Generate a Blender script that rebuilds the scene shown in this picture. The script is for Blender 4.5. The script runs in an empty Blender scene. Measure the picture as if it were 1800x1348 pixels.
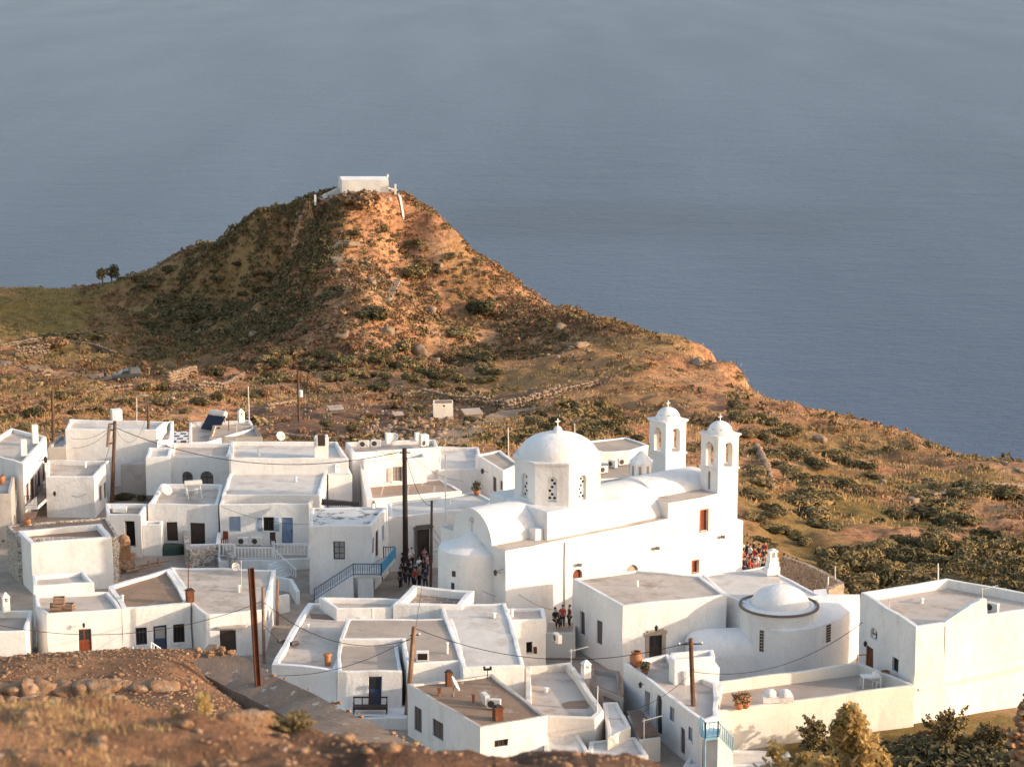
import bpy, bmesh, math, random
import numpy as np
from mathutils import Vector, Matrix, noise as mn
random.seed(7); np.random.seed(7)
SC = bpy.context.scene
COL = SC.collection
rad = math.radians
# ------------------------------------------------------------------ camera
PITCH = rad(11.5)
cam_d = bpy.data.cameras.new('camera'); cam = bpy.data.objects.new('camera', cam_d); COL.objects.link(cam)
cam.location = (0, 0, 50); cam.rotation_euler = (rad(90) - PITCH, 0, 0)
cam_d.lens = 80; cam_d.sensor_width = 36; cam_d.sensor_fit = 'HORIZONTAL'
cam_d.clip_start = 0.5; cam_d.clip_end = 90000
cam_d.dof.use_dof = True; cam_d.dof.focus_distance = 185; cam_d.dof.aperture_fstop = 4.5
SC.camera = cam
# ------------------------------------------------------------------ sky, sun, exposure
SUN_EL, SUN_AZ = rad(13.5), rad(104)          # azimuth measured from +Y towards +X
S = Vector((math.sin(SUN_AZ)*math.cos(SUN_EL), math.cos(SUN_AZ)*math.cos(SUN_EL), math.sin(SUN_EL)))
W = bpy.data.worlds.new('World'); SC.world = W; W.use_nodes = True
nt = W.node_tree; bg = nt.nodes['Background']
sky = nt.nodes.new('ShaderNodeTexSky'); sky.sky_type = 'NISHITA'; sky.sun_disc = False
sky.sun_elevation = SUN_EL; sky.sun_rotation = SUN_AZ; sky.altitude = 200
sky.air_density = 1.7; sky.dust_density = 3.2; sky.ozone_density = 1.0
tint = nt.nodes.new('ShaderNodeMix'); tint.data_type = 'RGBA'; tint.blend_type = 'MULTIPLY'; tint.inputs[0].default_value = 1
tint.inputs[7].default_value = (0.985, 0.98, 1.12, 1); nt.links.new(sky.outputs[0], tint.inputs[6]); nt.links.new(tint.outputs[2], bg.inputs[0]); bg.inputs[1].default_value = 0.15
sl = bpy.data.lights.new('sun', 'SUN'); sl.energy = 2.1; sl.angle = rad(0.6); sl.color = (1.0, 0.82, 0.64)
so = bpy.data.objects.new('sun', sl); COL.objects.link(so); so.location = S*300
so.rotation_euler = S.to_track_quat('Z', 'Y').to_euler()
SC.view_settings.view_transform = 'Standard'; SC.view_settings.look = 'None'
SC.view_settings.exposure = 1.22; SC.view_settings.gamma = 1.0
SC.render.engine = 'CYCLES'
SC.cycles.max_bounces = 6; SC.cycles.diffuse_bounces = 4; SC.cycles.transparent_max_bounces = 6

# ------------------------------------------------------------------ pixel <-> world (source photograph 1800 x 1348)
CAMP = Vector((0, 0, 50)); FPX = 4000.0
AR = Vector((1, 0, 0)); AF = Vector((0, math.cos(PITCH), -math.sin(PITCH))); AU = Vector((0, math.sin(PITCH), math.cos(PITCH)))
def ray(u, v): return (AR*(u-900) + AU*(674-v) + AF*FPX).normalized()
def pz(u, v, z):
    d = ray(u, v); return CAMP + d*((z-50)/d.z)
def pd(u, v, y):
    d = ray(u, v); return CAMP + d*(y/d.y)

# ------------------------------------------------------------------ materials
def new_mat(name):
    m = bpy.data.materials.new(name); m.use_nodes = True
    n = m.node_tree.nodes; l = m.node_tree.links
    return m, n, l, n['Principled BSDF']
def node(n, t, **kw):
    x = n.new(t)
    for k, v in kw.items(): setattr(x, k, v)
    return x
def ramp(n, stops):
    r = n.new('ShaderNodeValToRGB'); e = r.color_ramp.elements
    while len(e) < len(stops): e.new(0.5)
    for i, (p, c) in enumerate(stops):
        e[i].position = p; e[i].color = (c[0], c[1], c[2], 1) if len(c) == 3 else c
    return r
def noise_node(n, l, scale, detail=4, rough=0.55, vec=None, stretch=None):
    if vec is None:
        g = n.new('ShaderNodeNewGeometry'); vec = g.outputs['Position']
    if stretch:
        mp = n.new('ShaderNodeMapping'); mp.inputs['Scale'].default_value = stretch
        l.new(vec, mp.inputs[0]); vec = mp.outputs[0]
    t = n.new('ShaderNodeTexNoise'); t.inputs['Scale'].default_value = scale
    t.inputs['Detail'].default_value = detail; t.inputs['Roughness'].default_value = rough
    l.new(vec, t.inputs['Vector']); return t
def mixc(n, l, fac, a, b, mode='MIX'):
    m = n.new('ShaderNodeMix'); m.data_type = 'RGBA'; m.blend_type = mode
    for s, x in ((m.inputs[0], fac), (m.inputs[6], a), (m.inputs[7], b)):
        if hasattr(x, 'is_output'): l.new(x, s)
        elif isinstance(x, (int, float)): s.default_value = x
        else: s.default_value = (x[0], x[1], x[2], 1)
    return m.outputs[2]
def bump(n, l, h, strength, dist, bs):
    b = n.new('ShaderNodeBump'); b.inputs['Strength'].default_value = strength; b.inputs['Distance'].default_value = dist
    l.new(h, b.inputs['Height']); l.new(b.outputs[0], bs.inputs['Normal'])
MATS = {}
def surf(name, a, b, scale=0.6, stain=None, stain_lo=0.55, stain_hi=0.75, stain_scale=0.35, stretch=None, bstr=0.4, bdist=0.03, bscale=6, rough=0.9, fine=0.12, metal=0.0):
    """a/b: two base tones mixed by noise; stain: third tone in blotches; fine: small speckle"""
    m, n, l, bs = new_mat(name)
    t = noise_node(n, l, scale, 5, 0.6)
    r = ramp(n, [(0.32, a), (0.68, b)]); l.new(t.outputs[0], r.inputs[0]); c = r.outputs[0]
    if stain:
        t2 = noise_node(n, l, stain_scale, 7, 0.68, stretch=stretch)
        r2 = ramp(n, [(stain_lo, (0, 0, 0)), (stain_hi, (1, 1, 1))]); l.new(t2.outputs[0], r2.inputs[0])
        c = mixc(n, l, r2.outputs[0], c, stain)
    if fine:
        t3 = noise_node(n, l, 9.0, 3, 0.7)
        r3 = ramp(n, [(0.3, (1-fine,)*3), (0.7, (1.0,)*3)]); l.new(t3.outputs[0], r3.inputs[0])
        c = mixc(n, l, 1.0, c, r3.outputs[0], 'MULTIPLY')
    l.new(c, bs.inputs['Base Color'])
    bs.inputs['Roughness'].default_value = rough; bs.inputs['Metallic'].default_value = metal
    bs.inputs['Specular IOR Level'].default_value = 0.25
    if bstr:
        tb = noise_node(n, l, bscale, 5, 0.65); bump(n, l, tb.outputs[0], bstr, bdist, bs)
    MATS[name] = m; return m
def plain(name, c, rough=0.6, metal=0.0, var=0.2):
    return surf(name, tuple(x*(1-var) for x in c), tuple(min(1, x*(1+var*0.6)) for x in c), 1.3, rough=rough, metal=metal, bstr=0.15, bdist=0.01)
surf('plaster', (0.83, 0.81, 0.785), (0.73, 0.70, 0.67), 0.3, stain=(0.60, 0.55, 0.50), stain_lo=0.52, stain_hi=0.82, stain_scale=1.0, stretch=(1, 1, 0.22), bstr=0.8, bdist=0.08, bscale=1.3, fine=0.13)
surf('plaster_cream', (0.74, 0.69, 0.62), (0.66, 0.61, 0.54), 0.4, stain=(0.52, 0.44, 0.36), stain_lo=0.55, stain_hi=0.85, stain_scale=0.8, stretch=(1, 1, 0.3), bstr=0.55, bdist=0.05, bscale=1.8)
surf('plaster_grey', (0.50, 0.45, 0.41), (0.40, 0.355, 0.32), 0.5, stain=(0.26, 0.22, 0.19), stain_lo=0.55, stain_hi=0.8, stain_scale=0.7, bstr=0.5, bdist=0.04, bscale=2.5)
surf('roof_white', (0.70, 0.655, 0.60), (0.57, 0.52, 0.465), 0.5, stain=(0.42, 0.34, 0.275), stain_lo=0.51, stain_hi=0.74, stain_scale=0.45, bstr=0.5, bdist=0.06, bscale=1.4)
surf('roof_beige', (0.58, 0.50, 0.43), (0.47, 0.395, 0.33), 0.45, stain=(0.30, 0.23, 0.175), stain_lo=0.51, stain_hi=0.72, stain_scale=0.5, bstr=0.5, bdist=0.05, bscale=2)
surf('roof_brown', (0.33, 0.22, 0.15), (0.22, 0.142, 0.094), 0.5, stain=(0.44, 0.37, 0.31), stain_lo=0.56, stain_hi=0.70, stain_scale=0.5, bstr=0.6, bdist=0.05, bscale=3)
surf('roof_grey', (0.47, 0.385, 0.315), (0.36, 0.29, 0.235), 0.5, stain=(0.22, 0.19, 0.17), stain_lo=0.56, stain_hi=0.76, stain_scale=0.4, bstr=0.4, bdist=0.04, bscale=2)
surf('roof_peeling', (0.70, 0.67, 0.64), (0.60, 0.57, 0.53), 0.8, stain=(0.20, 0.155, 0.12), stain_lo=0.53, stain_hi=0.60, stain_scale=1.1, bstr=0.6, bdist=0.05, bscale=3)
surf('concrete', (0.29, 0.21, 0.155), (0.20, 0.14, 0.10), 0.7, stain=(0.46, 0.41, 0.36), stain_lo=0.60, stain_hi=0.66, stain_scale=3.0, bstr=0.6, bdist=0.04, bscale=5)
surf('lane_paving', (0.46, 0.38, 0.31), (0.34, 0.275, 0.22), 0.5, stain=(0.22, 0.18, 0.15), stain_lo=0.55, stain_hi=0.75, bstr=0.4)
surf('stone', (0.40, 0.29, 0.20), (0.27, 0.18, 0.12), 1.2, stain=(0.50, 0.41, 0.32), stain_lo=0.52, stain_hi=0.72, stain_scale=1.6, bstr=0.9, bdist=0.08, bscale=4)
surf('stone_far', (0.33, 0.235, 0.165), (0.20, 0.135, 0.09), 0.9, stain=(0.44, 0.35, 0.27), stain_lo=0.55, stain_hi=0.75, stain_scale=1.0, bstr=0.9, bdist=0.1, bscale=2)
surf('rock_ochre', (0.35, 0.205, 0.115), (0.22, 0.125, 0.07), 1.4, stain=(0.45, 0.33, 0.235), stain_lo=0.5, stain_hi=0.72, stain_scale=2.2, bstr=1.0, bdist=0.06, bscale=7)
surf('wood_pole', (0.17, 0.095, 0.06), (0.09, 0.05, 0.033), 2.0, stain=(0.26, 0.17, 0.11), stretch=(6, 6, 0.4), stain_scale=1.2, bstr=0.5, bdist=0.02)
surf('wood_pale', (0.33, 0.21, 0.14), (0.20, 0.12, 0.08), 2.0, stain=(0.42, 0.31, 0.22), stretch=(6, 6, 0.4), stain_scale=1.2, bstr=0.5, bdist=0.02)
surf('rust', (0.17, 0.062, 0.03), (0.10, 0.038, 0.02), 3.0, stain=(0.32, 0.13, 0.06), stretch=(4, 4, 0.5), stain_scale=2, bstr=0.5, bdist=0.01, rough=0.85)
plain('wire', (0.03, 0.025, 0.022)); plain('brown_wood', (0.16, 0.055, 0.025)); plain('red_wood', (0.22, 0.055, 0.025))
plain('dark_wood', (0.065, 0.045, 0.038)); plain('grey_wood', (0.16, 0.13, 0.12)); plain('pale_blue', (0.36, 0.44, 0.56))
plain('mid_blue', (0.20, 0.27, 0.40)); plain('navy', (0.05, 0.065, 0.115)); plain('rail_blue', (0.10, 0.33, 0.50)); plain('rail_navy', (0.07, 0.13, 0.22))
plain('sky_rail', (0.22, 0.42, 0.56)); plain('white_paint', (0.78, 0.76, 0.74), 0.5); plain('metal', (0.50, 0.48, 0.46), 0.4, 0.6); plain('pale_metal', (0.62, 0.58, 0.54), 0.5, 0.2)
plain('dark_iron', (0.035, 0.03, 0.03)); plain('ac_white', (0.66, 0.63, 0.59), 0.5); plain('ac_dark', (0.06, 0.05, 0.05)); plain('terracotta', (0.40, 0.17, 0.08))
plain('tarp_green', (0.035, 0.06, 0.04), 0.5); plain('tan_stone', (0.40, 0.33, 0.265)); plain('solar', (0.02, 0.025, 0.04), 0.15)
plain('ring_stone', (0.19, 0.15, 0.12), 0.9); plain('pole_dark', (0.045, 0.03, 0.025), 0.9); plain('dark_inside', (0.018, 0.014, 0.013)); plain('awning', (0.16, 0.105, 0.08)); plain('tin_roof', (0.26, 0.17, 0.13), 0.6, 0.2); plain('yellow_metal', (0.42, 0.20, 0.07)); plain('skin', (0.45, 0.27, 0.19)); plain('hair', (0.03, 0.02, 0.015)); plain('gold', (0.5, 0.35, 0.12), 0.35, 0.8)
plain('van_grey', (0.07, 0.075, 0.085), 0.35, 0.3); plain('van_cover', (0.13, 0.135, 0.14), 0.7); plain('tyre', (0.02, 0.02, 0.02), 0.8); plain('brass', (0.30, 0.20, 0.10), 0.4, 0.7)
m, n, l, bs = new_mat('glass'); bs.inputs['Base Color'].default_value = (0.03, 0.032, 0.035, 1); bs.inputs['Roughness'].default_value = 0.12; MATS['glass'] = m
m, n, l, bs = new_mat('glass_pale'); bs.inputs['Base Color'].default_value = (0.30, 0.29, 0.28, 1); bs.inputs['Roughness'].default_value = 0.2; MATS['glass_pale'] = m
m, n, l, bs = new_mat('cloth'); oi = n.new('ShaderNodeObjectInfo'); l.new(oi.outputs['Color'], bs.inputs['Base Color']); bs.inputs['Roughness'].default_value = 0.9; MATS['cloth'] = m
# rubble masonry: voronoi stones with pale mortar
def rubble(name, c1, c2, mortar, scale):
    m, n, l, bs = new_mat(name)
    g = n.new('ShaderNodeNewGeometry'); mp = n.new('ShaderNodeMapping'); mp.inputs['Scale'].default_value = (1, 1, 1.5); l.new(g.outputs['Position'], mp.inputs[0])
    v = node(n, 'ShaderNodeTexVoronoi', feature='DISTANCE_TO_EDGE'); v.inputs['Scale'].default_value = scale; l.new(mp.outputs[0], v.inputs['Vector'])
    v2 = node(n, 'ShaderNodeTexVoronoi'); v2.inputs['Scale'].default_value = scale; l.new(mp.outputs[0], v2.inputs['Vector'])
    t = noise_node(n, l, 5.0, 5); r = ramp(n, [(0.3, c1), (0.7, c2)]); l.new(t.outputs[0], r.inputs[0])
    bw = n.new('ShaderNodeRGBToBW'); l.new(v2.outputs['Color'], bw.inputs[0]); c = mixc(n, l, 0.6, r.outputs[0], bw.outputs[0], 'SOFT_LIGHT')
    r2 = ramp(n, [(0.03, (1, 1, 1)), (0.10, (0, 0, 0))]); l.new(v.outputs['Distance'], r2.inputs[0])
    c = mixc(n, l, r2.outputs[0], c, mortar); l.new(c, bs.inputs['Base Color']); bs.inputs['Roughness'].default_value = 0.95
    r3 = ramp(n, [(0.0, (0, 0, 0)), (0.18, (1, 1, 1))]); l.new(v.outputs['Distance'], r3.inputs[0]); bump(n, l, r3.outputs[0], 0.8, 0.08, bs)
    MATS[name] = m
rubble('rubble', (0.40, 0.33, 0.27), (0.26, 0.20, 0.16), (0.58, 0.54, 0.50), 2.6)
rubble('rubble_brown', (0.36, 0.25, 0.17), (0.22, 0.14, 0.09), (0.42, 0.35, 0.28), 2.6)
# pavement with painted white joints / patterned tiles
def tiles(name, c, joint, w, h, mort):
    m, n, l, bs = new_mat(name)
    g = n.new('ShaderNodeNewGeometry'); b = n.new('ShaderNodeTexBrick'); l.new(g.outputs['Position'], b.inputs['Vector'])
    b.inputs['Color1'].default_value = (*c, 1); b.inputs['Color2'].default_value = (*(x*0.75 for x in c), 1); b.inputs['Mortar'].default_value = (*joint, 1)
    b.inputs['Scale'].default_value = 1; b.inputs['Brick Width'].default_value = w; b.inputs['Row Height'].default_value = h; b.inputs['Mortar Size'].default_value = mort
    t = noise_node(n, l, 3.0, 5); r = ramp(n, [(0.3, (0.75,)*3), (0.7, (1,)*3)]); l.new(t.outputs[0], r.inputs[0])
    l.new(mixc(n, l, 1.0, b.outputs[0], r.outputs[0], 'MULTIPLY'), bs.inputs['Base Color']); bs.inputs['Roughness'].default_value = 0.9
    MATS[name] = m
tiles('tile_brown', (0.30, 0.22, 0.165), (0.42, 0.36, 0.30), 0.9, 0.6, 0.05)
tiles('paving_white_joint', (0.10, 0.08, 0.075), (0.75, 0.73, 0.71), 1.0, 1.1, 0.22)
tiles('tile_terrace', (0.40, 0.29, 0.215), (0.55, 0.49, 0.43), 2.2, 3.5, 0.06)
# ------------------------------------------------------------------ objects
def thing(name, label, cat, loc=(0, 0, 0), group=None, kind=None):
    o = bpy.data.objects.new(name, None); COL.objects.link(o); o.location = loc; o.empty_display_size = 0.3
    o['label'] = label; o['category'] = cat
    if group: o['group'] = group
    return o
def tag(o, label, cat, group=None, kind=None):
    o['label'] = label; o['category'] = cat
    if group: o['group'] = group
    if kind: o['kind'] = kind
    return o
def org(p):
    v = Vector((0, 0, 0))
    while p is not None: v = v + p.location; p = p.parent
    return v
def dup(root, loc=None, rz=None, label=None, group=None, scale=None):
    r = root.copy(); COL.objects.link(r)
    if loc is not None: r.location = loc
    if rz is not None: r.rotation_euler = (0, 0, rz)
    if scale is not None: r.scale = (scale,)*3 if isinstance(scale, (int, float)) else scale
    if label: r['label'] = label
    if group: r['group'] = group
    for ch in list(root.children):
        c = ch.copy(); COL.objects.link(c); c.parent = r
        for g in list(ch.children):
            d = g.copy(); COL.objects.link(d); d.parent = c
    return r
def jit(p, a=0.045):
    q = mn.noise_vector(p*0.42); r = mn.noise_vector(p*1.7+Vector((9, 3, 1)))
    return p + q*a + r*(a*0.35)
class MB:
    def __init__(s, j=0): s.v = []; s.f = []; s.m = []; s.j = j; s.cm = 0
    def vert(s, p): s.v.append(Vector(p)); return len(s.v)-1
    def face(s, pts):
        i = [s.vert(p) for p in pts]; s.f.append(i); s.m.append(s.cm); return s
    def fi(s, idx): s.f.append(list(idx)); s.m.append(s.cm)
    def box(s, c, size, rz=0.0, tilt=0.0):
        c = Vector(c); M = Matrix.Rotation(rz, 3, 'Z') @ Matrix.Rotation(tilt, 3, 'X')
        x, y, z = (k/2 for k in size)
        P = [c + M @ Vector((a*x, b*y, d*z)) for d in (-1, 1) for a, b in ((-1, -1), (1, -1), (1, 1), (-1, 1))]
        b0 = len(s.v); s.v += P
        for q in ((3, 2, 1, 0), (4, 5, 6, 7), (0, 1, 5, 4), (1, 2, 6, 5), (2, 3, 7, 6), (3, 0, 4, 7)): s.fi([b0+k for k in q])
        return s
    def prism(s, poly, z0, z1, cap=True):
        n = len(poly); b = len(s.v)
        s.v += [Vector((p[0], p[1], z0)) for p in poly] + [Vector((p[0], p[1], z1)) for p in poly]
        for i in range(n): k = (i+1) % n; s.fi((b+i, b+k, b+n+k, b+n+i))
        if cap: s.fi([b+n+i for i in range(n)]); s.fi([b+i for i in reversed(range(n))])
        return s
    def tube(s, pts, r, n=7, cap=True):
        pts = [Vector(p) for p in pts]; rs = r if isinstance(r, (list, tuple)) else [r]*len(pts); b = len(s.v)
        for i, p in enumerate(pts):
            t = (pts[min(i+1, len(pts)-1)] - pts[max(i-1, 0)]).normalized()
            a = t.cross(Vector((0, 0, 1))) if abs(t.z) < 0.95 else t.cross(Vector((1, 0, 0)))
            a.normalize(); c = t.cross(a)
            for k in range(n):
                w = 2*math.pi*k/n; s.v.append(p + (a*math.cos(w) + c*math.sin(w))*rs[i])
        for i in range(len(pts)-1):
            for k in range(n):
                k2 = (k+1) % n; s.fi((b+i*n+k, b+i*n+k2, b+(i+1)*n+k2, b+(i+1)*n+k))
        if cap: s.fi([b+k for k in reversed(range(n))]); s.fi([b+(len(pts)-1)*n+k for k in range(n)])
        return s
    def lathe(s, c, prof, n=32, a0=0.0, a1=2*math.pi, sq=(1, 1)):
        """prof: list of (r, z); swept about the vertical axis at c"""
        c = Vector(c); full = abs(a1-a0-2*math.pi) < 1e-6; m = n if full else n+1; b = len(s.v)
        for r, z in prof:
            for k in range(m):
                w = a0+(a1-a0)*k/n; s.v.append(c + Vector((r*math.cos(w)*sq[0], r*math.sin(w)*sq[1], z)))
        for i in range(len(prof)-1):
            for k in range(n):
                k2 = (k+1) % m; s.fi((b+i*m+k, b+i*m+k2, b+(i+1)*m+k2, b+(i+1)*m+k))
        return s
    def obj(s, name, mats, parent=None, smooth=False, merge=False):
        o3 = org(parent); vs = [(jit(p, s.j) if s.j else p) - o3 for p in s.v]
        me = bpy.data.meshes.new(name); me.from_pydata([tuple(p) for p in vs], [], s.f)
        mats = [mats] if isinstance(mats, str) else mats
        for m in mats: me.materials.append(MATS[m])
        if len(mats) > 1: me.polygons.foreach_set('material_index', s.m)
        if merge:
            bm = bmesh.new(); bm.from_mesh(me); bmesh.ops.remove_doubles(bm, verts=bm.verts, dist=0.002); bmesh.ops.recalc_face_normals(bm, faces=bm.faces); bm.to_mesh(me); bm.free()
        if smooth is True: me.polygons.foreach_set('use_smooth', [True]*len(me.polygons))
        elif smooth: me.polygons.foreach_set('use_smooth', [True]*len(me.polygons)); me.set_sharp_from_angle(angle=smooth)
        me.update()
        o = bpy.data.objects.new(name, me); COL.objects.link(o)
        if parent: o.parent = parent
        return o
def np_obj(name, V, Fq, mats, parent=None, smooth=False, mi=None):
    me = bpy.data.meshes.new(name); V = np.asarray(V, dtype=np.float32); Fq = np.asarray(Fq, dtype=np.int32); k = Fq.shape[1]
    me.vertices.add(len(V)); me.vertices.foreach_set('co', V.ravel())
    me.loops.add(Fq.size); me.loops.foreach_set('vertex_index', Fq.ravel())
    me.polygons.add(len(Fq)); me.polygons.foreach_set('loop_start', np.arange(0, Fq.size, k, dtype=np.int32))
    for m in ([mats] if isinstance(mats, str) else mats): me.materials.append(MATS[m])
    if mi is not None: me.polygons.foreach_set('material_index', np.asarray(mi, dtype=np.int32))
    if smooth: me.polygons.foreach_set('use_smooth', np.ones(len(Fq), dtype=bool))
    me.update(calc_edges=True); me.validate()
    o = bpy.data.objects.new(name, me); COL.objects.link(o)
    if parent: o.parent = parent
    return o
def color_attr(o, name, arr):
    a = o.data.color_attributes.new(name, 'FLOAT_COLOR', 'POINT')
    rgba = np.ones((len(arr), 4), dtype=np.float32); rgba[:, :arr.shape[1]] = arr
    a.data.foreach_set('color', rgba.ravel())

# ------------------------------------------------------------------ buildings
def ccw(P):
    a = sum(P[i][0]*P[(i+1) % len(P)][1] - P[(i+1) % len(P)][0]*P[i][1] for i in range(len(P)))
    return P if a > 0 else P[::-1]
def inset(P, t):
    n = len(P); out = []
    for i in range(n):
        a, b, c = (Vector(P[(i+k) % n][:2]) for k in (-1, 0, 1))
        d1 = (b-a).normalized(); d2 = (c-b).normalized()
        n1 = Vector((-d1.y, d1.x)); n2 = Vector((-d2.y, d2.x)); m = (n1+n2)
        m = m/max(0.25, m.length_squared)*2 if m.length > 1e-4 else n1
        if m.length > 3: m = m.normalized()*3
        out.append(b + m*t)
    return out
def breaks(L, cuts, step=1.3):
    xs = sorted(set([0.0, L] + [round(c, 4) for c in cuts if 0 < c < L])); out = [xs[0]]
    for a, b in zip(xs, xs[1:]):
        k = max(1, int(round((b-a)/step)))
        out += [a+(b-a)*i/k for i in range(1, k+1)]
    return out
def wall_grid(mb, A, B, z0, z1, ops, depth, flip=False):
    """vertical wall from A to B (outside on the right of A->B) with real openings (s0,s1,za,zb,arched)"""
    A = Vector(A[:2]); B = Vector(B[:2]); L = (B-A).length; e = (B-A)/L; nrm = Vector((e.y, -e.x))
    P = lambda s, z, d=0.0: Vector((A.x+e.x*s-nrm.x*d, A.y+e.y*s-nrm.y*d, z))
    ss = breaks(L, [x for o in ops for x in o[:2]]); zs = [z0+q for q in breaks(z1-z0, [x-z0 for o in ops for x in o[2:4]], 1.6)]
    F = (lambda q: mb.face(q[::-1])) if flip else mb.face
    for s0, s1 in zip(ss, ss[1:]):
        for a, b in zip(zs, zs[1:]):
            sm, zm = (s0+s1)/2, (a+b)/2
            if any(o[0] < sm < o[1] and o[2] < zm < o[3] for o in ops): continue
            F([P(s0, a), P(s1, a), P(s1, b), P(s0, b)])
    for s0, s1, a, b, arch in ops:
        if arch:
            r = (s1-s0)/2; c = (s0+s1)/2; zc = b-r; N = 8
            arc = [(c-r*math.cos(math.pi*k/N), zc+r*math.sin(math.pi*k/N)) for k in range(N+1)]
            for k in range(N):
                (x0, y0), (x1, y1) = arc[k], arc[k+1]
                F([P(x0, y0), P(x1, y1), P(x1, b), P(x0, b)] if abs(x1-x0) > 1e-5 else [P(x0, y0), P(x1, y1), P(x1, b)])
            ring = [(s0, a)] + [(s0, zc)] + arc[1:-1] + [(s1, zc), (s1, a)]
        else: ring = [(s0, a), (s0, b), (s1, b), (s1, a)]
        if depth > 0:
            for (x0, y0), (x1, y1) in zip(ring, ring[1:]+ring[:1]):
                F([P(x0, y0), P(x0, y0, depth), P(x1, y1, depth), P(x1, y1)][::1])
    return P
def lbox(mb, P, s0, s1, z0, z1, d0, d1):
    """box in wall coordinates, from depth d0 (outer) to d1 (inner)"""
    c = [P(s, z, d) for d in (d0, d1) for s, z in ((s0, z0), (s1, z0), (s1, z1), (s0, z1))]
    b = len(mb.v); mb.v += c
    for q in ((0, 1, 2, 3), (7, 6, 5, 4), (0, 4, 5, 1), (1, 5, 6, 2), (2, 6, 7, 3), (3, 7, 4, 0)): mb.fi([b+k for k in q])
def fill_opening(root, P, kind, s0, s1, z0, z1, o):
    w = s1-s0; h = z1-z0; D = o.get('depth', 0.15); c = o.get('c', 'dark_wood'); arch = o.get('arch')
    if arch:
        N = 10; r = w/2; cx = (s0+s1)/2; zc = z1-r
        ring = [(s0, z0), (s1, z0), (s1, zc)] + [(cx+r*math.cos(math.pi*k/N), zc+r*math.sin(math.pi*k/N)) for k in range(1, N)] + [(s0, zc)]
        mb = MB(); mb.face([P(x, y, D-0.012) for x, y in ring]); pn = mb.obj('door' if kind == 'door' else 'window', c, root)
        if kind == 'win':
            mf = MB(); lbox(mf, P, cx-0.03, cx+0.03, z0, z1-0.03, D-0.06, D-0.02); lbox(mf, P, s0, s1, zc-0.03, zc+0.03, D-0.058, D-0.022); mf.obj('frame', o.get('fc', 'dark_wood'), pn)
        return
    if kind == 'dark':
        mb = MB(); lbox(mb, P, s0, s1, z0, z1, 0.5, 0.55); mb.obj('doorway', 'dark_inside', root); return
    if kind == 'door':
        mb = MB(); lbox(mb, P, s0, s1, z0, z1, D-0.03, D+0.02)
        nl = o.get('leaves', 1)
        for k in range(nl):
            a = s0+w*k/nl; b = s0+w*(k+1)/nl
            for q in range(2):
                x0 = a+0.12*(b-a)+q*(b-a)*0.40; x1 = x0+(b-a)*0.34
                for y0, y1 in ((z0+0.08*h, z0+0.30*h), (z0+0.36*h, z0+0.55*h)): lbox(mb, P, x0, x1, y0, y1, D-0.055, D-0.031)
        d = mb.obj('door', c, root)
        if o.get('glazed'):
            mg = MB()
            for k in range(nl):
                a = s0+w*k/nl; b = s0+w*(k+1)/nl
                lbox(mg, P, a+0.15*(b-a), b-0.15*(b-a), z0+0.60*h, z0+0.93*h, D-0.045, D-0.032)
            mg.obj('pane', o.get('gm', 'glass'), d)
        mf = MB(); t = 0.05
        for x0, x1, y0, y1 in ((s0, s0+t, z0, z1), (s1-t, s1, z0, z1), (s0+t, s1-t, z1-t, z1)): lbox(mf, P, x0, x1, y0, y1, D-0.075, D-0.034)
        mf.obj('frame', o.get('fc', c), d)
        mh = MB(); lbox(mh, P, s1-0.16*w, s1-0.08*w, z0+0.45*h, z0+0.50*h, D-0.1, D-0.034); mh.obj('handle', 'dark_iron', d)
    elif kind == 'win':
        mf = MB(); t = min(0.07, w*0.12)
        nx, ny = o.get('n', (2, 2))
        for x0, x1, y0, y1 in ((s0, s0+t, z0, z1), (s1-t, s1, z0, z1), (s0+t, s1-t, z1-t, z1), (s0+t, s1-t, z0, z0+t)): lbox(mf, P, x0, x1, y0, y1, D-0.06, D+0.02)
        for k in range(1, nx): lbox(mf, P, s0+w*k/nx-0.022, s0+w*k/nx+0.022, z0+t, z1-t, D-0.05, D)
        for k in range(1, ny): lbox(mf, P, s0+t, s1-t, z0+h*k/ny-0.018, z0+h*k/ny+0.018, D-0.046, D-0.004)
        f = mf.obj('window', c, root)
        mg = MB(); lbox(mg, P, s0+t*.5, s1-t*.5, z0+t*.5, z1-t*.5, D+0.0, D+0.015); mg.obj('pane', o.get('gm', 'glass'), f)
        ms = MB(); lbox(ms, P, s0-0.08, s1+0.08, z0-0.08, z0-0.004, -0.07, 0.1); ms.obj('sill', o.get('sm', 'plaster'), f)
    elif kind == 'shut':
        nl = o.get('leaves', 2)
        for k in range(nl):
            a = s0+w*k/nl+0.008; b = s0+w*(k+1)/nl-0.008; mb = MB(); t = 0.06
            for x0, x1, y0, y1 in ((a, a+t, z0, z1), (b-t, b, z0, z1), (a+t, b-t, z1-t, z1), (a+t, b-t, z0, z0+t)): lbox(mb, P, x0, x1, y0, y1, D-0.07, D-0.01)
            ns = max(4, int(h/0.09))
            for q in range(ns):
                y = z0+t+(h-2*t)*(q+0.1)/ns; lbox(mb, P, a+t, b-t, y, y+(h-2*t)/ns*0.75, D-0.045, D-0.01)
            mb.obj('shutter', c, root)
    if o.get('side'):          # shutters folded back against the wall
        for a, b in ((s0-0.06-w*0.48, s0-0.06), (s1+0.06, s1+0.06+w*0.48)):
            mb = MB(); lbox(mb, P, a, b, z0, z1, -0.06, -0.015)
            ns = 12
            for q in range(ns): lbox(mb, P, a+0.05, b-0.05, z0+0.05+(h-0.1)*q/ns, z0+0.05+(h-0.1)*(q+0.6)/ns, -0.075, -0.061)
            mb.obj('shutter', o['side'], root)
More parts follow.
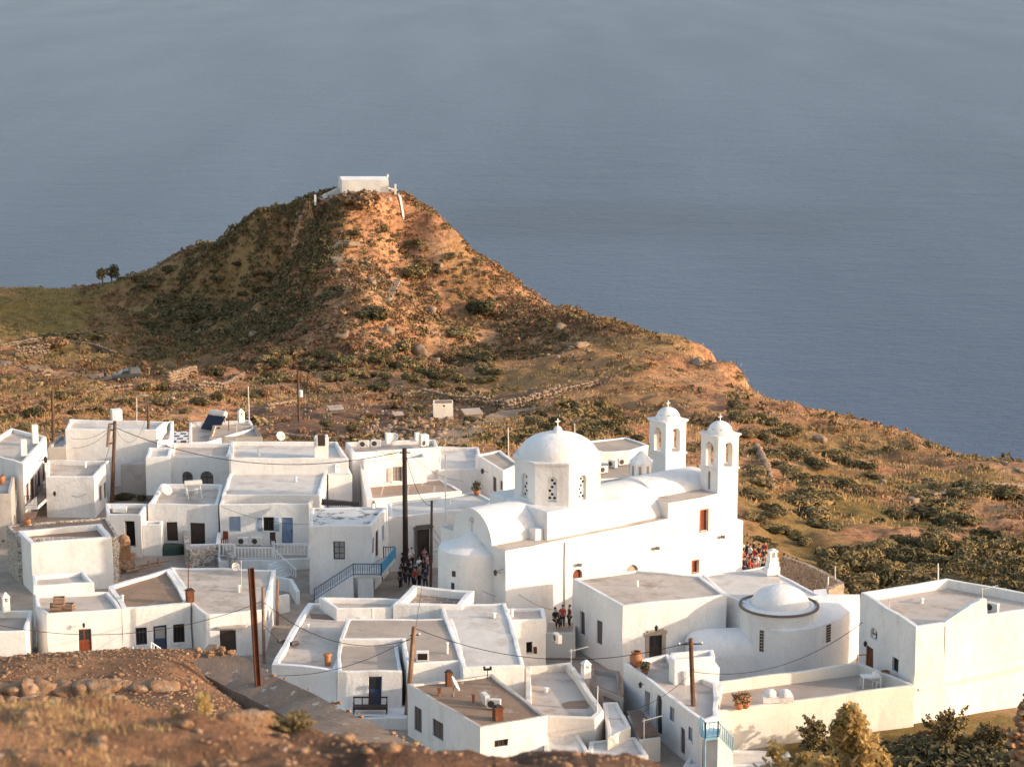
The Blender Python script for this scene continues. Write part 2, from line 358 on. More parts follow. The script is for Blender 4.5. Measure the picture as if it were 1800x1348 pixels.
    if o.get('surround'):
        ms = MB(); t = o.get('st', 0.28)
        for x0, x1, y0, y1 in ((s0-t, s0-0.003, z0, z1), (s1+0.003, s1+t, z0, z1), (s0-t-0.08, s1+t+0.08, z1+0.003, z1+t)): lbox(ms, P, x0, x1, y0, y1, -0.07, 0.1)
        lbox(ms, P, s0-t*0.5, s1+t*0.5, z1+t+0.003, z1+t+0.13, -0.12, 0.05)
        ms.obj('door_surround', o['surround'], root)
def house(label, roof, top, base=-1.2, par=0.35, th=0.27, deck='roof_beige', wallm='plaster', ops=(), name='white_house', cat='house', chim=(), j=0.085, tops=None, ledge=None, xy=False, capm=None):
    P = [Vector(p) for p in roof] if xy else [pz(u, v, top) for u, v in roof]
    P = [Vector((p.x, p.y)) for p in P]; P = ccw(P)
    cx = sum(p.x for p in P)/len(P); cy = sum(p.y for p in P)/len(P)
    root = thing(name, label, cat, (cx, cy, base))
    n = len(P); per = [[] for _ in range(n)]
    for o in ops:
        kind, u0, v0, u1, v1 = o[:5]; kw = o[5] if len(o) > 5 else {}
        uc, vc = (u0+u1)/2, (v0+v1)/2; best = None
        for i in range(n):
            A = P[i]; B = P[(i+1) % n]; e = (B-A); L = e.length; e = e/L; nr = Vector((e.y, -e.x, 0))
            A3 = Vector((A.x, A.y, 0))
            def hit(u, v):
                d = ray(u, v); t = (A3-CAMP).dot(nr)/d.dot(nr); return CAMP+d*t, t
            if nr.dot(CAMP-A3) <= 0: continue
            p, t = hit(uc, vc); s = (Vector((p.x, p.y))-A).dot(e)
            if 0 < s < L and base-0.5 < p.z < top+0.2 and (best is None or t < best[0]):
                sa = (Vector(hit(u0, vc)[0][:2])-A).dot(e); sb = (Vector(hit(u1, vc)[0][:2])-A).dot(e)
                za = hit(uc, v1)[0].z; zb = hit(uc, v0)[0].z
                sa, sb = sorted((sa, sb)); sa = max(0.08, sa); sb = min(L-0.08, sb); zb = min(zb, top-0.12)
                if 'h' in kw: za = zb-kw['h']
                best = (t, i, sa, sb, za, zb)
        if best is None: print('NO WALL', label, o[:5]); continue
        _, i, sa, sb, za, zb = best
        if sb-sa < 0.1 or zb-za < 0.1: print('THIN', label, o[:5], sb-sa, zb-za); continue
        per[i].append((kind, sa, sb, max(za, base+0.05), zb, kw))
    mb = MB(j); I = inset(P, th)
    fills = []
    for i in range(n):
        A, B = P[i], P[(i+1) % n]
        dd = max([k[5].get('depth', 0.15)+0.03 if k[0] != 'dark' else 0.6 for k in per[i]] or [0])
        Pf = wall_grid(mb, A, B, base, top, [(k[1], k[2], k[3], k[4], k[5].get('arch')) for k in per[i]], dd)
        for k in per[i]: fills.append((Pf, k))
        L = (B-A).length; ss = breaks(L, [x for k in per[i] for x in k[1:3]])
        a, b = I[i], I[(i+1) % n]
        mb.cm = 1
        for s0, s1 in zip(ss, ss[1:]):
            f0, f1 = s0/L, s1/L
            o0 = A.lerp(B, f0); o1 = A.lerp(B, f1); i0 = a.lerp(b, f0); i1 = a.lerp(b, f1)
            mb.face([(o0.x, o0.y, top), (o1.x, o1.y, top), (i1.x, i1.y, top), (i0.x, i0.y, top)])
            if par > 0.01: mb.cm = 0; mb.face([(i0.x, i0.y, top), (i1.x, i1.y, top), (i1.x, i1.y, top-par-0.05), (i0.x, i0.y, top-par-0.05)]); mb.cm = 1
        mb.cm = 0
    w = mb.obj('wall', [wallm, capm or wallm], root, merge=True)
    bv = w.modifiers.new('soft_edges', 'BEVEL'); bv.width = 0.05; bv.segments = 2; bv.limit_method = 'ANGLE'; bv.angle_limit = rad(50); bv.use_clamp_overlap = True
    md = MB(j*0.6); zt = top-max(par, 0.004); md.face([(p.x, p.y, zt) for p in inset(P, th-0.03 if par > 0.01 else th)])
    md.obj('roof', deck, root)
    for Pf, (kind, sa, sb, za, zb, kw) in fills: fill_opening(root, Pf, kind, sa, sb, za, zb, kw)
    for c in chim: chimney_part(root, *c)
    root['top'] = top; del root['top']
    return root
def chimney_part(root, u, v, z, h=0.9, w=0.42, kind='pot'):
    p = pz(u, v, z); mb = MB(0.01)
    if kind == 'pot':
        mb.box(p+Vector((0, 0, h*0.35)), (w, w, h*0.7), 0.4)
        c = mb.obj('chimney', 'plaster', root)
        m2 = MB(); m2.lathe(p+Vector((0, 0, h*0.7)), [(w*.36, 0), (w*.30, h*.15), (w*.34, h*.16), (w*.22, h*.3), (0, h*.3)], 12); m2.obj('chimney_pot', 'terracotta', c)
    elif kind == 'white':
        mb.box(p+Vector((0, 0, h*0.3)), (w, w, h*0.6), 0.4)
        for a, b in ((-1, -1), (1, -1), (1, 1), (-1, 1)): mb.box(p+Matrix.Rotation(0.4, 3, 'Z') @ Vector((a*w*.36, b*w*.36, 0))+Vector((0, 0, h*0.7)), (w*.24, w*.24, h*0.2), 0.4)
        mb.lathe(p+Vector((0, 0, h*0.8)), [(w*.78, 0), (w*.78, h*.05), (0, h*.32)], 4, 0.4+math.pi/4, 0.4+math.pi/4+2*math.pi); mb.obj('chimney', 'plaster', root)
    elif kind == 'brick':
        mb.box(p+Vector((0, 0, h*0.4)), (w, w, h*0.8), 0.4); mb.box(p+Vector((0, 0, h*0.84)), (w*1.2, w*1.2, h*0.08), 0.4); c = mb.obj('chimney', 'rust', root)
        m2 = MB(); m2.box(p+Vector((0, 0, h*0.94)), (w*.7, w*.7, h*0.12), 0.4); m2.obj('flue', 'dark_iron', c)
    else:
        mb.box(p+Vector((0, 0, h*0.5)), (w, w, h), 0.4); mb.obj('chimney', 'plaster', root)
# ------------------------------------------------------------------ terrain
def vnoise(x, y, seed=0):
    xi = np.floor(x).astype(np.int64); yi = np.floor(y).astype(np.int64); fx = x-xi; fy = y-yi
    fx = fx*fx*fx*(fx*(fx*6-15)+10); fy = fy*fy*fy*(fy*(fy*6-15)+10)
    def h(a, b):
        n = (a*374761393 + b*668265263 + seed*974711) & 0x7fffffff
        n = ((n ^ (n >> 13))*1274126177) & 0x7fffffff
        return ((n ^ (n >> 16)) & 0xffff)/65535.0
    return ((h(xi, yi)*(1-fx)+h(xi+1, yi)*fx)*(1-fy) + (h(xi, yi+1)*(1-fx)+h(xi+1, yi+1)*fx)*fy)*2-1
def fbm(x, y, oct=4, seed=0, gain=0.5):
    s = np.zeros_like(x); a = 1.0; f = 1.0
    for k in range(oct): s += a*vnoise(x*f+k*17.3, y*f-k*9.1, seed+k); a *= gain; f *= 2.03
    return s
class RBF:
    def __init__(s, pts):
        P = np.array(pts, dtype=float); s.x = P[:, :2]; n = len(P)
        r = np.sqrt(((s.x[:, None]-s.x[None])**2).sum(-1)+0.25); A = np.zeros((n+3, n+3)); A[:n, :n] = r
        A[:n, :n] -= np.eye(n)*0.02
        A[:n, n] = 1; A[:n, n+1:] = s.x; A[n, :n] = 1; A[n+1:, :n] = s.x.T
        b = np.zeros(n+3); b[:n] = P[:, 2]; s.w = np.linalg.solve(A, b)
    def __call__(s, x, y):
        out = np.full(x.shape, s.w[-3]) + s.w[-2]*x + s.w[-1]*y
        for i in range(len(s.x)): out += s.w[i]*np.sqrt((x-s.x[i, 0])**2+(y-s.x[i, 1])**2+0.25)
        return out
def cp(u, v, d):
    p = pd(u, v, d); return (p.x, p.y, p.z)
FAR = [cp(*t) for t in [
 (0,515,474),(70,512,478),(140,510,480),(220,490,478),(300,460,474),(380,430,468),(415,402,462),(450,372,454),(485,354,448),(520,347,444),(640,345,442),(705,352,440),(555,348,441),(590,347,440),(640,347,437),(690,349,438),(600,354,433),(660,354,433),(545,352,437),(762,374,437),(806,403,434),(822,425,436),(880,458,435),(938,506,431),(974,538,427),(1000,560,423),
 (1030,560,420),(1080,566,408),(1150,590,398),(1250,622,384),(1300,660,366),(1350,703,348),(1450,741,330),(1550,758,322),(1640,780,310),(1700,802,300),(1800,832,290),(1900,850,285),(2050,880,280),
 (-120,518,472),(-300,520,470),(-500,525,470),
 (600,430,426),(640,410,429),(625,500,407),(625,560,396),(640,620,388),(650,655,384),(560,650,388),(740,620,395),(560,420,437),(500,440,450),(480,520,440),(420,450,466),(400,520,450),(560,520,418),(480,600,410),
 (800,560,415),(740,500,425),(700,430,433),(880,600,405),(870,520,425),(800,640,391),(950,640,382),(900,690,345),
 (200,600,428),(0,600,425),(100,560,448),(300,600,426),(400,600,416),(300,530,455),(-150,600,425),(-400,600,425),
 (0,650,395),(220,665,385),(400,680,372),(0,700,335),(100,720,305),(0,745,270),(200,735,275),(-200,700,335),(-400,700,335),(300,700,340),(420,720,330),
 (525,765,298),(640,740,318),(780,735,325),(880,740,318),(1000,700,332),(1000,760,262),(560,700,352),(700,700,352),
 (1150,700,330),(1200,640,366),(1100,620,378),(1300,700,338),(1300,800,262),(1400,780,290),(1400,850,243),(1500,800,284),(1600,850,260),(1700,880,243),(1800,900,234),(1500,900,223),(1400,950,197),(1500,1000,189),(1600,940,206),(1700,1000,192),(1800,1000,192),(1350,900,206),(1250,760,280),(1150,760,270),
 (2000,900,240),(2000,1000,190)]]
for u, v, d in [(-500,520,470),(-300,520,470),(-100,518,472),(70,512,478),(220,490,478),(380,430,468),(450,372,454),(520,346,445),(640,345,442),(762,374,437),(822,425,436),(938,506,431),(1000,560,423),(1080,566,408),(1250,622,384),(1350,703,348),(1450,741,330),(1640,780,310),(1800,832,290),(2050,880,280)]:
    p = pd(u, v, d); q = Vector((p.x, p.y)).normalized()
    for dd, dz in ((9, -3.0 if 300 < u < 800 else -4.5), (30, -22), (90, -80), (200, -190)): FAR.append((p.x+q.x*dd, p.y+q.y*dd, p.z+dz))
for x in range(-60, 61, 12):
    for y in range(112, 213, 14):
        if x > 10 and y > 168: continue
        FAR.append((x, y, 0.0))
FAR += [(18, 178, -1.5), (28, 175, -1.8), (36, 165, -1.0), (30, 150, -0.5), (44, 150, -0.8), (-30, 232, -3.5), (0, 232, -3.5), (-55, 232, -4), (22, 190, -2.6), (12, 205, -2.0), (15, 225, -5)]
NEAR = [(0, 0, 48.4), (-3, 2, 48.2), (3, 2, 48.2), (0, 5, 47.6), (-4, 5, 47.6), (4, 5, 47.6), (-12, 0, 48.5), (12, 0, 48.5)]
NEAR += [cp(*t) for t in [
 (0,1385,9),(450,1400,9),(900,1415,9),(1400,1465,9),(1800,1490,9),(-200,1380,9),(2000,1460,9),
 (-200,1254,13),(0,1258,13),(100,1268,13),(200,1282,13),(300,1290,13),(420,1290,13),(500,1308,13),(600,1304,13),(700,1316,13),(780,1326,13),(850,1318,13),(930,1330,13),(1000,1328,13),(1100,1340,13),(1200,1352,13),(1350,1372,13),(1500,1400,13),(1800,1420,13),(2000,1430,13),
 (0,1285,11),(300,1318,11),(700,1348,11),(1100,1366,11),(1500,1420,11),
 (0,1162,66),(150,1160,66),(280,1152,65),(-300,1170,66),(0,1196,58.5),(150,1196,58.5),(270,1190,58.5),(-300,1200,58.5),
 (0,1234,57),(150,1232,57),(270,1226,57),(-300,1240,57),(100,1244,54),(250,1245,54),(300,1275,50),(430,1286,52),(150,1300,38),(360,1228,57),(330,1150,62.5),(348,1168,60.5),(375,1150,63),(540,1305,50),
 (560,1302,56),(600,1330,50),(660,1360,50),(720,1370,52),(800,1410,47),(480,1276,57.5),(415,1240,61),(700,1350,56)]]
NEAR += [cp(u, v, d) for u, v, d in ((0,1176,70),(150,1178,70),(-300,1180,70),(300,1185,70),(420,1210,70),(0,1240,74),(200,1245,74),(400,1260,74),(-300,1240,74))]
for u, z25, z45, z80 in ((-300, 39.3, 35, 16), (0, 39.3, 35, 16), (250, 39.2, 34.5, 16), (480, 38.8, 33, 14), (700, 38.5, 30, 12), (900, 38, 28, 11), (1200, 37.5, 27, 11), (1500, 37, 27, 11.5), (1800, 37, 27, 12), (2050, 37, 27, 12)):
    for d, z in ((19, None), (25, z25), (45, z45), (80, z80), (100, 6.5), (120, 0.0)):
        if z is None: z = z25+3.1
        if d == 45 and u < 600: d, z = 33, 36.6
        x = (u-900)/4000*d*1.02; NEAR.append((x, d, z))
NEAR += [cp(1600, 1345, 104), cp(1750, 1340, 106), cp(1450, 1350, 100), cp(1600, 1310, 122), cp(1780, 1300, 122), cp(1450, 1320, 118)]
RF = RBF(FAR); RN = RBF(NEAR)
def H(x, y, noise=True):
    x = np.asarray(x, dtype=float); y = np.asarray(y, dtype=float)
    t = np.clip((y-96)/22, 0, 1); t = t*t*(3-2*t)
    h = RN(x, y)*(1-t) + RF(x, y)*t
    if noise:
        af = np.clip((y-205)/60, 0, 1)
        af = np.maximum(af, np.clip((y-165)/30, 0, 1)*np.clip((x-14)/8, 0, 1))
        an = np.clip((105-y)/40, 0, 1)*(1-0.55*np.clip((y-45)/6, 0, 1))
        h = h + af*(fbm(x/22, y/22, 3, 1)*0.9 + fbm(x/5, y/5, 4, 5)*0.55 + np.clip((y-380)/20, 0, 1)*fbm(x/2.2, y/2.2, 3, 15)*0.28)
        h = h + an*np.clip((y-4)/20, 0.15, 1)*(fbm(x/3.0, y/3.0, 4, 9)*0.16 + fbm(x/9, y/9, 2, 3)*0.15)
        h = h + np.clip((30-y)/20, 0, 1)*fbm(x/0.55, y/0.55, 4, 21)*0.09
    return np.maximum(h, -195)
def Hs(x, y): return float(H(np.array([x]), np.array([y]))[0])
_T = np.concatenate([np.linspace(6, 130, 700), np.linspace(130.2, 540, 1700)])
def gh(u, v, tmin=0.0):
    """where the camera ray through a photograph pixel meets the ground"""
    d = ray(u, v); t = _T[_T > tmin]/d.y; x = d.x*t; y = d.y*t; z = 50+d.z*t
    below = np.where(z < H(x, y))[0]
    if len(below) == 0: return None
    k = below[0]; return Vector((x[k], y[k], Hs(x[k], y[k])))
# sheet: rows spaced with distance, columns by bearing
NR, NC = 1000, 430
rr = np.concatenate([np.exp(np.linspace(math.log(1.2), math.log(200), 520)), np.linspace(200.6, 500, 470), np.linspace(504, 780, 50)])
aa = np.linspace(rad(-24), rad(24), NC)
Rg, Ag = np.meshgrid(rr, aa, indexing='ij'); GX = Rg*np.sin(Ag); GY = Rg*np.cos(Ag)
GZ = H(GX.ravel(), GY.ravel())
idx = np.arange(len(rr)*NC).reshape(len(rr), NC)
Fq = np.stack([idx[:-1, :-1], idx[:-1, 1:], idx[1:, 1:], idx[1:, :-1]], -1).reshape(-1, 4)
Fq = Fq[:, ::-1]
GV = np.stack([GX.ravel(), GY.ravel(), GZ], -1)
_GZ = GZ.reshape(len(rr), NC)
def Hb(x, y):
    x = np.asarray(x, dtype=float); y = np.asarray(y, dtype=float); r = np.hypot(x, y); a = np.arctan2(x, y)
    i = np.clip(np.searchsorted(rr, r)-1, 0, len(rr)-2); f = np.clip((r-rr[i])/(rr[i+1]-rr[i]), 0, 1)
    c = np.clip((a-aa[0])/(aa[1]-aa[0]), 0, NC-1.001); j = c.astype(int); g = c-j
    return (_GZ[i, j]*(1-g)+_GZ[i, j+1]*g)*(1-f)+(_GZ[i+1, j]*(1-g)+_GZ[i+1, j+1]*g)*f
H = Hb
def Hs(x, y): return float(Hb(np.array([x]), np.array([y]))[0])
# colour zones (green grass, bare soil also darkened for the hollow's shade, village paving, dark scrub ground) from places on the ground
X, Y = GV[:, 0], GV[:, 1]
zone = np.zeros((len(GV), 3), dtype=np.float32)
def patch(ch, u, v, ru, rv, amt=1.0, ang=0.0):
    p = gh(u, v)
    if p is None: return
    k = p.length/4000.0; ax = ru*k; ay = rv*k*6.5
    dx, dy = X-p.x, Y-p.y; c, s = math.cos(ang), math.sin(ang)
    dx, dy = dx*c+dy*s, -dx*s+dy*c
    q = (dx/ax)**2+(dy/ay)**2 + fbm(X/9, Y/9, 3, 31)*0.45
    zone[:, ch] = np.maximum(zone[:, ch], np.clip(1.5-q, 0, 1)*amt)
for t in [(60,545,160,30,.9),(200,620,220,24,.7),(300,560,200,40,.55),(60,690,170,25,.55),(330,620,110,24,.7),(1100,600,120,22,.45),(930,660,120,22,.5),(1000,640,160,40,.35),(1620,860,120,26,.8),(1500,900,150,34,.85),(1600,1000,260,40,.8),(1350,880,90,60,.7),(1480,780,140,20,.5),(1470,830,70,24,.5),(1350,960,70,40,.5),(1700,850,90,20,.6),(1130,700,100,30,.35),(420,540,90,40,.4),(1560,800,80,14,.35),(820,530,40,20,.3)]: patch(0, *t)
for t in [(150,660,200,8,.9),(320,640,120,7,.7),(580,735,150,60,1),(700,745,110,50,1),(780,745,110,45,.9),(500,750,110,40,1),(850,730,60,24,.9),(660,700,160,14,.55),(1600,800,40,8,.4),(260,615,60,7,.6),(170,660,60,6,.8),(900,700,90,10,.8),(1030,680,60,8,.5)]: patch(1, *t)  # bare soil; the dark patches in the hollow also paint in its shade
vil = np.clip((X+72)/6, 0, 1)*np.clip((Y-112)/8, 0, 1)*np.clip((218-Y+np.clip(X, -99, 0)*0)/6, 0, 1)
vil *= 1-np.clip((X-16+ (Y-172)*0.5)/5, 0, 1)*np.clip((Y-166)/6, 0, 1)
vil *= 1-np.clip((X-14)/3, 0, 1)*np.clip((144-Y)/5, 0, 1)
vil *= 1-np.clip((X-33)/3, 0, 1)
zone[:, 2] = vil
zone[:, 0] = np.maximum(zone[:, 0], np.clip((X-13)/3, 0, 1)*np.clip((142-Y)/4, 0, 1)*np.clip((Y-90)/8, 0, 1)*.85)
zone[:, 1] = np.maximum(zone[:, 1], np.clip((80-Y)/8, 0, 1)*np.clip(.62+fbm(X/2.5, Y/2.5, 3, 71)*.5, 0, 1))
ground = np_obj('ground', GV, Fq, 'plaster', smooth=True); ground['kind'] = 'structure'
color_attr(ground, 'zone', zone)
m, n, l, bs = new_mat('ground'); MATS['ground'] = m
at = node(n, 'ShaderNodeAttribute', attribute_name='zone'); sp = n.new('ShaderNodeSeparateColor'); l.new(at.outputs['Color'], sp.inputs[0])
t1 = noise_node(n, l, 0.09, 8, 0.7); r1 = ramp(n, [(0.28, (0.26, 0.125, 0.072)), (0.48, (0.40, 0.20, 0.11)), (0.62, (0.50, 0.29, 0.16)), (0.78, (0.26, 0.155, 0.085))]); l.new(t1.outputs[0], r1.inputs[0])
t2 = noise_node(n, l, 1.1, 6, 0.75); r2 = ramp(n, [(0.34, (0.30, 0.27, 0.22)), (0.52, (1, 1, 1)), (0.72, (1.25, 1.2, 1.1))]); l.new(t2.outputs[0], r2.inputs[0])
base = mixc(n, l, 1.0, r1.outputs[0], r2.outputs[0], 'MULTIPLY')
tg = noise_node(n, l, 0.5, 6, 0.7); rg = ramp(n, [(0.35, (0.115, 0.091, 0.029)), (0.6, (0.230, 0.169, 0.052)), (0.75, (0.365, 0.234, 0.085))]); l.new(tg.outputs[0], rg.inputs[0])
base = mixc(n, l, sp.outputs[0], base, rg.outputs[0])
ts = noise_node(n, l, 0.8, 6, 0.7); rs = ramp(n, [(0.35, (0.12, 0.065, 0.043)), (0.65, (0.23, 0.135, 0.09))]); l.new(ts.outputs[0], rs.inputs[0])
base = mixc(n, l, sp.outputs[1], base, rs.outputs[0])
tv = noise_node(n, l, 0.6, 6, 0.7); rv = ramp(n, [(0.35, (0.35, 0.275, 0.215)), (0.65, (0.48, 0.39, 0.32))]); l.new(tv.outputs[0], rv.inputs[0])
base = mixc(n, l, sp.outputs[2], base, rv.outputs[0]); l.new(base, bs.inputs['Base Color']); bs.inputs['Roughness'].default_value = 1.0; bs.inputs['Specular IOR Level'].default_value = 0.1
tb = noise_node(n, l, 1.6, 8, 0.75); bump(n, l, tb.outputs[0], 0.9, 0.35, bs)
ground.data.materials[0] = m
# ------------------------------------------------------------------ sea
m, n, l, bs = new_mat('sea'); MATS['sea'] = m
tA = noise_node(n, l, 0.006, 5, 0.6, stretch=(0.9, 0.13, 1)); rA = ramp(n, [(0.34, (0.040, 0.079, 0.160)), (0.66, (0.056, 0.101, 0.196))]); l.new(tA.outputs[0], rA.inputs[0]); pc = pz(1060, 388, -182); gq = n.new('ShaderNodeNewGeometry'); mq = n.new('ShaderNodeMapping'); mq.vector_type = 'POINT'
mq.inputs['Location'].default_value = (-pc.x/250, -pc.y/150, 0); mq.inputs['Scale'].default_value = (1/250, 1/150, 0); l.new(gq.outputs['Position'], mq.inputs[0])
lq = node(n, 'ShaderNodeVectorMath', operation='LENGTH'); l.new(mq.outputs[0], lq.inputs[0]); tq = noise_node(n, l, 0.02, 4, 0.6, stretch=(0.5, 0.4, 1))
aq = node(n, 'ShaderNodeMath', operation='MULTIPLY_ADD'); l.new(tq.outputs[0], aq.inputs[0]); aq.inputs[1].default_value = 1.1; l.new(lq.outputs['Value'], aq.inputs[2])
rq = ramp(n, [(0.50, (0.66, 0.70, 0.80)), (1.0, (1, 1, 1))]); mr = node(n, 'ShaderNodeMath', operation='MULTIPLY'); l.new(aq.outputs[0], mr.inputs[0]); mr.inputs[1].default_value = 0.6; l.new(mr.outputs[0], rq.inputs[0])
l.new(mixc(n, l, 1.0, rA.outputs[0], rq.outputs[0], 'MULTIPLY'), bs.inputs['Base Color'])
bs.inputs['IOR'].default_value = 1.333; bs.inputs['Specular IOR Level'].default_value = 0.5
rR = ramp(n, [(0.35, (0.32,)*3), (0.7, (0.30,)*3)]); l.new(tA.outputs[0], rR.inputs[0]); l.new(rR.outputs[0], bs.inputs['Roughness'])
w1 = noise_node(n, l, 0.17, 6, 0.78, stretch=(0.55, 0.8, 1)); w2 = noise_node(n, l, 0.03, 4, 0.6, stretch=(0.5, 0.8, 1))
ad = node(n, 'ShaderNodeMath', operation='MULTIPLY_ADD'); l.new(w2.outputs[0], ad.inputs[0]); ad.inputs[1].default_value = 1.1; l.new(w1.outputs[0], ad.inputs[2])
bump(n, l, ad.outputs[0], 0.95, 2.8, bs)
Z = -182.0
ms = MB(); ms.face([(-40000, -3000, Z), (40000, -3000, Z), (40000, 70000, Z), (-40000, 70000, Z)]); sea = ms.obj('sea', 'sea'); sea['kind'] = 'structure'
# ------------------------------------------------------------------ the houses of the village
def O(kind, u0, v0, u1, v1, **k): return (kind, u0, v0, u1, v1, k)
# --- left edge
house('tall white house at the left edge with brown shutters and two iron balconies', [(-40, 792), (40, 815), (82, 767), (20, 752)], 5.2, -1, .3, ops=[
  O('shut', 46.5, 848, 51.5, 882, c='brown_wood'), O('shut', 54.5, 838, 61, 884, c='brown_wood', leaves=2), O('shut', 61.5, 832, 65.5, 876, c='brown_wood'), O('shut', 66, 824, 71.5, 856, c='brown_wood'), O('shut', 75, 813, 79.5, 846, c='dark_wood')],
  chim=[(62, 778, 5.2, 1.6, .5, 'plain'), (42, 800, 5.2, 1.4, .5, 'plain')])
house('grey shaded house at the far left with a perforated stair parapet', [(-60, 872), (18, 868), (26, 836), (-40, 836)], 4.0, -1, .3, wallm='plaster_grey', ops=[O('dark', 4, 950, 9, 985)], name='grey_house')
house('plain white box house at the back left, largest facade without windows', [(115, 755), (276, 755), (292, 741), (121, 736)], 5.3, -1, .32, deck='roof_white', chim=[(205, 738, 5.0, 1.0, .9, 'plain')])
house('narrow white annex beside the big windowless house at the back left', [(276, 777), (302, 772), (305, 739), (291, 742)], 4.4, -1, .3)
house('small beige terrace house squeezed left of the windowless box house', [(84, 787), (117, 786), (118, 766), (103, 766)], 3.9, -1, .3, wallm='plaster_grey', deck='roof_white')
house('low white house with a broad beige roof behind the double wooden pole', [(80, 837), (165, 838), (193, 809), (82, 808)], 3.6, -1, .4, deck='roof_beige', ops=[O('shut', 174, 853, 179, 881, c='grey_wood'), O('shut', 183, 848, 187, 876, c='grey_wood')])
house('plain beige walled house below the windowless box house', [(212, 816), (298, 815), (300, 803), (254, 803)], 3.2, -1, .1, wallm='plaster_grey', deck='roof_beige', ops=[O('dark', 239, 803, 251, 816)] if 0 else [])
house('small white roof box with a tiny door above the beige walled house', [(256, 804), (299, 803), (302, 787), (262, 786)], 4.4, 1, .25, deck='roof_white', ops=[O('door', 271, 792, 275, 803, c='grey_wood')] if 0 else [])
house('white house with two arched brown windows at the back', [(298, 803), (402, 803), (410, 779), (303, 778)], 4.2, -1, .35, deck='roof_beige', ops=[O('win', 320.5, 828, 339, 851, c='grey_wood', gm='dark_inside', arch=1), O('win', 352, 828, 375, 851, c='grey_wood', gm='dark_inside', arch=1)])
house('white house behind with a solar heater on its roof', [(332, 778), (366, 777), (448, 752), (440, 738), (332, 741)], 3.6, -2, .45, deck='roof_beige')
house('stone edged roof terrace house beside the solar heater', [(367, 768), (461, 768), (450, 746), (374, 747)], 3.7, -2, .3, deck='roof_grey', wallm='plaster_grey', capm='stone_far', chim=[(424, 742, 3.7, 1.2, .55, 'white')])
# --- middle back
house('long white house at the back centre with a hatch on its roof', [(405, 806), (612, 805), (592, 776), (405, 775)], 5.6, -1, .35, deck='roof_white', chim=[(592, 829, 4.4, .7, .4, 'white')])
house('long white house with peeling white roof behind the blue shutter house', [(389, 870), (562, 870), (575, 828), (404, 828)], 4.35, -1, .12, deck='roof_white')
house('white house with pale blue shutters and a blue door behind the balustrade', [(386, 886), (542, 886), (560, 871), (389, 871)], 3.9, -1, .32, deck='roof_brown', ops=[
  O('shut', 403, 908, 423, 934, c='pale_blue', h=1.25), O('win', 463, 909, 481, 933, c='dark_wood', side='pale_blue', n=(2, 1), gm='dark_inside'), O('door', 495, 909, 515, 956, c='mid_blue')])
house('narrow white house with a blank wall between the blue shutter house and corrugated roof', [(576, 835), (619, 834), (613, 822), (577, 822)], 4.3, -1, .08, deck='roof_white')
house('white flat roofed house with two air conditioners at the roof edge', [(619, 796), (770, 785), (765, 772), (606, 777)], 5.4, -1, .35, deck='roof_beige', chim=[(683, 779, 5.4, .9, .5, 'plain'), (733, 774, 5.4, .7, .35, 'plain'), (745, 781, 5.4, .9, .7, 'plain')])
house('bright white wing with one pale shuttered window behind the thick dark pole', [(639, 812), (750, 804), (742, 789), (631, 793)], 4.9, -1, .3, deck='roof_white', ops=[O('win', 690, 821, 706, 846, c='wood_pale', side='pale_metal', n=(2, 3), gm='glass_pale')])
house('brown tiled terrace with an ornate chimney below the bright white wing', [(650, 877), (812, 863), (775, 842), (640, 852)], 2.7, -1, .06, deck='tile_terrace', name='roof_terrace', cat='terrace')
house('broad white roofed house with a dark gutter left of the church apse', [(684, 908), (850, 893), (868, 880), (838, 864), (682, 884)], 4.5, -1, .12, deck='roof_white', ops=[O('door', 733, 929, 756, 990, c='dark_wood', surround='grey_wood', st=0.2, leaves=2)])
house('long low white house at the back left of the big dome', [(770, 826), (850, 824), (842, 786), (768, 785)], 3.4, -2, .3, deck='roof_white', ops=[O('win', 771, 824, 782, 831, c='dark_wood', n=(1, 1), gm='dark_inside')] if 0 else [])
house('small grey roofed house with two tall windows behind the octagonal drum', [(836, 799), (884, 828), (912, 815), (880, 791)], 4.3, -1, .15, deck='roof_grey', ops=[O('shut', 866.5, 838, 872.5, 864, c='grey_wood'), O('shut', 879, 846, 884, 862, c='grey_wood')])
house('white roofed shed house between the dome and the far bell tower', [(1050, 795), (1108, 792), (1140, 782), (1100, 767), (1035, 776)], 4.0, -2, .1, deck='roof_grey', ops=[])
house('low grey roof with air conditioners beside the small church turret', [(1046, 842), (1120, 838), (1118, 812), (1052, 812)], 3.4, -1, .1, deck='roof_grey', ops=[O('door', 1071, 836, 1083, 853, c='dark_wood')] if 0 else [])
# --- left middle
house('white house with dark double doors and a round dish on its roof', [(260, 886), (383, 887), (391, 851), (284, 850)], 3.7, -1, .4, deck='roof_beige', ops=[O('door', 293, 918, 313, 947, c='dark_wood', leaves=2, h=1.55), O('door', 335, 919, 360, 957, c='dark_wood', leaves=1)])
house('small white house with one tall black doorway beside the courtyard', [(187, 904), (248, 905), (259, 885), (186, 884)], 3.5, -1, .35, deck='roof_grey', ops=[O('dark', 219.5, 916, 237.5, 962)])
house('low white entrance porch between the black doorway and dark double doors', [(250, 922), (284, 922), (287, 915), (254, 915)], 2.6, -1, .1, deck='roof_beige', name='porch', cat='porch')
house('brown edged stone house behind the bright walled roofless house', [(10, 922), (30, 944), (198, 946), (208, 942), (190, 909)], 3.7, -1, .12, deck='roof_brown', wallm='rubble', name='stone_house', ops=[])
house('bright blank white house with a sunken roof and a rubble stone side', [(31, 932), (54, 955), (197, 944), (178, 920)], 4.0, -1, .75, th=.4, deck='roof_white', wallm='plaster', ops=[])
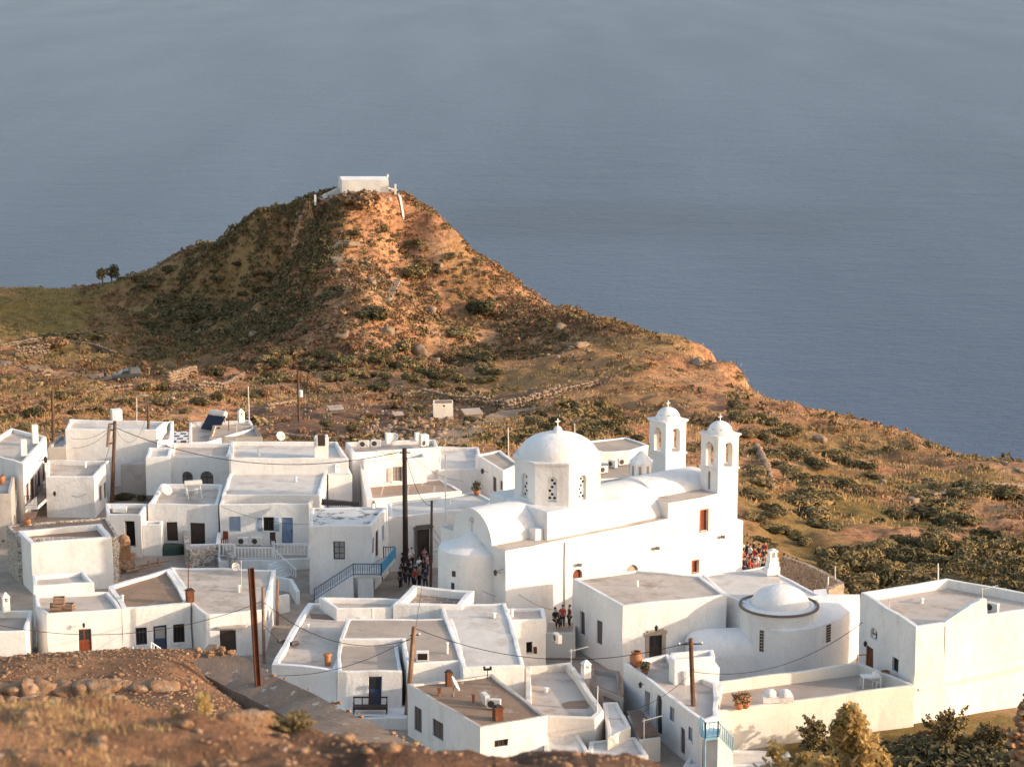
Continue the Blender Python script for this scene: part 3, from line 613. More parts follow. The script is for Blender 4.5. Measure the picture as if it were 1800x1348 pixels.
# --- lower left row
house('raised white roof box above the house with the panelled brown door', [(57, 1030), (166, 1023), (148, 1003), (57, 1011)], 3.9, 1, .3, deck='roof_beige')
house('white row house with a panelled brown door', [(64, 1066), (82, 1080), (214, 1069), (190, 1038), (60, 1044)], 3.3, -1, .22, deck='roof_beige', ops=[O('door', 138.5, 1105, 160, 1154, c='red_wood', glazed=1, leaves=2, fc='brown_wood')])
house('white row house with a brown sunken roof and navy door', [(215, 1069), (334, 1060), (300, 998), (190, 1030)], 3.25, -1, .2, th=.35, deck='roof_brown', ops=[O('win', 239, 1102, 258.5, 1133, c='navy', n=(3, 1), gm='dark_inside'), O('door', 270, 1099, 294, 1157, c='navy', glazed=1, gm='glass_pale'), O('win', 305, 1097, 324.5, 1130, c='dark_wood', n=(3, 1), gm='dark_inside')], chim=[(334, 1057, 3.25, .95, .5, 'brick')])
house('white corner house with a pale cracked roof and dark double doors', [(335, 1060), (362, 1080), (466, 1072), (485, 1000), (300, 996)], 3.15, -1, .1, deck='roof_beige', ops=[O('door', 387, 1107, 415, 1148, c='dark_wood', leaves=2), O('win', 470, 1080, 474, 1095, c='mid_blue', n=(1, 2)), O('shut', 476.5, 1106, 479, 1140, c='dark_wood')])
house('white house cut by the left picture edge with a low roof railing', [(-60, 1110), (45, 1108), (58, 1072), (-40, 1072)], 2.7, -1.5, .5, deck='roof_grey', chim=[(11, 1075, 2.7, 1.3, .5, 'white')])
# --- two storey house with blue balcony
b12 = house('two storey white house with peeling roof and a blue balcony', [(543, 924), (652, 924), (682, 891), (546, 891)], 5.35, -1, .1, deck='roof_peeling', ops=[O('win', 586.5, 951, 606.5, 983, c='dark_wood', n=(2, 3), gm='glass_pale'), O('door', 660.5, 933, 665.5, 985, c='dark_wood', h=2.0), O('shut', 671, 924, 675.5, 950, c='pale_blue'), O('shut', 654.5, 944, 658, 972, c='wood_pale'), O('door', 671.5, 1010, 674.5, 1040, c='dark_wood'), O('dark', 657.5, 1022, 660, 1050)], chim=[(657, 893, 5.35, .6, .3, 'pot')])
# --- centre front cluster
house('white house with a wide pale flat roof at the centre front', [(476, 1166), (592, 1180), (652, 1062), (541, 1059)], 3.0, -1.5, .25, th=.4, deck='roof_beige')
house('small terrace house with brown tile floor and thick white parapet', [(690, 1062), (812, 1064), (833, 1038), (726, 1028)], 3.9, -1, .55, th=.45, deck='tile_brown')
house('low white parapet roof between the tile terrace and pale flat roof', [(590, 1070), (690, 1068), (705, 1052), (560, 1049)], 3.6, -1, .35, deck='roof_beige')
house('house with the broad brown concrete roof behind the wooden pole', [(597, 1123), (705, 1123), (714, 1166), (817, 1160), (796, 1087), (609, 1087)], 3.65, -1, .06, deck='roof_grey', wallm='plaster', ops=[])
house('white house with smooth sloping white roof and brown stains', [(812, 1173), (922, 1169), (890, 1060), (772, 1061)], 3.7, -1, .1, deck='roof_white')
house('white house front with a navy glazed door above the wooden bench', [(592, 1180), (706, 1179), (698, 1127), (596, 1127)], 3.2, -1.5, .05, deck='roof_grey', ops=[O('door', 648, 1190, 670, 1242, c='navy', glazed=1)])
house('low white terrace wall under the wooden bench', [(560, 1258), (716, 1262), (722, 1240), (560, 1236)], 0.75, -2, .0, th=.2, deck='plaster', name='terrace', cat='terrace')
house('little white house beside the three seated people', [(893, 1090), (960, 1087), (957, 1069), (889, 1070)], 3.5, -1, .15, deck='roof_beige', ops=[O('dark', 925, 1128, 936, 1149), O('door', 937, 1136, 944, 1149, c='brown_wood')])
house('foreground house with a stained brown roof and dark eave', [(716, 1201), (843, 1279), (962, 1258), (866, 1185)], 3.4, -2, .14, th=.22, deck='roof_brown', capm='roof_beige', ops=[O('shut', 727.5, 1243, 740, 1285, c='grey_wood', leaves=2), O('shut', 760.5, 1266, 779, 1298, c='grey_wood', leaves=2), O('win', 869, 1300, 893, 1312, c='dark_wood', n=(3, 1))], chim=[(875, 1264, 3.3, .9, .5, 'brick'), (789, 1204, 3.3, 1.0, .36, 'brick')])
house('cream roof terrace house behind the stained brown roof', [(925, 1258), (1046, 1262), (1062, 1246), (1002, 1163), (924, 1170)], 2.7, -2, .5, th=.35, deck='roof_beige', wallm='plaster_cream', chim=[(1030, 1190, 2.9, 1.1, .5, 'white')])
house('low cream house with ruined rubble front below the roof terrace', [(1010, 1270), (1068, 1266), (1068, 1255), (1000, 1258)], 1.9, -2, .05, deck='roof_beige', wallm='rubble_brown', name='stone_house', ops=[O('win', 1018, 1286, 1036, 1299, c='pale_blue', n=(2, 1))])
house('small cream flat roof in front of the ruined rubble wall', [(958, 1330), (1040, 1330), (1008, 1270), (955, 1272)], 1.6, -3, .06, deck='roof_white', wallm='plaster_cream')
house('small pale flat roof at the bottom edge beside the lane', [(1030, 1334), (1140, 1328), (1118, 1293), (1036, 1302)], 1.5, -3, .12, deck='roof_white', wallm='plaster_cream')
house('cream box annex beside the corrugated lean-to', [(1068, 1296), (1109, 1276), (1086, 1232), (1060, 1233)], 2.2, -2, .08, deck='roof_white', wallm='plaster_cream')
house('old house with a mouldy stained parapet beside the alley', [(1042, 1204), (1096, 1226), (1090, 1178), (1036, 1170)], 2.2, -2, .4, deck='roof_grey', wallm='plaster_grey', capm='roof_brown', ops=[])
# --- right of the church front
house('large white house with a stone framed door in front of the church', [(1006, 1016), (1095, 1065), (1277, 1045), (1232, 1011), (1117, 1002)], 5.0, -1, .12, deck='roof_beige', ops=[O('shut', 1020.5, 1074, 1029, 1115, c='grey_wood', leaves=1), O('shut', 1049, 1091, 1058, 1132, c='grey_wood', leaves=1), O('door', 1140.5, 1116, 1163, 1166, c='dark_wood', surround='tan_stone', leaves=2, glazed=1)])
house('flat white roof joined behind the small domed church', [(1277, 1047), (1312, 1060), (1445, 1046), (1345, 995), (1232, 1010)], 4.6, -1, .1, deck='roof_white')
house('white box house with low roof walls beside the lamp pole', [(1177, 1154), (1186, 1161), (1256, 1153), (1253, 1141), (1180, 1146)], 4.6, -1, .3, deck='roof_white')
house('white stair block in front of the white box house', [(1190, 1172), (1203, 1180), (1265, 1172), (1254, 1158)], 3.9, -2, .02, deck='roof_beige')
lane_h = house('white lane house with an arched doorway and two oval windows', [(1096, 1164), (1235, 1268), (1262, 1258), (1262, 1200), (1195, 1172), (1175, 1148)], 3.3, -2.5, .3, deck='roof_beige', ops=[O('dark', 1133, 1216, 1142, 1260), O('door', 1153.5, 1222, 1163, 1290, c='dark_wood', arch=1), O('win', 1177.5, 1243, 1185.5, 1268, c='mid_blue', n=(1, 1), gm='glass_pale', depth=.08), O('door', 1196, 1278, 1204, 1325, c='grey_wood'), O('win', 1210, 1277, 1217, 1301, c='mid_blue', n=(1, 1), gm='glass_pale', depth=.08)])
house('white courtyard terrace with a grey floor and long cream front wall', [(1255, 1250), (1609, 1204), (1512, 1163), (1262, 1197)], 2.75, -3, .75, th=.3, deck='roof_grey', wallm='plaster_cream', name='courtyard', cat='terrace')
house('large bright house at the right edge with a gabled parapet', [(1513, 1041), (1610, 1101), (1662, 1094), (1730, 1082), (1900, 1058), (1664, 1016)], 6.45, -4, .6, th=.3, deck='roof_beige', ops=[O('win', 1530.5, 1103, 1543, 1123, c='plaster', n=(2, 1), depth=.2, sm='plaster', arch=1), O('door', 1522, 1136, 1535, 1178, c='brown_wood'), O('win', 1568.5, 1156, 1579.5, 1181, c='dark_wood', n=(2, 1), depth=.2)])
house('low white wall house at the bottom right under the bushes', [(1200, 1345), (1400, 1345), (1385, 1318), (1215, 1318)], 0.4, -3, .1, deck='roof_white')
# ------------------------------------------------------------------ the big church
TH = rad(36.0); E1 = Vector((math.cos(TH), math.sin(TH))); E2 = Vector((-math.sin(TH), math.cos(TH)))
_c = pz(889, 968, 6.7); C0 = Vector((_c.x, _c.y)); CL, CW = 21.6, 8.1
def ch(a, b, z=None):
    p = C0 + E1*a + E2*b
    return p if z is None else Vector((p.x, p.y, z))
def plane_px(A, B, u0, v0, u1, v1):
    e = (B-A).normalized(); nr = Vector((e.y, -e.x, 0)); A3 = Vector((A.x, A.y, 0))
    def hit(u, v): d = ray(u, v); return CAMP + d*((A3-CAMP).dot(nr)/d.dot(nr))
    uc, vc = (u0+u1)/2, (v0+v1)/2
    sa, sb = sorted(((Vector(hit(u, vc)[:2])-A).dot(e) for u in (u0, u1)))
    return sa, sb, hit(uc, v1).z, hit(uc, v0).z
def rect(a0, a1, b0, b1): return [ch(a0, b0), ch(a1, b0), ch(a1, b1), ch(a0, b1)]
def vault(mb, a0, a1, bc, r, h, z, n=20, ends=True):
    prof = [(bc-r*math.cos(math.pi*k/n), z+h*math.sin(math.pi*k/n)) for k in range(n+1)]
    na = max(1, int((a1-a0)/1.0))
    for q in range(na):
        x0 = a0+(a1-a0)*q/na; x1 = a0+(a1-a0)*(q+1)/na
        for (b0, z0), (b1, z1) in zip(prof, prof[1:]): mb.face([ch(x0, b0, z0), ch(x1, b0, z0), ch(x1, b1, z1), ch(x0, b1, z1)])
    if ends:
        mb.face([ch(a0, b, zz) for b, zz in prof]); mb.face([ch(a1, b, zz) for b, zz in prof[::-1]])
def dome_prof(r, h, n=14): return [(r*math.cos(math.pi/2*k/n), h*math.sin(math.pi/2*k/n)) for k in range(n)] + [(0.001, h)]
def cross_mesh(c, h, t=0.07, rz=TH):
    mb = MB(); c = Vector(c)
    mb.lathe(c+Vector((0, 0, -0.02)), [(t*1.6, 0), (t*1.2, h*.12), (t*.7, h*.2), (0.001, h*.22)], 10)
    mb.box(c+Vector((0, 0, h*.55)), (t, t, h*.9), rz)
    d = Vector((math.cos(rz), math.sin(rz), 0))
    for k in (-1, 1):
        mb.box(c+Vector((0, 0, h*.68))+d*(k*(h*.15+t*.25)), (h*.3-t*.5, t, t), rz)
        mb.lathe(c+Vector((0, 0, h*.68-t))+d*k*h*.32, [(0.001, 0), (t, t), (0.001, 2*t)], 8)
    mb.lathe(c+Vector((0, 0, h-t)), [(0.001, 0), (t, t), (0.001, 2*t)], 8)
    return mb
church = thing('church', 'big white church with an octagonal domed drum and two bell towers', 'church', ch(CL/2, CW/2, -1))
mb = MB(0.05); fl = []
A, B, Bn = ch(0, 0), ch(14.8, 0), ch(CL, 0)
op1 = [plane_px(A, B, 1006, 1000, 1023, 1050)+(True,), plane_px(A, B, 1100, 993, 1122, 1040)+(True,)]
Pw = wall_grid(mb, A, B, -1, 6.7, op1, 0.22)
op2 = [plane_px(B, Bn, 1231, 896, 1244, 933)+(False,), plane_px(B, Bn, 1217, 985, 1227.5, 1006)+(False,)]
Pn = wall_grid(mb, B, Bn, -1, 7.9, op2, 0.28)
wall_grid(mb, Bn, ch(CL, CW), -2, 7.9, [], 0); wall_grid(mb, ch(CL, CW), ch(14.8, CW), -1, 7.9, [], 0)
wall_grid(mb, ch(14.8, CW), ch(0, CW), -1, 6.7, [], 0); wall_grid(mb, ch(0, CW), ch(0, 0), -1, 6.7, [], 0)
wall_grid(mb, ch(14.8, CW), B, 6.4, 7.9, [], 0)
w = mb.obj('wall', 'plaster', church, merge=True); bv = w.modifiers.new('soft_edges', 'BEVEL'); bv.width = 0.06; bv.segments = 2; bv.limit_method = 'ANGLE'; bv.angle_limit = rad(50)
mb = MB(0.04); mb.face([ch(0, 0, 6.69), ch(14.8, 0, 6.69), ch(14.8, CW, 6.69), ch(0, CW, 6.69)]); mb.face([ch(14.8, 0, 7.89), ch(CL, 0, 7.89), ch(CL, CW, 7.89), ch(14.8, CW, 7.89)]); mb.obj('roof', 'roof_beige', church)
for (s0, s1, z0, z1, ar), c in zip(op1, ('red_wood', 'tan_stone')): fill_opening(church, Pw, 'door', s0, s1, z0, z1, dict(arch=1, c=c, depth=0.2))
for s0, s1, z0, z1, ar in op2: fill_opening(church, Pn, 'shut', s0, s1, z0, z1, dict(c='red_wood', leaves=1, depth=0.26))
# window borders, drainpipe, floodlights
for s0, s1, z0, z1, ar in op2:
    mb = MB()
    for q in ((s0-.07, s0-.004, z0-.07, z1+.07), (s1+.004, s1+.07, z0-.07, z1+.07), (s0, s1, z1+.004, z1+.07), (s0, s1, z0-.07, z0-.004)): lbox(mb, Pn, *q, -0.03, 0.05)
    mb.obj('window_border', 'terracotta', church)
s, _, z0, z1 = plane_px(A, B, 992, 945, 994, 1040); mb = MB(); mb.tube([Pw(s, 0, -.07), Pw(s, 6.5, -.07)], 0.04); mb.obj('drainpipe', 'plaster_grey', church)
for P_, a_, b_, u, v in ((Pw, A, B, 1016, 990), (Pw, A, B, 1153, 961), (Pn, B, Bn, 1268, 941)):
    s, _, z, _ = plane_px(a_, b_, u-1, v-1, u+1, v+1); mb = MB(); mb.tube([P_(s, z, 0), P_(s, z, -.2)], 0.025); mb.box(P_(s-.08, z+.02, -.26), (.15, .16, .2), TH, .4); mb.box(P_(s+.09, z-.02, -.25), (.14, .16, .2), TH, .4); mb.obj('floodlight', 'grey_wood', church)
# raised block, vaults
mb = MB(0.04); mb.prism(rect(4.0, 11.3, .5, CW-.5), 6.6, 8.75); mb.prism(rect(3.25, 3.997, .9, CW-.9), 6.6, 7.5); w = mb.obj('crossing_block', 'plaster', church)
bv = w.modifiers.new('soft_edges', 'BEVEL'); bv.width = 0.1; bv.segments = 3; bv.limit_method = 'ANGLE'
mb = MB(0.03); vault(mb, -0.03, 4.2, 4.05, 2.4, 2.3, 6.6); mb.obj('vault', 'plaster', church, smooth=rad(45), merge=True)
mb = MB(0.03); vault(mb, 11.1, 14.95, 4.05, 3.35, 2.2, 6.6); mb.obj('vault', 'plaster', church, smooth=rad(45), merge=True)
mb = MB(0.03); vault(mb, 14.9, CL-.6, 4.05, 2.2, 1.15, 7.8); mb.obj('vault', 'plaster', church, smooth=rad(45), merge=True)
# apse
ap = ch(-0.0, 4.05, 0); a0 = TH+math.pi/2
mb = MB(0.02); mb.lathe(ap, [(2.5, -1), (2.5, 1), (2.5, 3), (2.5, 5.9), (2.42, 6.12), (1.9, 6.28), (1.25, 6.5), (.6, 6.95), (.2, 7.2), (0.01, 7.25)], 28, a0, a0+math.pi); mb.obj('apse', 'plaster', church, smooth=rad(40))
for dx, z, wd, hh in ((-.52, 4.7, .30, .42), (-.55, 3.75, .26, .55)):
    w_ = math.atan2(-math.sqrt(1-dx*dx), dx); p = ap+Vector((2.49*math.cos(w_), 2.49*math.sin(w_), z)); mb = MB(); mb.box(p, (.06, wd, hh), w_); mb.obj('window', 'ac_dark', church)
p = ch(-.06, 4.05, 7.6); mb = MB(); mb.tube([p+Vector((0, 0, -.35)), p+Vector((0, 0, .35))], .03); mb.lathe(p+Vector((0, 0, .35)), [(.16, 0), (.2, .15), (.16, .3), (.02, .35)], 8); mb.obj('ornament', 'pale_metal', church)
# drum
dc = ch(7.6, 4.05); R8 = 3.25; mb = MB(0.025); dw = []
ang = [TH+math.pi/8+k*math.pi/4 for k in range(8)]; V8 = [Vector((dc.x+R8*math.cos(a), dc.y+R8*math.sin(a))) for a in ang]
for k in range(8):
    A8, B8 = V8[k], V8[(k+1) % 8]; L = (B8-A8).length; c = L/2
    dw.append((wall_grid(mb, A8, B8, 8.6, 11.75, [(c-.36, c+.36, 9.0, 10.85, True)], 0.24), c))
w = mb.obj('drum', 'plaster', church, merge=True); bv = w.modifiers.new('soft_edges', 'BEVEL'); bv.width = 0.05; bv.segments = 2; bv.limit_method = 'ANGLE'; bv.angle_limit = rad(30)
for P8, c in dw:
    mb = MB(); r = .36; N = 10; ring = [(c-r, 9.0), (c+r, 9.0)]+[(c+r*math.cos(math.pi*k/N), 10.49+r*math.sin(math.pi*k/N)) for k in range(N+1)]
    mb.face([P8(x, y, .22) for x, y in ring]); wn = mb.obj('window', 'plaster', church)
    mg = MB(); e = Vector((P8(1, 0)-P8(0, 0))); nn = Vector((e.y, -e.x, 0)).normalized()
    for q, (dx, z) in enumerate(((-.17, 9.25), (.17, 9.25), (0, 9.52), (-.17, 9.79), (.17, 9.79), (0, 10.06), (-.17, 10.33), (.17, 10.33), (0, 10.56))):
        if q in (4, 6): continue
        mg.face([P8(c+dx+.10*math.cos(t*.5236), z+.10*math.sin(t*.5236), .21) for t in range(12)])
    mg.obj('pane', 'dark_inside', wn)
mb = MB(0.015); mb.prism([Vector((dc.x+(R8+.12)*math.cos(a), dc.y+(R8+.12)*math.sin(a))) for a in ang], 11.752, 11.87)
mb.obj('cornice', 'plaster', church)
mb = MB(0.03); mb.lathe(Vector((dc.x, dc.y, 11.84)), [(2.95, 0)]+dome_prof(2.88, 1.66, 18), 48); mb.obj('dome', 'plaster', church, smooth=True)
mb = MB(); mb.lathe(Vector((dc.x, dc.y, 13.44)), [(.42, -.05), (.36, .1), (.30, .28), (.22, .42), (.08, .5), (.001, .52)], 16); mb.obj('finial', 'plaster', church, smooth=True)
cross_mesh((dc.x, dc.y, 13.88), .58, .06).obj('cross', 'plaster', church)
# bell towers
def tower(b0, b1, with_slit):
    a0, a1 = CL-2.0, CL; t = .5; mb = MB(0.02); q = rect(a0, a1, b0, b1)
    for k in range(4):
        A8, B8 = q[k], q[(k+1) % 4]; L = 2.0; c = L/2
        slit = [(c-.14, c+.14, 8.0, 9.4, False)] if k in (3,) and with_slit else []
        Pq = wall_grid(mb, A8, B8, 7.85, 9.7, slit, .3)
        for s in slit: fill_opening(tw, Pq, 'shut', s[0], s[1], s[2], s[3], dict(c='grey_wood', leaves=1, depth=.28))
        wall_grid(mb, A8, B8, 9.7, 12.15, [(c-.42, c+.42, 9.8, 11.7, True)], t)
    q2 = inset(q, t)
    for k in range(4):
        A8, B8 = q2[k], q2[(k+1) % 4]; L = (B8-A8).length; c = L/2
        wall_grid(mb, A8, B8, 9.71, 12.15, [(c-.42, c+.42, 9.8, 11.7, True)], 0, flip=True)
    mb.face([(p.x, p.y, 9.72) for p in q2])
    w = mb.obj('bell_tower', 'plaster', church, merge=True)
    mb = MB(); mb.prism(inset(q, -.14), 12.15, 12.28); mb.prism(inset(q, -.06), 12.06, 12.149)
    mb.obj('cornice', 'plaster', w); mb = MB(); mb.prism(inset(q, -.09), 9.58, 9.69); mb.obj('moulding', 'plaster', w)
    c = ch((a0+a1)/2, (b0+b1)/2)
    m2 = MB(0.015); m2.lathe(Vector((c.x, c.y, 12.27)), [(.98, 0)]+dome_prof(.95, .92, 10), 32); m2.obj('dome', 'plaster', w, smooth=True)
    m3 = MB()
    for k in range(8):
        x = TH+k*math.pi/4+.2; m3.lathe(Vector((c.x+.86*math.cos(x), c.y+.86*math.sin(x), 12.66)), [(.001, -.05), (.05, 0), (.001, .05)], 8)
    m3.obj('vent_hole', 'dark_inside', w)
    cross_mesh((c.x, c.y, 13.16), .5, .05).obj('cross', 'plaster', w)
    # bell hangs free: a thing of its own
    bt = thing('bell', 'bronze bell hanging in the %s bell tower of the church' % ('near' if with_slit else 'far'), 'bell', (c.x, c.y, 11.0))
    m4 = MB(); m4.lathe(Vector((c.x, c.y, 10.85)), [(.2, 0), (.15, .08), (.12, .24), (.08, .32), (.001, .34)], 16); m4.obj('bell_body', 'brass', bt, smooth=True)
    m5 = MB(); m5.box(Vector((c.x, c.y, 11.25)), (1.5, .08, .1), TH); m5.obj('beam', 'dark_wood', bt)
tw = church
tower(0, 2.0, True); tower(CW-2.0, CW, False)
mb = MB(0.03); mb.prism(rect(CL-2.0, CL, 0.003, 1.997), 7.8, 7.86); mb.obj('tower_base', 'plaster', church)
# little turret, right buttress
tc = ch(17.0, 5.9, 8.35); mb = MB(0.01); mb.lathe(tc, [(.86, 0), (.86, 1.2), (.95, 1.22), (.95, 1.3), (.7, 1.5), (.45, 1.75), (.15, 2.05), (.001, 2.1)], 8, TH+.39, TH+.39+2*math.pi); tu = mb.obj('turret', 'plaster', church)
for k in range(8):
    x = TH+k*math.pi/4; mb = MB(); mb.box(tc+Vector((.80*math.cos(x), .80*math.sin(x), .65)), (.03, .22, .75), x); mb.obj('window', 'tan_stone', tu)
mb = MB(0.04); mb.prism(rect(CL+.003, CL+1.15, .6, 3.2), -3, 5.2); mb.obj('buttress', 'plaster', church)

# ------------------------------------------------------------------ the small domed church in front
sc_c = pz(1370, 1072, 4.3); sc2 = thing('church', 'small white church with a low round dome ringed by dark stones', 'church', (sc_c.x, sc_c.y, -1))
X0, Y0 = sc_c.x, sc_c.y
Y0 += .3
mb = MB(0.03); mb.lathe((X0, Y0, 0), [(2.6, -1), (2.6, 1.5), (2.6, 3), (2.6, 4.42), (2.62, 4.5), (2.0, 4.6)], 40); mb.obj('drum', 'plaster', sc2, smooth=rad(40))
mb = MB(0.01); mb.lathe((X0, Y0, 4.5), [(2.55, 0), (2.72, 0), (2.72, .13), (2.55, .13)], 44)
mb.obj('stone_ring', 'ring_stone', sc2)
mb = MB(0.03); mb.lathe((X0+.1, Y0+.2, 4.6), [(2.3, -.02), (2.06, .05)]+dome_prof(1.98, 1.25, 14), 40); mb.obj('dome', 'plaster', sc2, smooth=True)
cross_mesh((X0+.1, Y0+.2, 5.83), .4, .05, .2).obj('cross', 'plaster', sc2)
low = [pz(u, v, 3.6) for u, v in ((1277, 1060), (1300, 1084), (1335, 1104), (1380, 1110), (1430, 1104), (1475, 1088), (1512, 1064), (1512, 1044), (1290, 1044))]
low = ccw([Vector((p.x, p.y)) for p in low]); mb = MB(0.04); n_ = len(low)
top = [Vector((X0+(p.x-X0)*.72, Y0+(p.y-Y0)*.55)) for p in low]
for i in range(n_):
    k = (i+1) % n_; a, b = low[i], low[k]
    for z0, z1 in ((-1, 1), (1, 3.6)): mb.face([(a.x, a.y, z0), (b.x, b.y, z0), (b.x, b.y, z1), (a.x, a.y, z1)])
    mb.face([(a.x, a.y, 3.6), (b.x, b.y, 3.6), (top[k].x, top[k].y, 4.15), (top[i].x, top[i].y, 4.15)])
mb.face([(p.x, p.y, 4.15) for p in top])
ab = mb.obj('apse_body', 'plaster', sc2, smooth=rad(38), merge=True)
for u, v0, v1 in ((1339, 1104, 1145), (1456, 1090, 1128)):
    A8 = None
    for i in range(n_):
        a, b = low[i], low[(i+1) % n_]; e = (b-a).normalized()
        if Vector((e.y, -e.x)).dot(Vector((0, 0))-a) <= 0: continue
        s0, s1, z0, z1 = plane_px(a, b, u-4, v0, u+4, v1)
        if -.2 < s0 < (b-a).length: A8 = (a, b, s0, s1, z0, z1); break
    if A8:
        a, b, s0, s1, z0, z1 = A8; e = (b-a).normalized(); nr = Vector((e.y, -e.x))
        Pq = lambda s, z, d=0.0: Vector((a.x+e.x*s-nr.x*d, a.y+e.y*s-nr.y*d, z))
        mb = MB(); z1 = min(z1, 3.5)
        lbox(mb, Pq, s0, s1, z0, z1, -.03, .1); wn = mb.obj('window', 'tan_stone', sc2); mg = MB()
        for q in range(7):
            zz = z0+(z1-z0)*(q+.25)/7; lbox(mg, Pq, s0+.05, (s0+s1)/2-.02, zz, zz+(z1-z0)*.09, -.045, .02); lbox(mg, Pq, (s0+s1)/2+.02, s1-.05, zz, zz+(z1-z0)*.09, -.045, .02)
        mg.obj('pane', 'dark_inside', wn)
# vaulted side room
vc = pz(1268, 1150, 1.6); mb = MB(0.03); ax = Vector((math.cos(.12), math.sin(.12))); ay = Vector((-ax.y, ax.x))
Q = lambda a, b, z: Vector((vc.x+ax.x*a+ay.x*b, vc.y+ax.y*a+ay.y*b, z))
N = 16; prof = [(1.15-1.75*math.cos(math.pi*k/N), 1.55+1.45*math.sin(math.pi*k/N)) for k in range(N+1)]
def endscale(t): return 1.0
xs = [-2.15, -2.0, -1.7, -1.2, -.6, 0, .6, 1.2, 1.8, 2.4, 3.0]; sc_ = [.55, .72, .87, .96, 1, 1, 1, 1, 1, 1, 1]
for (x0, s0), (x1, s1) in zip(zip(xs, sc_), zip(xs[1:], sc_[1:])):
    for (b0, z0), (b1, z1) in zip(prof, prof[1:]):
        g = lambda x, s, b, z: Q(x, 1.15+(b-1.15)*s, 1.55+(z-1.55)*s)
        mb.face([g(x0, s0, b0, z0), g(x1, s1, b0, z0), g(x1, s1, b1, z1), g(x0, s0, b1, z1)])
    mb.face([Q(x0, 1.15-1.75*s0, -1), Q(x1, 1.15-1.75*s1, -1), Q(x1, 1.15-1.75*s1, 1.55), Q(x0, 1.15-1.75*s0, 1.55)])
mb.face([Q(-2.15, 1.15+(b-1.15)*.55, 1.55+(z-1.55)*.55) for b, z in prof[::-1]]+[Q(-2.15, 1.15-.96, -1), Q(-2.15, 1.15+.96, -1)])
mb.obj('side_vault', 'plaster', sc2, smooth=rad(40), merge=True)
# roof belfry
bp = pz(1357, 1009, 4.6); mb = MB(0.02)
for z, wd, hh in ((.0, 1.0, .55), (.55, .8, .4), (.95, .66, .3)): mb.box(bp+Vector((0, 0, z+hh/2)), (wd, .55, hh-.003), .4)
for dx in (-.2, .2): mb.box(bp+Vector((dx*math.cos(.4), dx*math.sin(.4), 1.44)), (.16, .36, .4), .4)
mb.box(bp+Vector((0, 0, 1.7)), (.7, .42, .12), .4); mb.lathe(bp+Vector((0, 0, 1.76)), [(.25, 0), (.18, .1), (.001, .16)], 12)
mb.obj('belfry', 'plaster', sc2)
mb = MB(0.03); q = [pz(u, v, 3.9) for u, v in ((1436, 1062), (1460, 1062), (1452, 1034), (1430, 1036))]; mb.prism(ccw([Vector((p.x, p.y)) for p in q]), -1, 3.9); mb.obj('buttress', 'plaster', sc2)
# ------------------------------------------------------------------ rocks, walls of stone, plants
def leafmat(name, a, b, c, tr=0.0):
    m, n, l, bs = new_mat(name); t = noise_node(n, l, 0.9, 4, 0.6); oi = n.new('ShaderNodeObjectInfo')
    ad = node(n, 'ShaderNodeMath', operation='MULTIPLY_ADD'); l.new(oi.outputs['Random'], ad.inputs[0]); ad.inputs[1].default_value = 0.22; l.new(t.outputs[0], ad.inputs[2])
    r = ramp(n, [(0.40, a), (0.58, b), (0.76, c)]); l.new(ad.outputs[0], r.inputs[0]); l.new(r.outputs[0], bs.inputs['Base Color'])
    bs.inputs['Roughness'].default_value = 0.85; bs.inputs['Specular IOR Level'].default_value = 0.15
    if tr:
        tl = n.new('ShaderNodeBsdfTranslucent'); l.new(r.outputs[0], tl.inputs[0]); mx = n.new('ShaderNodeMixShader'); mx.inputs[0].default_value = tr
        l.new(bs.outputs[0], mx.inputs[1]); l.new(tl.outputs[0], mx.inputs[2]); l.new(mx.outputs[0], n['Material Output'].inputs[0])
    MATS[name] = m
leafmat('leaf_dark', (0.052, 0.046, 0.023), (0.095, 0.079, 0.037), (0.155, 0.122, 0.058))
leafmat('leaf_olive', (0.098, 0.079, 0.036), (0.175, 0.133, 0.062), (0.29, 0.212, 0.102))
leafmat('leaf_brown', (0.14, 0.078, 0.042), (0.24, 0.138, 0.074), (0.35, 0.215, 0.118))
leafmat('leaf_gold', (0.33, 0.22, 0.08), (0.48, 0.34, 0.14), (0.60, 0.46, 0.22), 0.35)
leafmat('straw', (0.25, 0.155, 0.072), (0.37, 0.24, 0.115), (0.52, 0.38, 0.21), 0.25)
leafmat('bark', (0.07, 0.05, 0.035), (0.10, 0.07, 0.05), (0.15, 0.11, 0.08))
def quads_cloud(C, Nn, size, asp=0.55, up=0.0):
    """leaf-sized quads at centres C facing about Nn"""
    k = len(C); r = np.random.normal(size=(k, 3)); n = Nn + r*0.7; n /= np.linalg.norm(n, axis=1)[:, None]+1e-9
    a = np.cross(n, np.random.normal(size=(k, 3))+np.array([0, 0, up])); a /= np.linalg.norm(a, axis=1)[:, None]+1e-9
    b = np.cross(n, a); s = (np.asarray(size)*np.random.uniform(.6, 1.35, k))[:, None]
    V = np.stack([C-a*s-b*s*asp, C+a*s-b*s*asp*.6, C+a*s*1.1+b*s*asp*.6, C-a*s*.8+b*s*asp], 1).reshape(-1, 3)
    return V, np.arange(4*k).reshape(-1, 4)
ICO = None
def ico(sub):
    bm = bmesh.new(); bmesh.ops.create_icosphere(bm, subdivisions=sub, radius=1); V = np.array([v.co[:] for v in bm.verts]); F_ = np.array([[v.index for v in f.verts] for f in bm.faces]); bm.free(); return V, F_
ICO1, ICO2, ICO3 = ico(1), ico(2), ico(3)
def n3(V, f, seed):
    return np.array([mn.noise(Vector(v)*f+Vector((seed*3.7, seed*1.3, -seed))) for v in V])
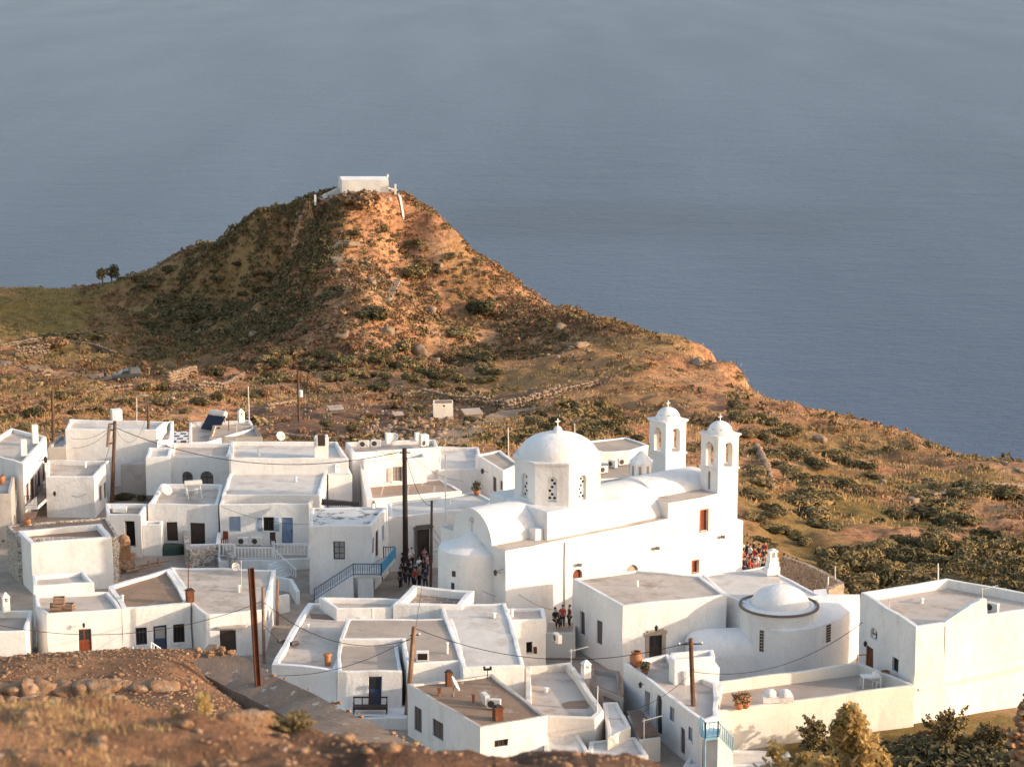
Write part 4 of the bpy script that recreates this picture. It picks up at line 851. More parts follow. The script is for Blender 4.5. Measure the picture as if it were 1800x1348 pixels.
def rock_np(seed, sub=2, sq=(1, 1, .75), rough=.35):
    V, F_ = (ICO1, ICO2, ICO3)[sub-1]; rs = np.random.RandomState(seed+500); pn = rs.normal(size=(13, 3)); pn /= np.linalg.norm(pn, axis=1)[:, None]; po = rs.uniform(.62, .98, 13)
    cut = np.min(np.where(V @ pn.T > .05, po/np.maximum(V @ pn.T, .05), 9), axis=1); V = V*np.minimum(cut, 1.12)[:, None]; rough = rough*.45
    d = 1+n3(V, 1.1, seed)*rough*1.5+n3(V, 2.7, seed+5)*rough*.8+n3(V, 6.5, seed+9)*rough*.3
    V = V*d[:, None]; q = np.sign(V)*np.abs(V)**.8; return q*np.array(sq), F_
ROCKS = [rock_np(k, 2) for k in range(10)]
def rocks_mesh(name, items, mat, parent=None, rocks=None):
    """many stones in one mesh; items: (x, y, z, size, (sx, sy, sz))"""
    Vs, Fs, o = [], [], 0
    for i, (x, y, z, s, q) in enumerate(items):
        V, F_ = (rocks or ROCKS)[i % len(rocks or ROCKS)]; a = random.uniform(0, 6.28); c, sn = math.cos(a), math.sin(a)
        W_ = V*np.array(q); W_ = np.stack([W_[:, 0]*c-W_[:, 1]*sn, W_[:, 0]*sn+W_[:, 1]*c, W_[:, 2]], 1)*s+np.array([x, y, z])
        Vs.append(W_); Fs.append(F_+o); o += len(V)
    V = np.concatenate(Vs); 
    if parent is not None: V = V-np.array(org(parent)[:])
    return np_obj(name, V, np.concatenate(Fs), mat, parent)
def shrub_proto(name, seed, mat, lobes=7, leaves=120, lsize=.10, flat=.75, core=True, stem=True):
    """crown of radius ~1 resting on the ground, made of lobes of leaf-sized faces round a dark twiggy core"""
    rs = np.random.RandomState(seed); L = []
    for k in range(lobes):
        a = rs.uniform(0, 6.28); d = rs.uniform(.15, .62); r = rs.uniform(.34, .58); L.append((d*math.cos(a), d*math.sin(a), r*.75+rs.uniform(0, .35)*flat, r))
    L.append((0, 0, .62*flat, .55)); Vs, Fs, o = [], [], 0
    for cx, cy, cz, r in L:
        u = rs.normal(size=(leaves, 3)); u /= np.linalg.norm(u, axis=1)[:, None]; u[:, 2] = np.where(u[:, 2] < -.5, -u[:, 2], u[:, 2])
        C = np.array([cx, cy, cz])+u*(r*rs.uniform(.75, 1.1, (leaves, 1)))*np.array([1, 1, flat]); V, F_ = quads_cloud(C, u, lsize); Vs.append(V); Fs.append(F_+o); o += len(V)
    V = np.concatenate(Vs); V[:, 2] = np.maximum(V[:, 2], -.05); Fq = np.concatenate(Fs)
    f = np_obj('foliage', V, Fq, mat)
    root = thing(name, 'x', 'shrub'); f.parent = root
    mb = MB()
    if core:
        cv = []; cf = []; o = 0
        for cx, cy, cz, r in L:
            W_, F2 = ROCKS[rs.randint(10)]; cv.append(W_*r*.80*np.array([1, 1, flat])+np.array([cx, cy, cz])); cf.append(F2+o); o += len(W_)
        c = np_obj('inner_twigs', np.concatenate(cv), np.concatenate(cf), mat, root)
    if stem:
        for k in range(3):
            a = k*2.1+seed; mb.tube([(.1*math.cos(a), .1*math.sin(a), -.3), (.2*math.cos(a), .2*math.sin(a), .3)], [.06, .03], 5)
        mb.obj('stem', 'bark', root)
    return root
PROTO = {}
for i, (k, mt) in enumerate((('dark', 'leaf_dark'), ('olive', 'leaf_olive'), ('brown', 'leaf_brown'))):
    PROTO[k] = [shrub_proto({'dark': 'dark_shrub', 'olive': 'olive_shrub', 'brown': 'dry_shrub'}[k], 11*i+q, mt) for q in range(3)]
used = set()
def shrub(u, v, rpx, kind, label, group=None, sx=1.0, sz=.8, pos=None, cat='shrub'):
    p = pos or gh(u, v)
    if p is None: return None
    r = rpx*(p-CAMP).length/4000 if pos is None else rpx
    pr = random.choice(PROTO[kind])
    if id(pr) in used: o = dup(pr)
    else: o = pr; used.add(id(pr))
    o.location = p-Vector((0, 0, r*.12)); o.rotation_euler = (0, 0, random.uniform(0, 6.28)); o.scale = (r*sx, r, r*sz)
    o['label'] = label; o['category'] = cat
    if group: o['group'] = group
    return o
# notable single shrubs on the hill
for a in [(640, 362, 44, 'brown', 'rust coloured spreading shrub below the hilltop chapel wall', 1.0, .75), (732, 486, 27, 'olive', 'large rounded olive shrub high on the sunlit hill slope', 1, 1.0), (845, 552, 30, 'dark', 'dark green long shrub low on the sunlit hill slope', 1.1, .9),
          (735, 432, 14, 'olive', 'small olive shrub near the sunlit crest below the chapel', 1, .9), (792, 456, 14, 'olive', 'small olive shrub at the right edge of the hilltop', 1, .9), (800, 590, 24, 'olive', 'ragged green shrub beside the split boulder on the hill', 1.3, .7),
          (655, 560, 32, 'dark', 'dark shrub at the shadow edge beside the lower stone steps', 1.3, .8), (342, 565, 30, 'dark', 'big black green shrub in the shaded meadow', 1.2, .8), (622, 415, 14, 'dark', 'small dark shrub beside the upper steps', 1, .8), (300, 478, 18, 'dark', 'dark shrub on the shaded skyline left of the hill', 1.2, .8), (390, 436, 15, 'dark', 'dark shrub on the steep skyline of the shaded hill', 1, .8), (214, 494, 13, 'dark', 'low bush beside the two skyline trees', 1.2, .7),
          (100, 612, 20, 'brown', 'rust brown shrub beside the ruined wall in the meadow', 1, 1), (130, 597, 26, 'dark', 'long dark hedge shrub above the stony field', 2.4, .6), (1520, 740, 12, 'olive', 'low bush on the coastal skyline', 1, .6)]:
    shrub(*a[:5], sx=a[5], sz=a[6])
# groups of look-alike shrubs
def many(group, label, kinds, pts, jr=3, sz=.8):
    for u, v, r in pts: shrub(u+random.uniform(-jr, jr), v+random.uniform(-jr, jr), r*random.uniform(.85, 1.15), random.choice(kinds), label, group, random.uniform(.9, 1.3), sz*random.uniform(.85, 1.15))
many('shrubs on the right slope', 'dark evergreen shrub clump on the grassy right hand slope', ['dark', 'olive', 'olive'], [(u_+dx_, v_+dy_, r_*1.05) for u_, v_, r_ in [(1420, 905, 34), (1445, 925, 26), (1400, 880, 30), (1425, 870, 26), (1405, 848, 26), (1385, 835, 22), (1370, 822, 20), (1440, 845, 22), (1470, 850, 24), (1492, 858, 18), (1430, 815, 20), (1395, 800, 22), (1355, 800, 20), (1460, 800, 22), (1485, 812, 20), (1508, 815, 18), (1330, 800, 20), (1345, 775, 20), (1310, 765, 18), (1365, 760, 20), (1385, 752, 16), (1300, 735, 20), (1335, 738, 18), (1355, 745, 16), (1290, 715, 18),
  (1640, 905, 34), (1665, 890, 30), (1690, 915, 24), (1640, 940, 22), (1660, 925, 24), (1680, 870, 26), (1700, 862, 24), (1720, 870, 26), (1745, 865, 28), (1765, 868, 22), (1610, 870, 22), (1590, 905, 20), (1565, 905, 16), (1630, 850, 16), (1530, 835, 14), (1320, 830, 20), (1335, 850, 18), (1320, 870, 22), (1350, 900, 24), (1325, 910, 20), (1380, 935, 20), (1350, 930, 20), (1400, 950, 16), (1340, 955, 14)] for dx_, dy_ in ((0, 0), (13, 6))], 3, .62)
many('olive bushes right of the village', 'rounded olive bush in the dense thicket behind the gabled right house', ['olive', 'dark', 'olive', 'olive'], [(1455+(i*61.8) % 365, 960+((i*37) % 100)+max(0, 1560-(1455+(i*61.8) % 365))*.25, 28) for i in range(96)]+[(1500+i*22, 1058, 24) for i in range(3)]+[(1440+i*14, 1005+i*5, 16) for i in range(6)], 10, .95)
many('bushes behind the church dome', 'dark green bush on the bank behind the church dome', ['dark', 'dark', 'olive'], [(925, 775, 22), (1000, 735, 24), (1030, 750, 26), (1055, 770, 24), (1090, 748, 22), (945, 770, 20), (975, 745, 20)]+[(1020, 730, 26), (1045, 742, 28), (1070, 755, 24), (1010, 755, 26), (1035, 765, 26), (1075, 735, 22), (1060, 718, 20), (1000, 715, 18), (940, 748, 24), (965, 760, 20), (920, 765, 22), (900, 775, 20), (880, 785, 18), (950, 730, 16), (985, 770, 22), (1095, 765, 20), (1110, 745, 16), (860, 775, 16), (1120, 775, 18)])
many('bushes below the dirt track', 'scrubby bush on the bank between the dirt track and the back houses', ['olive', 'brown', 'dark', 'olive'], [(110, 705, 20), (135, 700, 22), (160, 705, 18), (90, 715, 16), (30, 725, 18), (60, 735, 20), (15, 745, 20), (80, 750, 16), (45, 755, 18), (215, 715, 16), (240, 725, 14), (280, 715, 18), (310, 715, 18), (265, 690, 20), (285, 680, 16), (330, 730, 16), (350, 715, 20), (380, 700, 18), (400, 690, 16), (300, 750, 16), (180, 730, 14), (200, 745, 14), (130, 735, 18), (325, 655, 14), (375, 660, 16), (420, 665, 18)], 5)
many('bushes at the foot of the hill', 'rounded scrub bush at the foot of the big hill', ['olive', 'brown', 'olive', 'dark'], [(460+((i*67) % 420), 618+((i*29) % 62), 13+((i*13) % 9)) for i in range(74)], 8)
many('bushes in the shaded hollow', 'dark bush in the shaded hollow behind the back houses', ['dark', 'brown', 'dark'], [(440, 700, 20), (465, 690, 16), (490, 640, 18), (455, 645, 20), (430, 630, 18), (650, 735, 18), (700, 715, 16), (735, 725, 16), (710, 735, 14), (670, 690, 18), (700, 700, 16), (650, 700, 16), (620, 755, 14), (570, 750, 14), (810, 690, 14), (830, 745, 12), (560, 690, 16), (620, 690, 14)], 5)
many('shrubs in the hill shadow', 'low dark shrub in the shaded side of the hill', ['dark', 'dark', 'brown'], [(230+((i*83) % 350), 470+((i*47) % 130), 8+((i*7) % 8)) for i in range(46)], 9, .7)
many('shrubs dotted over the sunlit hill', 'small dry shrub dotted on the sunlit hill slope', ['olive', 'brown', 'brown', 'dark'], [(640+((i*71) % 330), 400+((i*53) % 250), 5+((i*5) % 6)) for i in range(64)], 8, .8)
# two small trees on the skyline
for u, v, hp, lb in ((180, 500, 28, 'small dark tree, shorter of the two on the left skyline'), (196, 498, 31, 'small dark round tree, taller of the two on the left skyline')):
    p = gh(u, v) or pd(u, v, 446); k = (p-CAMP).length/4000; h = hp*k
    t = thing('small_tree', lb, 'tree', p); mb = MB(); mb.tube([p-Vector((0, 0, .5)), p+Vector((.1, 0, h*.35)), p+Vector((.35, 0, h*.6))], [.16, .12, .05], 6); mb.tube([p+Vector((.1, 0, h*.3)), p+Vector((-.6, .2, h*.6))], [.09, .04], 5); mb.obj('trunk', 'bark', t)
    C = np.random.normal(size=(700, 3)); C /= np.linalg.norm(C, axis=1)[:, None]; N_ = C.copy(); lob = np.random.randint(0, 5, 700); off = np.random.RandomState(int(u)).uniform(-.55, .55, (5, 3))
    C = (C*np.random.uniform(.35, .62, (700, 1))+off[lob])*np.array([h*.45, h*.45, h*.36])+np.array([0, 0, h*.68]); V, F_ = quads_cloud(C, N_, .17); o = np_obj('crown', V, F_, 'leaf_dark', t)
# boulders one can tell apart
for u, v, r, q, lb in [(737, 628, 21, (1, .8, .9), 'biggest grey boulder low on the hill front'), (757, 550, 16, (1.2, .8, .7), 'split dark boulder on the sunlit slope'), (447, 590, 11, (1.1, 1, .7), 'pale boulder in the shaded slope'), (620, 432, 13, (1.5, .8, .6), 'flat slab of rock at the bend of the upper steps'), (655, 500, 8, (1, 1, 1), 'upright pale rock left of the lower steps'), (592, 484, 8, (1, 1, 1.2), 'sunlit pointed rock at the shadow edge'), (645, 466, 9, (1.2, .8, .7), 'tilted pale rock above the lower steps'), (765, 637, 9, (1.2, 1, .7), 'low boulder right of the biggest boulder'), (775, 470, 6, (1, 1, 1), 'small white rock on the right of the slope'), (530, 385, 6, (1, 1, 1), 'small stone on the shaded hilltop'), (600, 596, 13, (1.3, .9, .7), 'broken outcrop at the hill foot'), (680, 585, 13, (1.4, .9, .7), 'crumbled outcrop of pale rock above the biggest boulder'), (985, 580, 12, (1.2, .8, .9), 'pale rock outcrop on the shoulder of the hill'), (1020, 610, 12, (1.5, .8, .6), 'long pale scar of rock below the shoulder'), (1225, 640, 14, (1.6, .8, .5), 'pale cliff edge rock on the coast skyline'), (1440, 775, 13, (1.3, 1, .7), 'brown rock among the shrubs of the right slope'), (1552, 850, 8, (1, 1, 1), 'grey rock on the grassy slope'), (1605, 885, 12, (1.2, 1, .9), 'ochre rock face on the right slope'), (1490, 965, 5, (1, 1, .6), 'white stone lying on the right slope')]:
    p = gh(u, v)
    if p is None: continue
    k = (p-CAMP).length/4000*r*.85; o = rocks_mesh('boulder', [(0, 0, k*q[2]*.35, k, q)], 'stone_far', rocks=[rock_np(int(u*3+v) % 97, 3, (1, 1, 1), .6)]); o.location = p; tag(o, lb, 'boulder')
# dry stone walls
def stone_wall(label, path, h, size=.45, mat='stone_far', far=True, name='stone_wall', rows=None, wid=.5):
    pts = [gh(u, v) if far else Vector(u) for u, v in path] if far else [Vector(p) for p in path]; pts = [p for p in pts if p]
    items = []; rows = rows or max(1, int(h/(size*.75)))
    for a, b in zip(pts, pts[1:]):
        L = (b-a).length; nn = max(1, int(L/(size*.95)))
        for i in range(nn):
            for r in range(rows):
                for q in ((-1, 1) if wid > .4 else (0,)):
                    p = a.lerp(b, (i+random.random()*.7)/nn); s = size*random.uniform(.35, .68)
                    items.append((p.x+random.gauss(0, .08), p.y+q*wid*.3+random.gauss(0, .05), p.z+(r+.4)*h/rows*random.uniform(.85, 1.1), s, (random.uniform(.9, 1.5), random.uniform(.8, 1.1), random.uniform(.6, .95))))
    o = rocks_mesh(name, items, mat); return tag(o, label, 'wall')
for lb, path, h, s in [('ruined dry stone wall standing in the meadow at the left', [(30, 628), (88, 622)], 2.0, .6), ('dry stone field wall above the ruined meadow wall', [(0, 612), (80, 598), (170, 612), (205, 625)], .8, .5), ('dry stone wall on the bank below the parked van', [(150, 697), (200, 688), (232, 684)], 1.1, .5), ('pale stone wall right of the parked van', [(298, 672), (345, 660)], 1.8, .6), ('curved dry stone wall in the hollow right of the van', [(310, 690), (350, 684), (395, 688), (430, 668)], 1.6, .55), ('long stone retaining wall on the track behind the church dome', [(890, 722), (930, 712), (985, 696)], 1.7, .6), ('stone wall end pier on the track behind the dome', [(862, 724), (886, 722)], 1.9, .6), ('stone wall below the hill right of the track', [(985, 692), (1050, 676)], .9, .5), ('low rubble wall behind the small cream shed', [(740, 692), (800, 705), (860, 708)], 1.0, .5), ('straight terrace wall of stones on the right slope', [(1358, 862), (1345, 820), (1330, 790)], .8, .5), ('stone wall on the coastal slope at the far right', [(1690, 795), (1760, 815), (1800, 835)], .7, .5), ('field wall of stones below the far right shrubs', [(1640, 878), (1690, 868), (1740, 858), (1800, 862)], .8, .5), ('low rubble wall in the hollow behind the poles', [(470, 720), (520, 712)], 1.0, .5), ('stone retaining wall under the track by the shaded field', [(480, 765), (560, 775), (640, 770)], .5, .5), ('scatter wall of pale stones behind the two air conditioners', [(640, 765), (690, 755), (730, 762)], .6, .5)]:
    stone_wall(lb, path, h, s)
# stones strewn over the hills: one mass
items = []
for _ in range(2400):
    u = random.uniform(380, 1800); v = random.uniform(360, 960); y = random.uniform(225, 450); x = (u-900)/4000*y
    z = Hs(x, y)
    dens = float(vnoise(np.array([x/14]), np.array([y/14]), 77)[0])
    if random.random() > .35+dens*.8: continue
    s = random.uniform(.12, .38)*(1.6 if random.random() < .06 else 1); items.append((x, y, z+s*.2, s, (1, 1, .8)))
for u, v, w, n_ in ((640, 480, 55, 130), (640, 600, 90, 130), (760, 740, 80, 170), (700, 765, 60, 90), (560, 600, 60, 50), (1000, 610, 40, 60), (330, 680, 60, 50)):
    for _ in range(n_):
        p = gh(random.gauss(u, w*.5), random.gauss(v, w*.35))
        if p: s = random.uniform(.15, .55); items.append((p.x, p.y, p.z+s*.2, s, (1, 1, .8)))
st = rocks_mesh('scattered_stones', items, 'stone_far', rocks=[rock_np(k+40, 1, (1, 1, .8), .4) for k in range(8)]); st['kind'] = 'stuff'; st['label'] = 'pale stones strewn over the dry hillsides'; st['category'] = 'stones'
# scrub and dry grass that nobody could count
ZG = zone.reshape(len(rr), NC, 3)
def zone_at(x, y):
    r = np.hypot(x, y); a = np.arctan2(x, y); i = np.clip(np.searchsorted(rr, r), 0, len(rr)-1); j_ = np.clip(((a-aa[0])/(aa[1]-aa[0])).astype(int), 0, NC-1); return ZG[i, j_]
def scatter(n_, y0, y1, seed, thr, amin=-15.5, amax=15.5, sc=9.0, green=0.0):
    rs = np.random.RandomState(seed); y = np.sqrt(rs.uniform(y0**2, y1**2, n_)); a = rs.uniform(rad(amin), rad(amax), n_); x = y*np.tan(a)
    d = fbm(x/sc, y/sc, 3, seed); zz = zone_at(x, y); keep = (d > thr) & (zz[:, 2] < .3) & (rs.uniform(size=n_) > zz[:, 1]*.85) & (rs.uniform(size=n_) > zz[:, 0]*green)
    x, y = x[keep], y[keep]; z = H(x, y); keep = z > -40; return x[keep], y[keep], z[keep], zz[keep.nonzero()[0]] if 0 else None
def clumps(name, n_, y0, y1, seed, thr, mat, rmin, rmax, nl, ls, label, flat=.8, **kw):
    x, y, z, _ = scatter(n_, y0, y1, seed, thr, green=.8, **kw); rs = np.random.RandomState(seed+1); k = len(x); r = rs.uniform(rmin, rmax, k)*(1+(rs.uniform(size=k) < .08)*.7)
    u = rs.normal(size=(k, nl, 3)); u /= np.linalg.norm(u, axis=2)[..., None]; u[..., 2] = np.abs(u[..., 2])
    C = np.stack([x, y, z], 1)[:, None]+u*r[:, None, None]*np.array([1, 1, flat]); V, F_ = quads_cloud(C.reshape(-1, 3), u.reshape(-1, 3), np.repeat(ls*r/rmax, nl))
    o = np_obj(name, V, F_, mat); o['kind'] = 'stuff'; o['label'] = label; o['category'] = 'scrub'; return o
clumps('hill_scrub', 8500, 215, 485, 3, .08, 'leaf_olive', .3, .75, 20, .24, 'low olive scrub covering the hillsides')
clumps('dry_scrub', 9000, 215, 485, 8, .05, 'leaf_brown', .25, .7, 18, .22, 'rust brown dry scrub covering the hillsides')
clumps('slope_scrub', 9000, 385, 475, 61, -.35, 'leaf_brown', .25, .6, 22, .2, 'low scrub dotted over the big hill', sc=4, flat=1.1, amin=-11, amax=3.5)
clumps('slope_herbs', 6000, 385, 475, 67, -.2, 'leaf_olive', .25, .6, 22, .2, 'olive herbs dotted over the big hill', sc=4, flat=1.1, amin=-11, amax=3.5)
clumps('shade_deepening_scrub', 11000, 408, 482, 83, -.3, 'leaf_dark', .3, .75, 22, .23, 'dark heathy scrub, its colour deepening the shade on the left flank of the big hill', sc=7, flat=.8, amin=-9.5, amax=-4.2)  # scrub kept dark and dense here to put the flank's shade into colour
clumps('dark_scrub', 2600, 215, 485, 15, .3, 'leaf_dark', .3, .85, 22, .24, 'dark green low scrub in patches on the hillsides')
def grass(name, n_, y0, y1, seed, thr, mat, h0, h1, w, blades, label, lean=.35, segs=1, **kw):
    x, y, z, _ = scatter(n_, y0, y1, seed, thr, **kw); rs = np.random.RandomState(seed+2); k = len(x)*blades
    X_ = np.repeat(x, blades)+rs.normal(size=k)*w*5; Y_ = np.repeat(y, blades)+rs.normal(size=k)*w*5; Z_ = np.repeat(z, blades)-.03
    h = rs.uniform(h0, h1, k); a = rs.uniform(0, 6.28, k); l_ = rs.uniform(0, lean, k)*h; b = rs.uniform(0, 6.28, k); ww = w*rs.uniform(.6, 1.3, k)
    dx, dy = np.cos(a)*ww, np.sin(a)*ww; lx, ly = np.cos(b)*l_, np.sin(b)*l_; rows = []
    for q in range(segs+1):
        t = q/segs; s = 1-t*.85
        rows.append(np.stack([X_-dx*s+lx*t*t, Y_-dy*s+ly*t*t, Z_+h*t*(1-.15*t)], 1)); rows.append(np.stack([X_+dx*s+lx*t*t, Y_+dy*s+ly*t*t, Z_+h*t*(1-.15*t)], 1))
    V = np.stack(rows, 1).reshape(-1, 3); m_ = 2*(segs+1); F_ = np.concatenate([np.arange(k)[:, None]*m_+np.array([2*q, 2*q+1, 2*q+3, 2*q+2]) for q in range(segs)])
    o = np_obj(name, V, F_, mat); o['kind'] = 'stuff'; o['label'] = label; o['category'] = 'grass'; return o
grass('hill_grass', 42000, 212, 485, 23, -.25, 'straw', .25, .6, .09, 4, 'dry straw coloured grass on the hillsides')
grass('green_grass', 26000, 190, 485, 29, -.05, 'leaf_olive', .2, .5, .09, 4, 'olive green grass on the hillsides', sc=30)
# ------------------------------------------------------------------ foreground slope
big = [rock_np(k+60, 3, (1, 1, .85), .44) for k in range(8)]
items = []
u = -70
while u < 285:
    w_ = random.uniform(22, 66)
    p = gh(max(u, 1), 1222) or pd(u, 1222, 57.6); p = pd(u+w_/2, 1212+random.uniform(-3, 3), 57.75); k = (p-CAMP).length/4000
    items.append((p.x, p.y, p.z, 1.0, (w_*.58*k, .5, random.uniform(17, 22)*k)))
    if random.random() < .95:
        p = pd(u+random.uniform(0, w_), 1231+random.uniform(-3, 4), 56.6); items.append((p.x, p.y, p.z, 1.0, (random.uniform(9, 22)*k, .25, random.uniform(6, 11)*k)))
    u += w_*.64
def rocks_axis(name, items, mat, rocks):
    Vs, Fs, o = [], [], 0
    for i, (x, y, z, s, q) in enumerate(items):
        V, F_ = rocks[i % len(rocks)]; a = random.uniform(-.25, .25); W_ = V*np.array(q); c, sn = math.cos(a), math.sin(a)
        W_ = np.stack([W_[:, 0]*c-W_[:, 2]*sn, W_[:, 1], W_[:, 0]*sn+W_[:, 2]*c], 1)+np.array([x, y, z]); Vs.append(W_); Fs.append(F_+o); o += len(V)
    return np_obj(name, np.concatenate(Vs), np.concatenate(Fs), mat)
tag(rocks_axis('stone_wall', items, 'rock_ochre', big), 'ochre rough boulder terrace wall in the left foreground', 'wall')
# sloping concrete apron with the rusty beam standing on it
Lp = [(335, 1172, 60.5), (395, 1207, 59.5), (440, 1230, 58.5), (480, 1248, 57.5), (530, 1270, 55.5), (575, 1291, 53.5), (640, 1320, 51)]
Rp = [(366, 1130, 61.6), (430, 1156, 60.7), (490, 1194, 59.3), (545, 1217, 58), (600, 1246, 56.5), (660, 1275, 54.8), (735, 1312, 52.6)]
mb = MB(0.06); NL = 10
rows = []
for (a, b) in zip(Lp, Rp):
    A3, B3 = pd(*a), pd(*b); rows.append([A3.lerp(B3, t/4) for t in range(5)])
fine = []
for r0, r1 in zip(rows, rows[1:]):
    for q in range(4): fine.append([r0[i].lerp(r1[i], q/4) for i in range(5)])
fine.append(rows[-1])
for r0, r1 in zip(fine, fine[1:]):
    for i in range(4): mb.face([r0[i], r0[i+1], r1[i+1], r1[i]])
    mb.face([r0[0], r1[0], r1[0]+Vector((-.25, .1, -2.2)), r0[0]+Vector((-.25, .1, -2.2))]); mb.face([r1[4], r0[4], r0[4]+Vector((.2, .2, -2.5)), r1[4]+Vector((.2, .2, -2.5))])
r0 = fine[0]; mb.face([r0[0]+Vector((-.25, .1, -2.2)), r0[4]+Vector((.2, .2, -2.5)), r0[4], r0[3], r0[2], r0[1], r0[0]][::-1])
o = mb.obj('concrete_wall', 'concrete', merge=True); tag(o, 'long sloping grey concrete retaining wall crossing the foreground', 'wall')
items = []
for _ in range(40):
    t = random.random()*6; i = int(t); a = pd(*Rp[i]).lerp(pd(*Rp[min(i+1, 6)]), t-i); items.append((a.x+random.uniform(-.1, .15), a.y+.1, a.z+random.uniform(-.1, .03), random.uniform(.02, .07), (1.2, 1, .8)))
for _ in range(30):
    a = pd(random.uniform(345, 410), random.uniform(1132, 1150), 61); items.append((a.x, a.y, a.z-.06, random.uniform(.04, .11), (1.2, 1, .7)))
o = rocks_mesh('edge_stones', items, 'rock_ochre', rocks=big); o['kind'] = 'stuff'; o['label'] = 'rubble chips along the edge of the concrete wall'; o['category'] = 'stones'
b0 = pd(453, 1198, 59.2); t0 = pd(441, 998, 60.1)
ax = (t0-b0); L = ax.length; ax.normalize(); sx = Vector((1, .35, 0)).normalized(); sy = ax.cross(sx).normalized(); sx = sy.cross(ax)
mb = MB(0.004)
def beam(c0, c1, d0, d1, z0, z1):
    P_ = [b0+sx*a+sy*b+ax*z for z in (z0, z1) for a, b in ((c0, d0), (c1, d0), (c1, d1), (c0, d1))]; i = len(mb.v); mb.v += P_
    for q in ((3, 2, 1, 0), (4, 5, 6, 7), (0, 1, 5, 4), (1, 2, 6, 5), (2, 3, 7, 6), (3, 0, 4, 7)): mb.fi([i+k for k in q])
beam(-.072, -.052, -.09, .09, -.5, L); beam(.052, .072, -.09, .09, -.5, L); beam(-.050, .050, -.012, .012, -.5, L)
tag(mb.obj('steel_post', 'rust'), 'leaning rusty steel beam post standing on the concrete wall', 'post')
# near stones, dry weeds
items = []
for _ in range(7000):
    y = 8.5+random.random()**1.6*8; x = random.uniform(-.30, .30)*y; z = Hs(x, y); s = random.uniform(.004, .018)*(2.8 if random.random() < .05 else 1); items.append((x, y, z+s*.1, s, (1.3, 1, .7)))
for _ in range(4200):
    y = random.uniform(47, 66); x = random.uniform(-.24, -.09)*y; z = Hs(x, y); s = random.uniform(.012, .05)*(2.2 if random.random() < .05 else 1); items.append((x, y, z+s*.1, s, (1.3, 1, .7)))
o = rocks_mesh('gravel', items, 'rock_ochre', rocks=[rock_np(k+80, 1, (1, 1, .8), .4) for k in range(8)]); o['kind'] = 'stuff'; o['label'] = 'gravel and pebbles on the brown foreground slope'; o['category'] = 'gravel'
grass('dry_weeds', 2600, 8.8, 15.5, 41, .1, 'straw', .03, .10, .004, 3, 'dry grass blades on the foreground slope', lean=.8, segs=3, sc=1.2)
grass('tall_dry_grass', 2600, 7.6, 13.0, 47, -.35, 'straw', .03, .10, .0035, 3, 'tall golden dry grass in the bottom left corner', lean=.7, segs=4, sc=.8, amin=-15, amax=-10.6)
grass('golden_seed_grass', 1500, 8, 12.8, 53, -.1, 'leaf_gold', .03, .10, .004, 3, 'golden seed grass in the bottom left corner', lean=.6, segs=3, sc=.8, amin=-15, amax=-9.0)
def weed(name, label, u, v, d, hpx, wpx, mat, n_=26, leaf=.012, cat='plant'):
    p = pd(u, v, d); p.z = Hs(p.x, p.y)-.02 if d < 40 else p.z; k = (p-CAMP).length/4000; h = hpx*k; wd = wpx*k; rs = np.random.RandomState(int(u)); Vs, Fs, o = [], [], 0; mb = MB()
    for i in range(n_):
        a = rs.uniform(0, 6.28); l_ = wd*rs.uniform(.1, 1)*.5; hh = h*rs.uniform(.45, 1); tip = p+Vector((l_*math.cos(a), l_*math.sin(a), hh)); mid = p+Vector((l_*.35*math.cos(a), l_*.35*math.sin(a), hh*.55))
        mb.tube([p+Vector((l_*.1*math.cos(a), l_*.1*math.sin(a), -.05)), mid, tip], [leaf*.35, leaf*.3, leaf*.12], 4, False)
        q = 60; t = rs.uniform(.25, 1, q)[:, None]; C = np.where(t < .55, np.array(p)+(np.array(mid)-np.array(p))*t/.55, np.array(mid)+(np.array(tip)-np.array(mid))*(t-.55)/.45)+rs.normal(size=(q, 3))*leaf*1.6*(1.3-t)
        V, F_ = quads_cloud(C, rs.normal(size=(q, 3)), leaf); Vs.append(V); Fs.append(F_+o); o += len(V)
    r = thing(name, label, cat, p); mb.obj('stem', 'bark', r); np_obj('foliage', np.concatenate(Vs)-np.array(p), np.concatenate(Fs), mat, r); return r
weed('dry_weed', 'pointed golden weed left of the blurred boulder, taller one', 358, 1290, 12.6, 70, 40, 'leaf_gold', 14)
weed('dry_weed', 'small golden weed on the near crest, leftmost', 312, 1288, 12.6, 46, 40, 'leaf_gold', 10)
weed('dry_weed', 'thin golden sprig right of the pointed weed', 408, 1292, 12.6, 34, 30, 'leaf_gold', 8)
weed('cushion_plant', 'round yellow green cushion plant on the foreground slope', 512, 1322, 12.2, 34, 90, 'leaf_olive', 60, .010)
o = rocks_mesh('boulder', [(0, 0, 0, .14, (1.2, 1, .75))], 'rock_ochre', rocks=[big[3]]); p = pd(432, 1300, 12.6); o.location = (p.x, p.y, Hs(p.x, p.y)+.03); tag(o, 'blurred ochre boulder on the near crest', 'boulder')
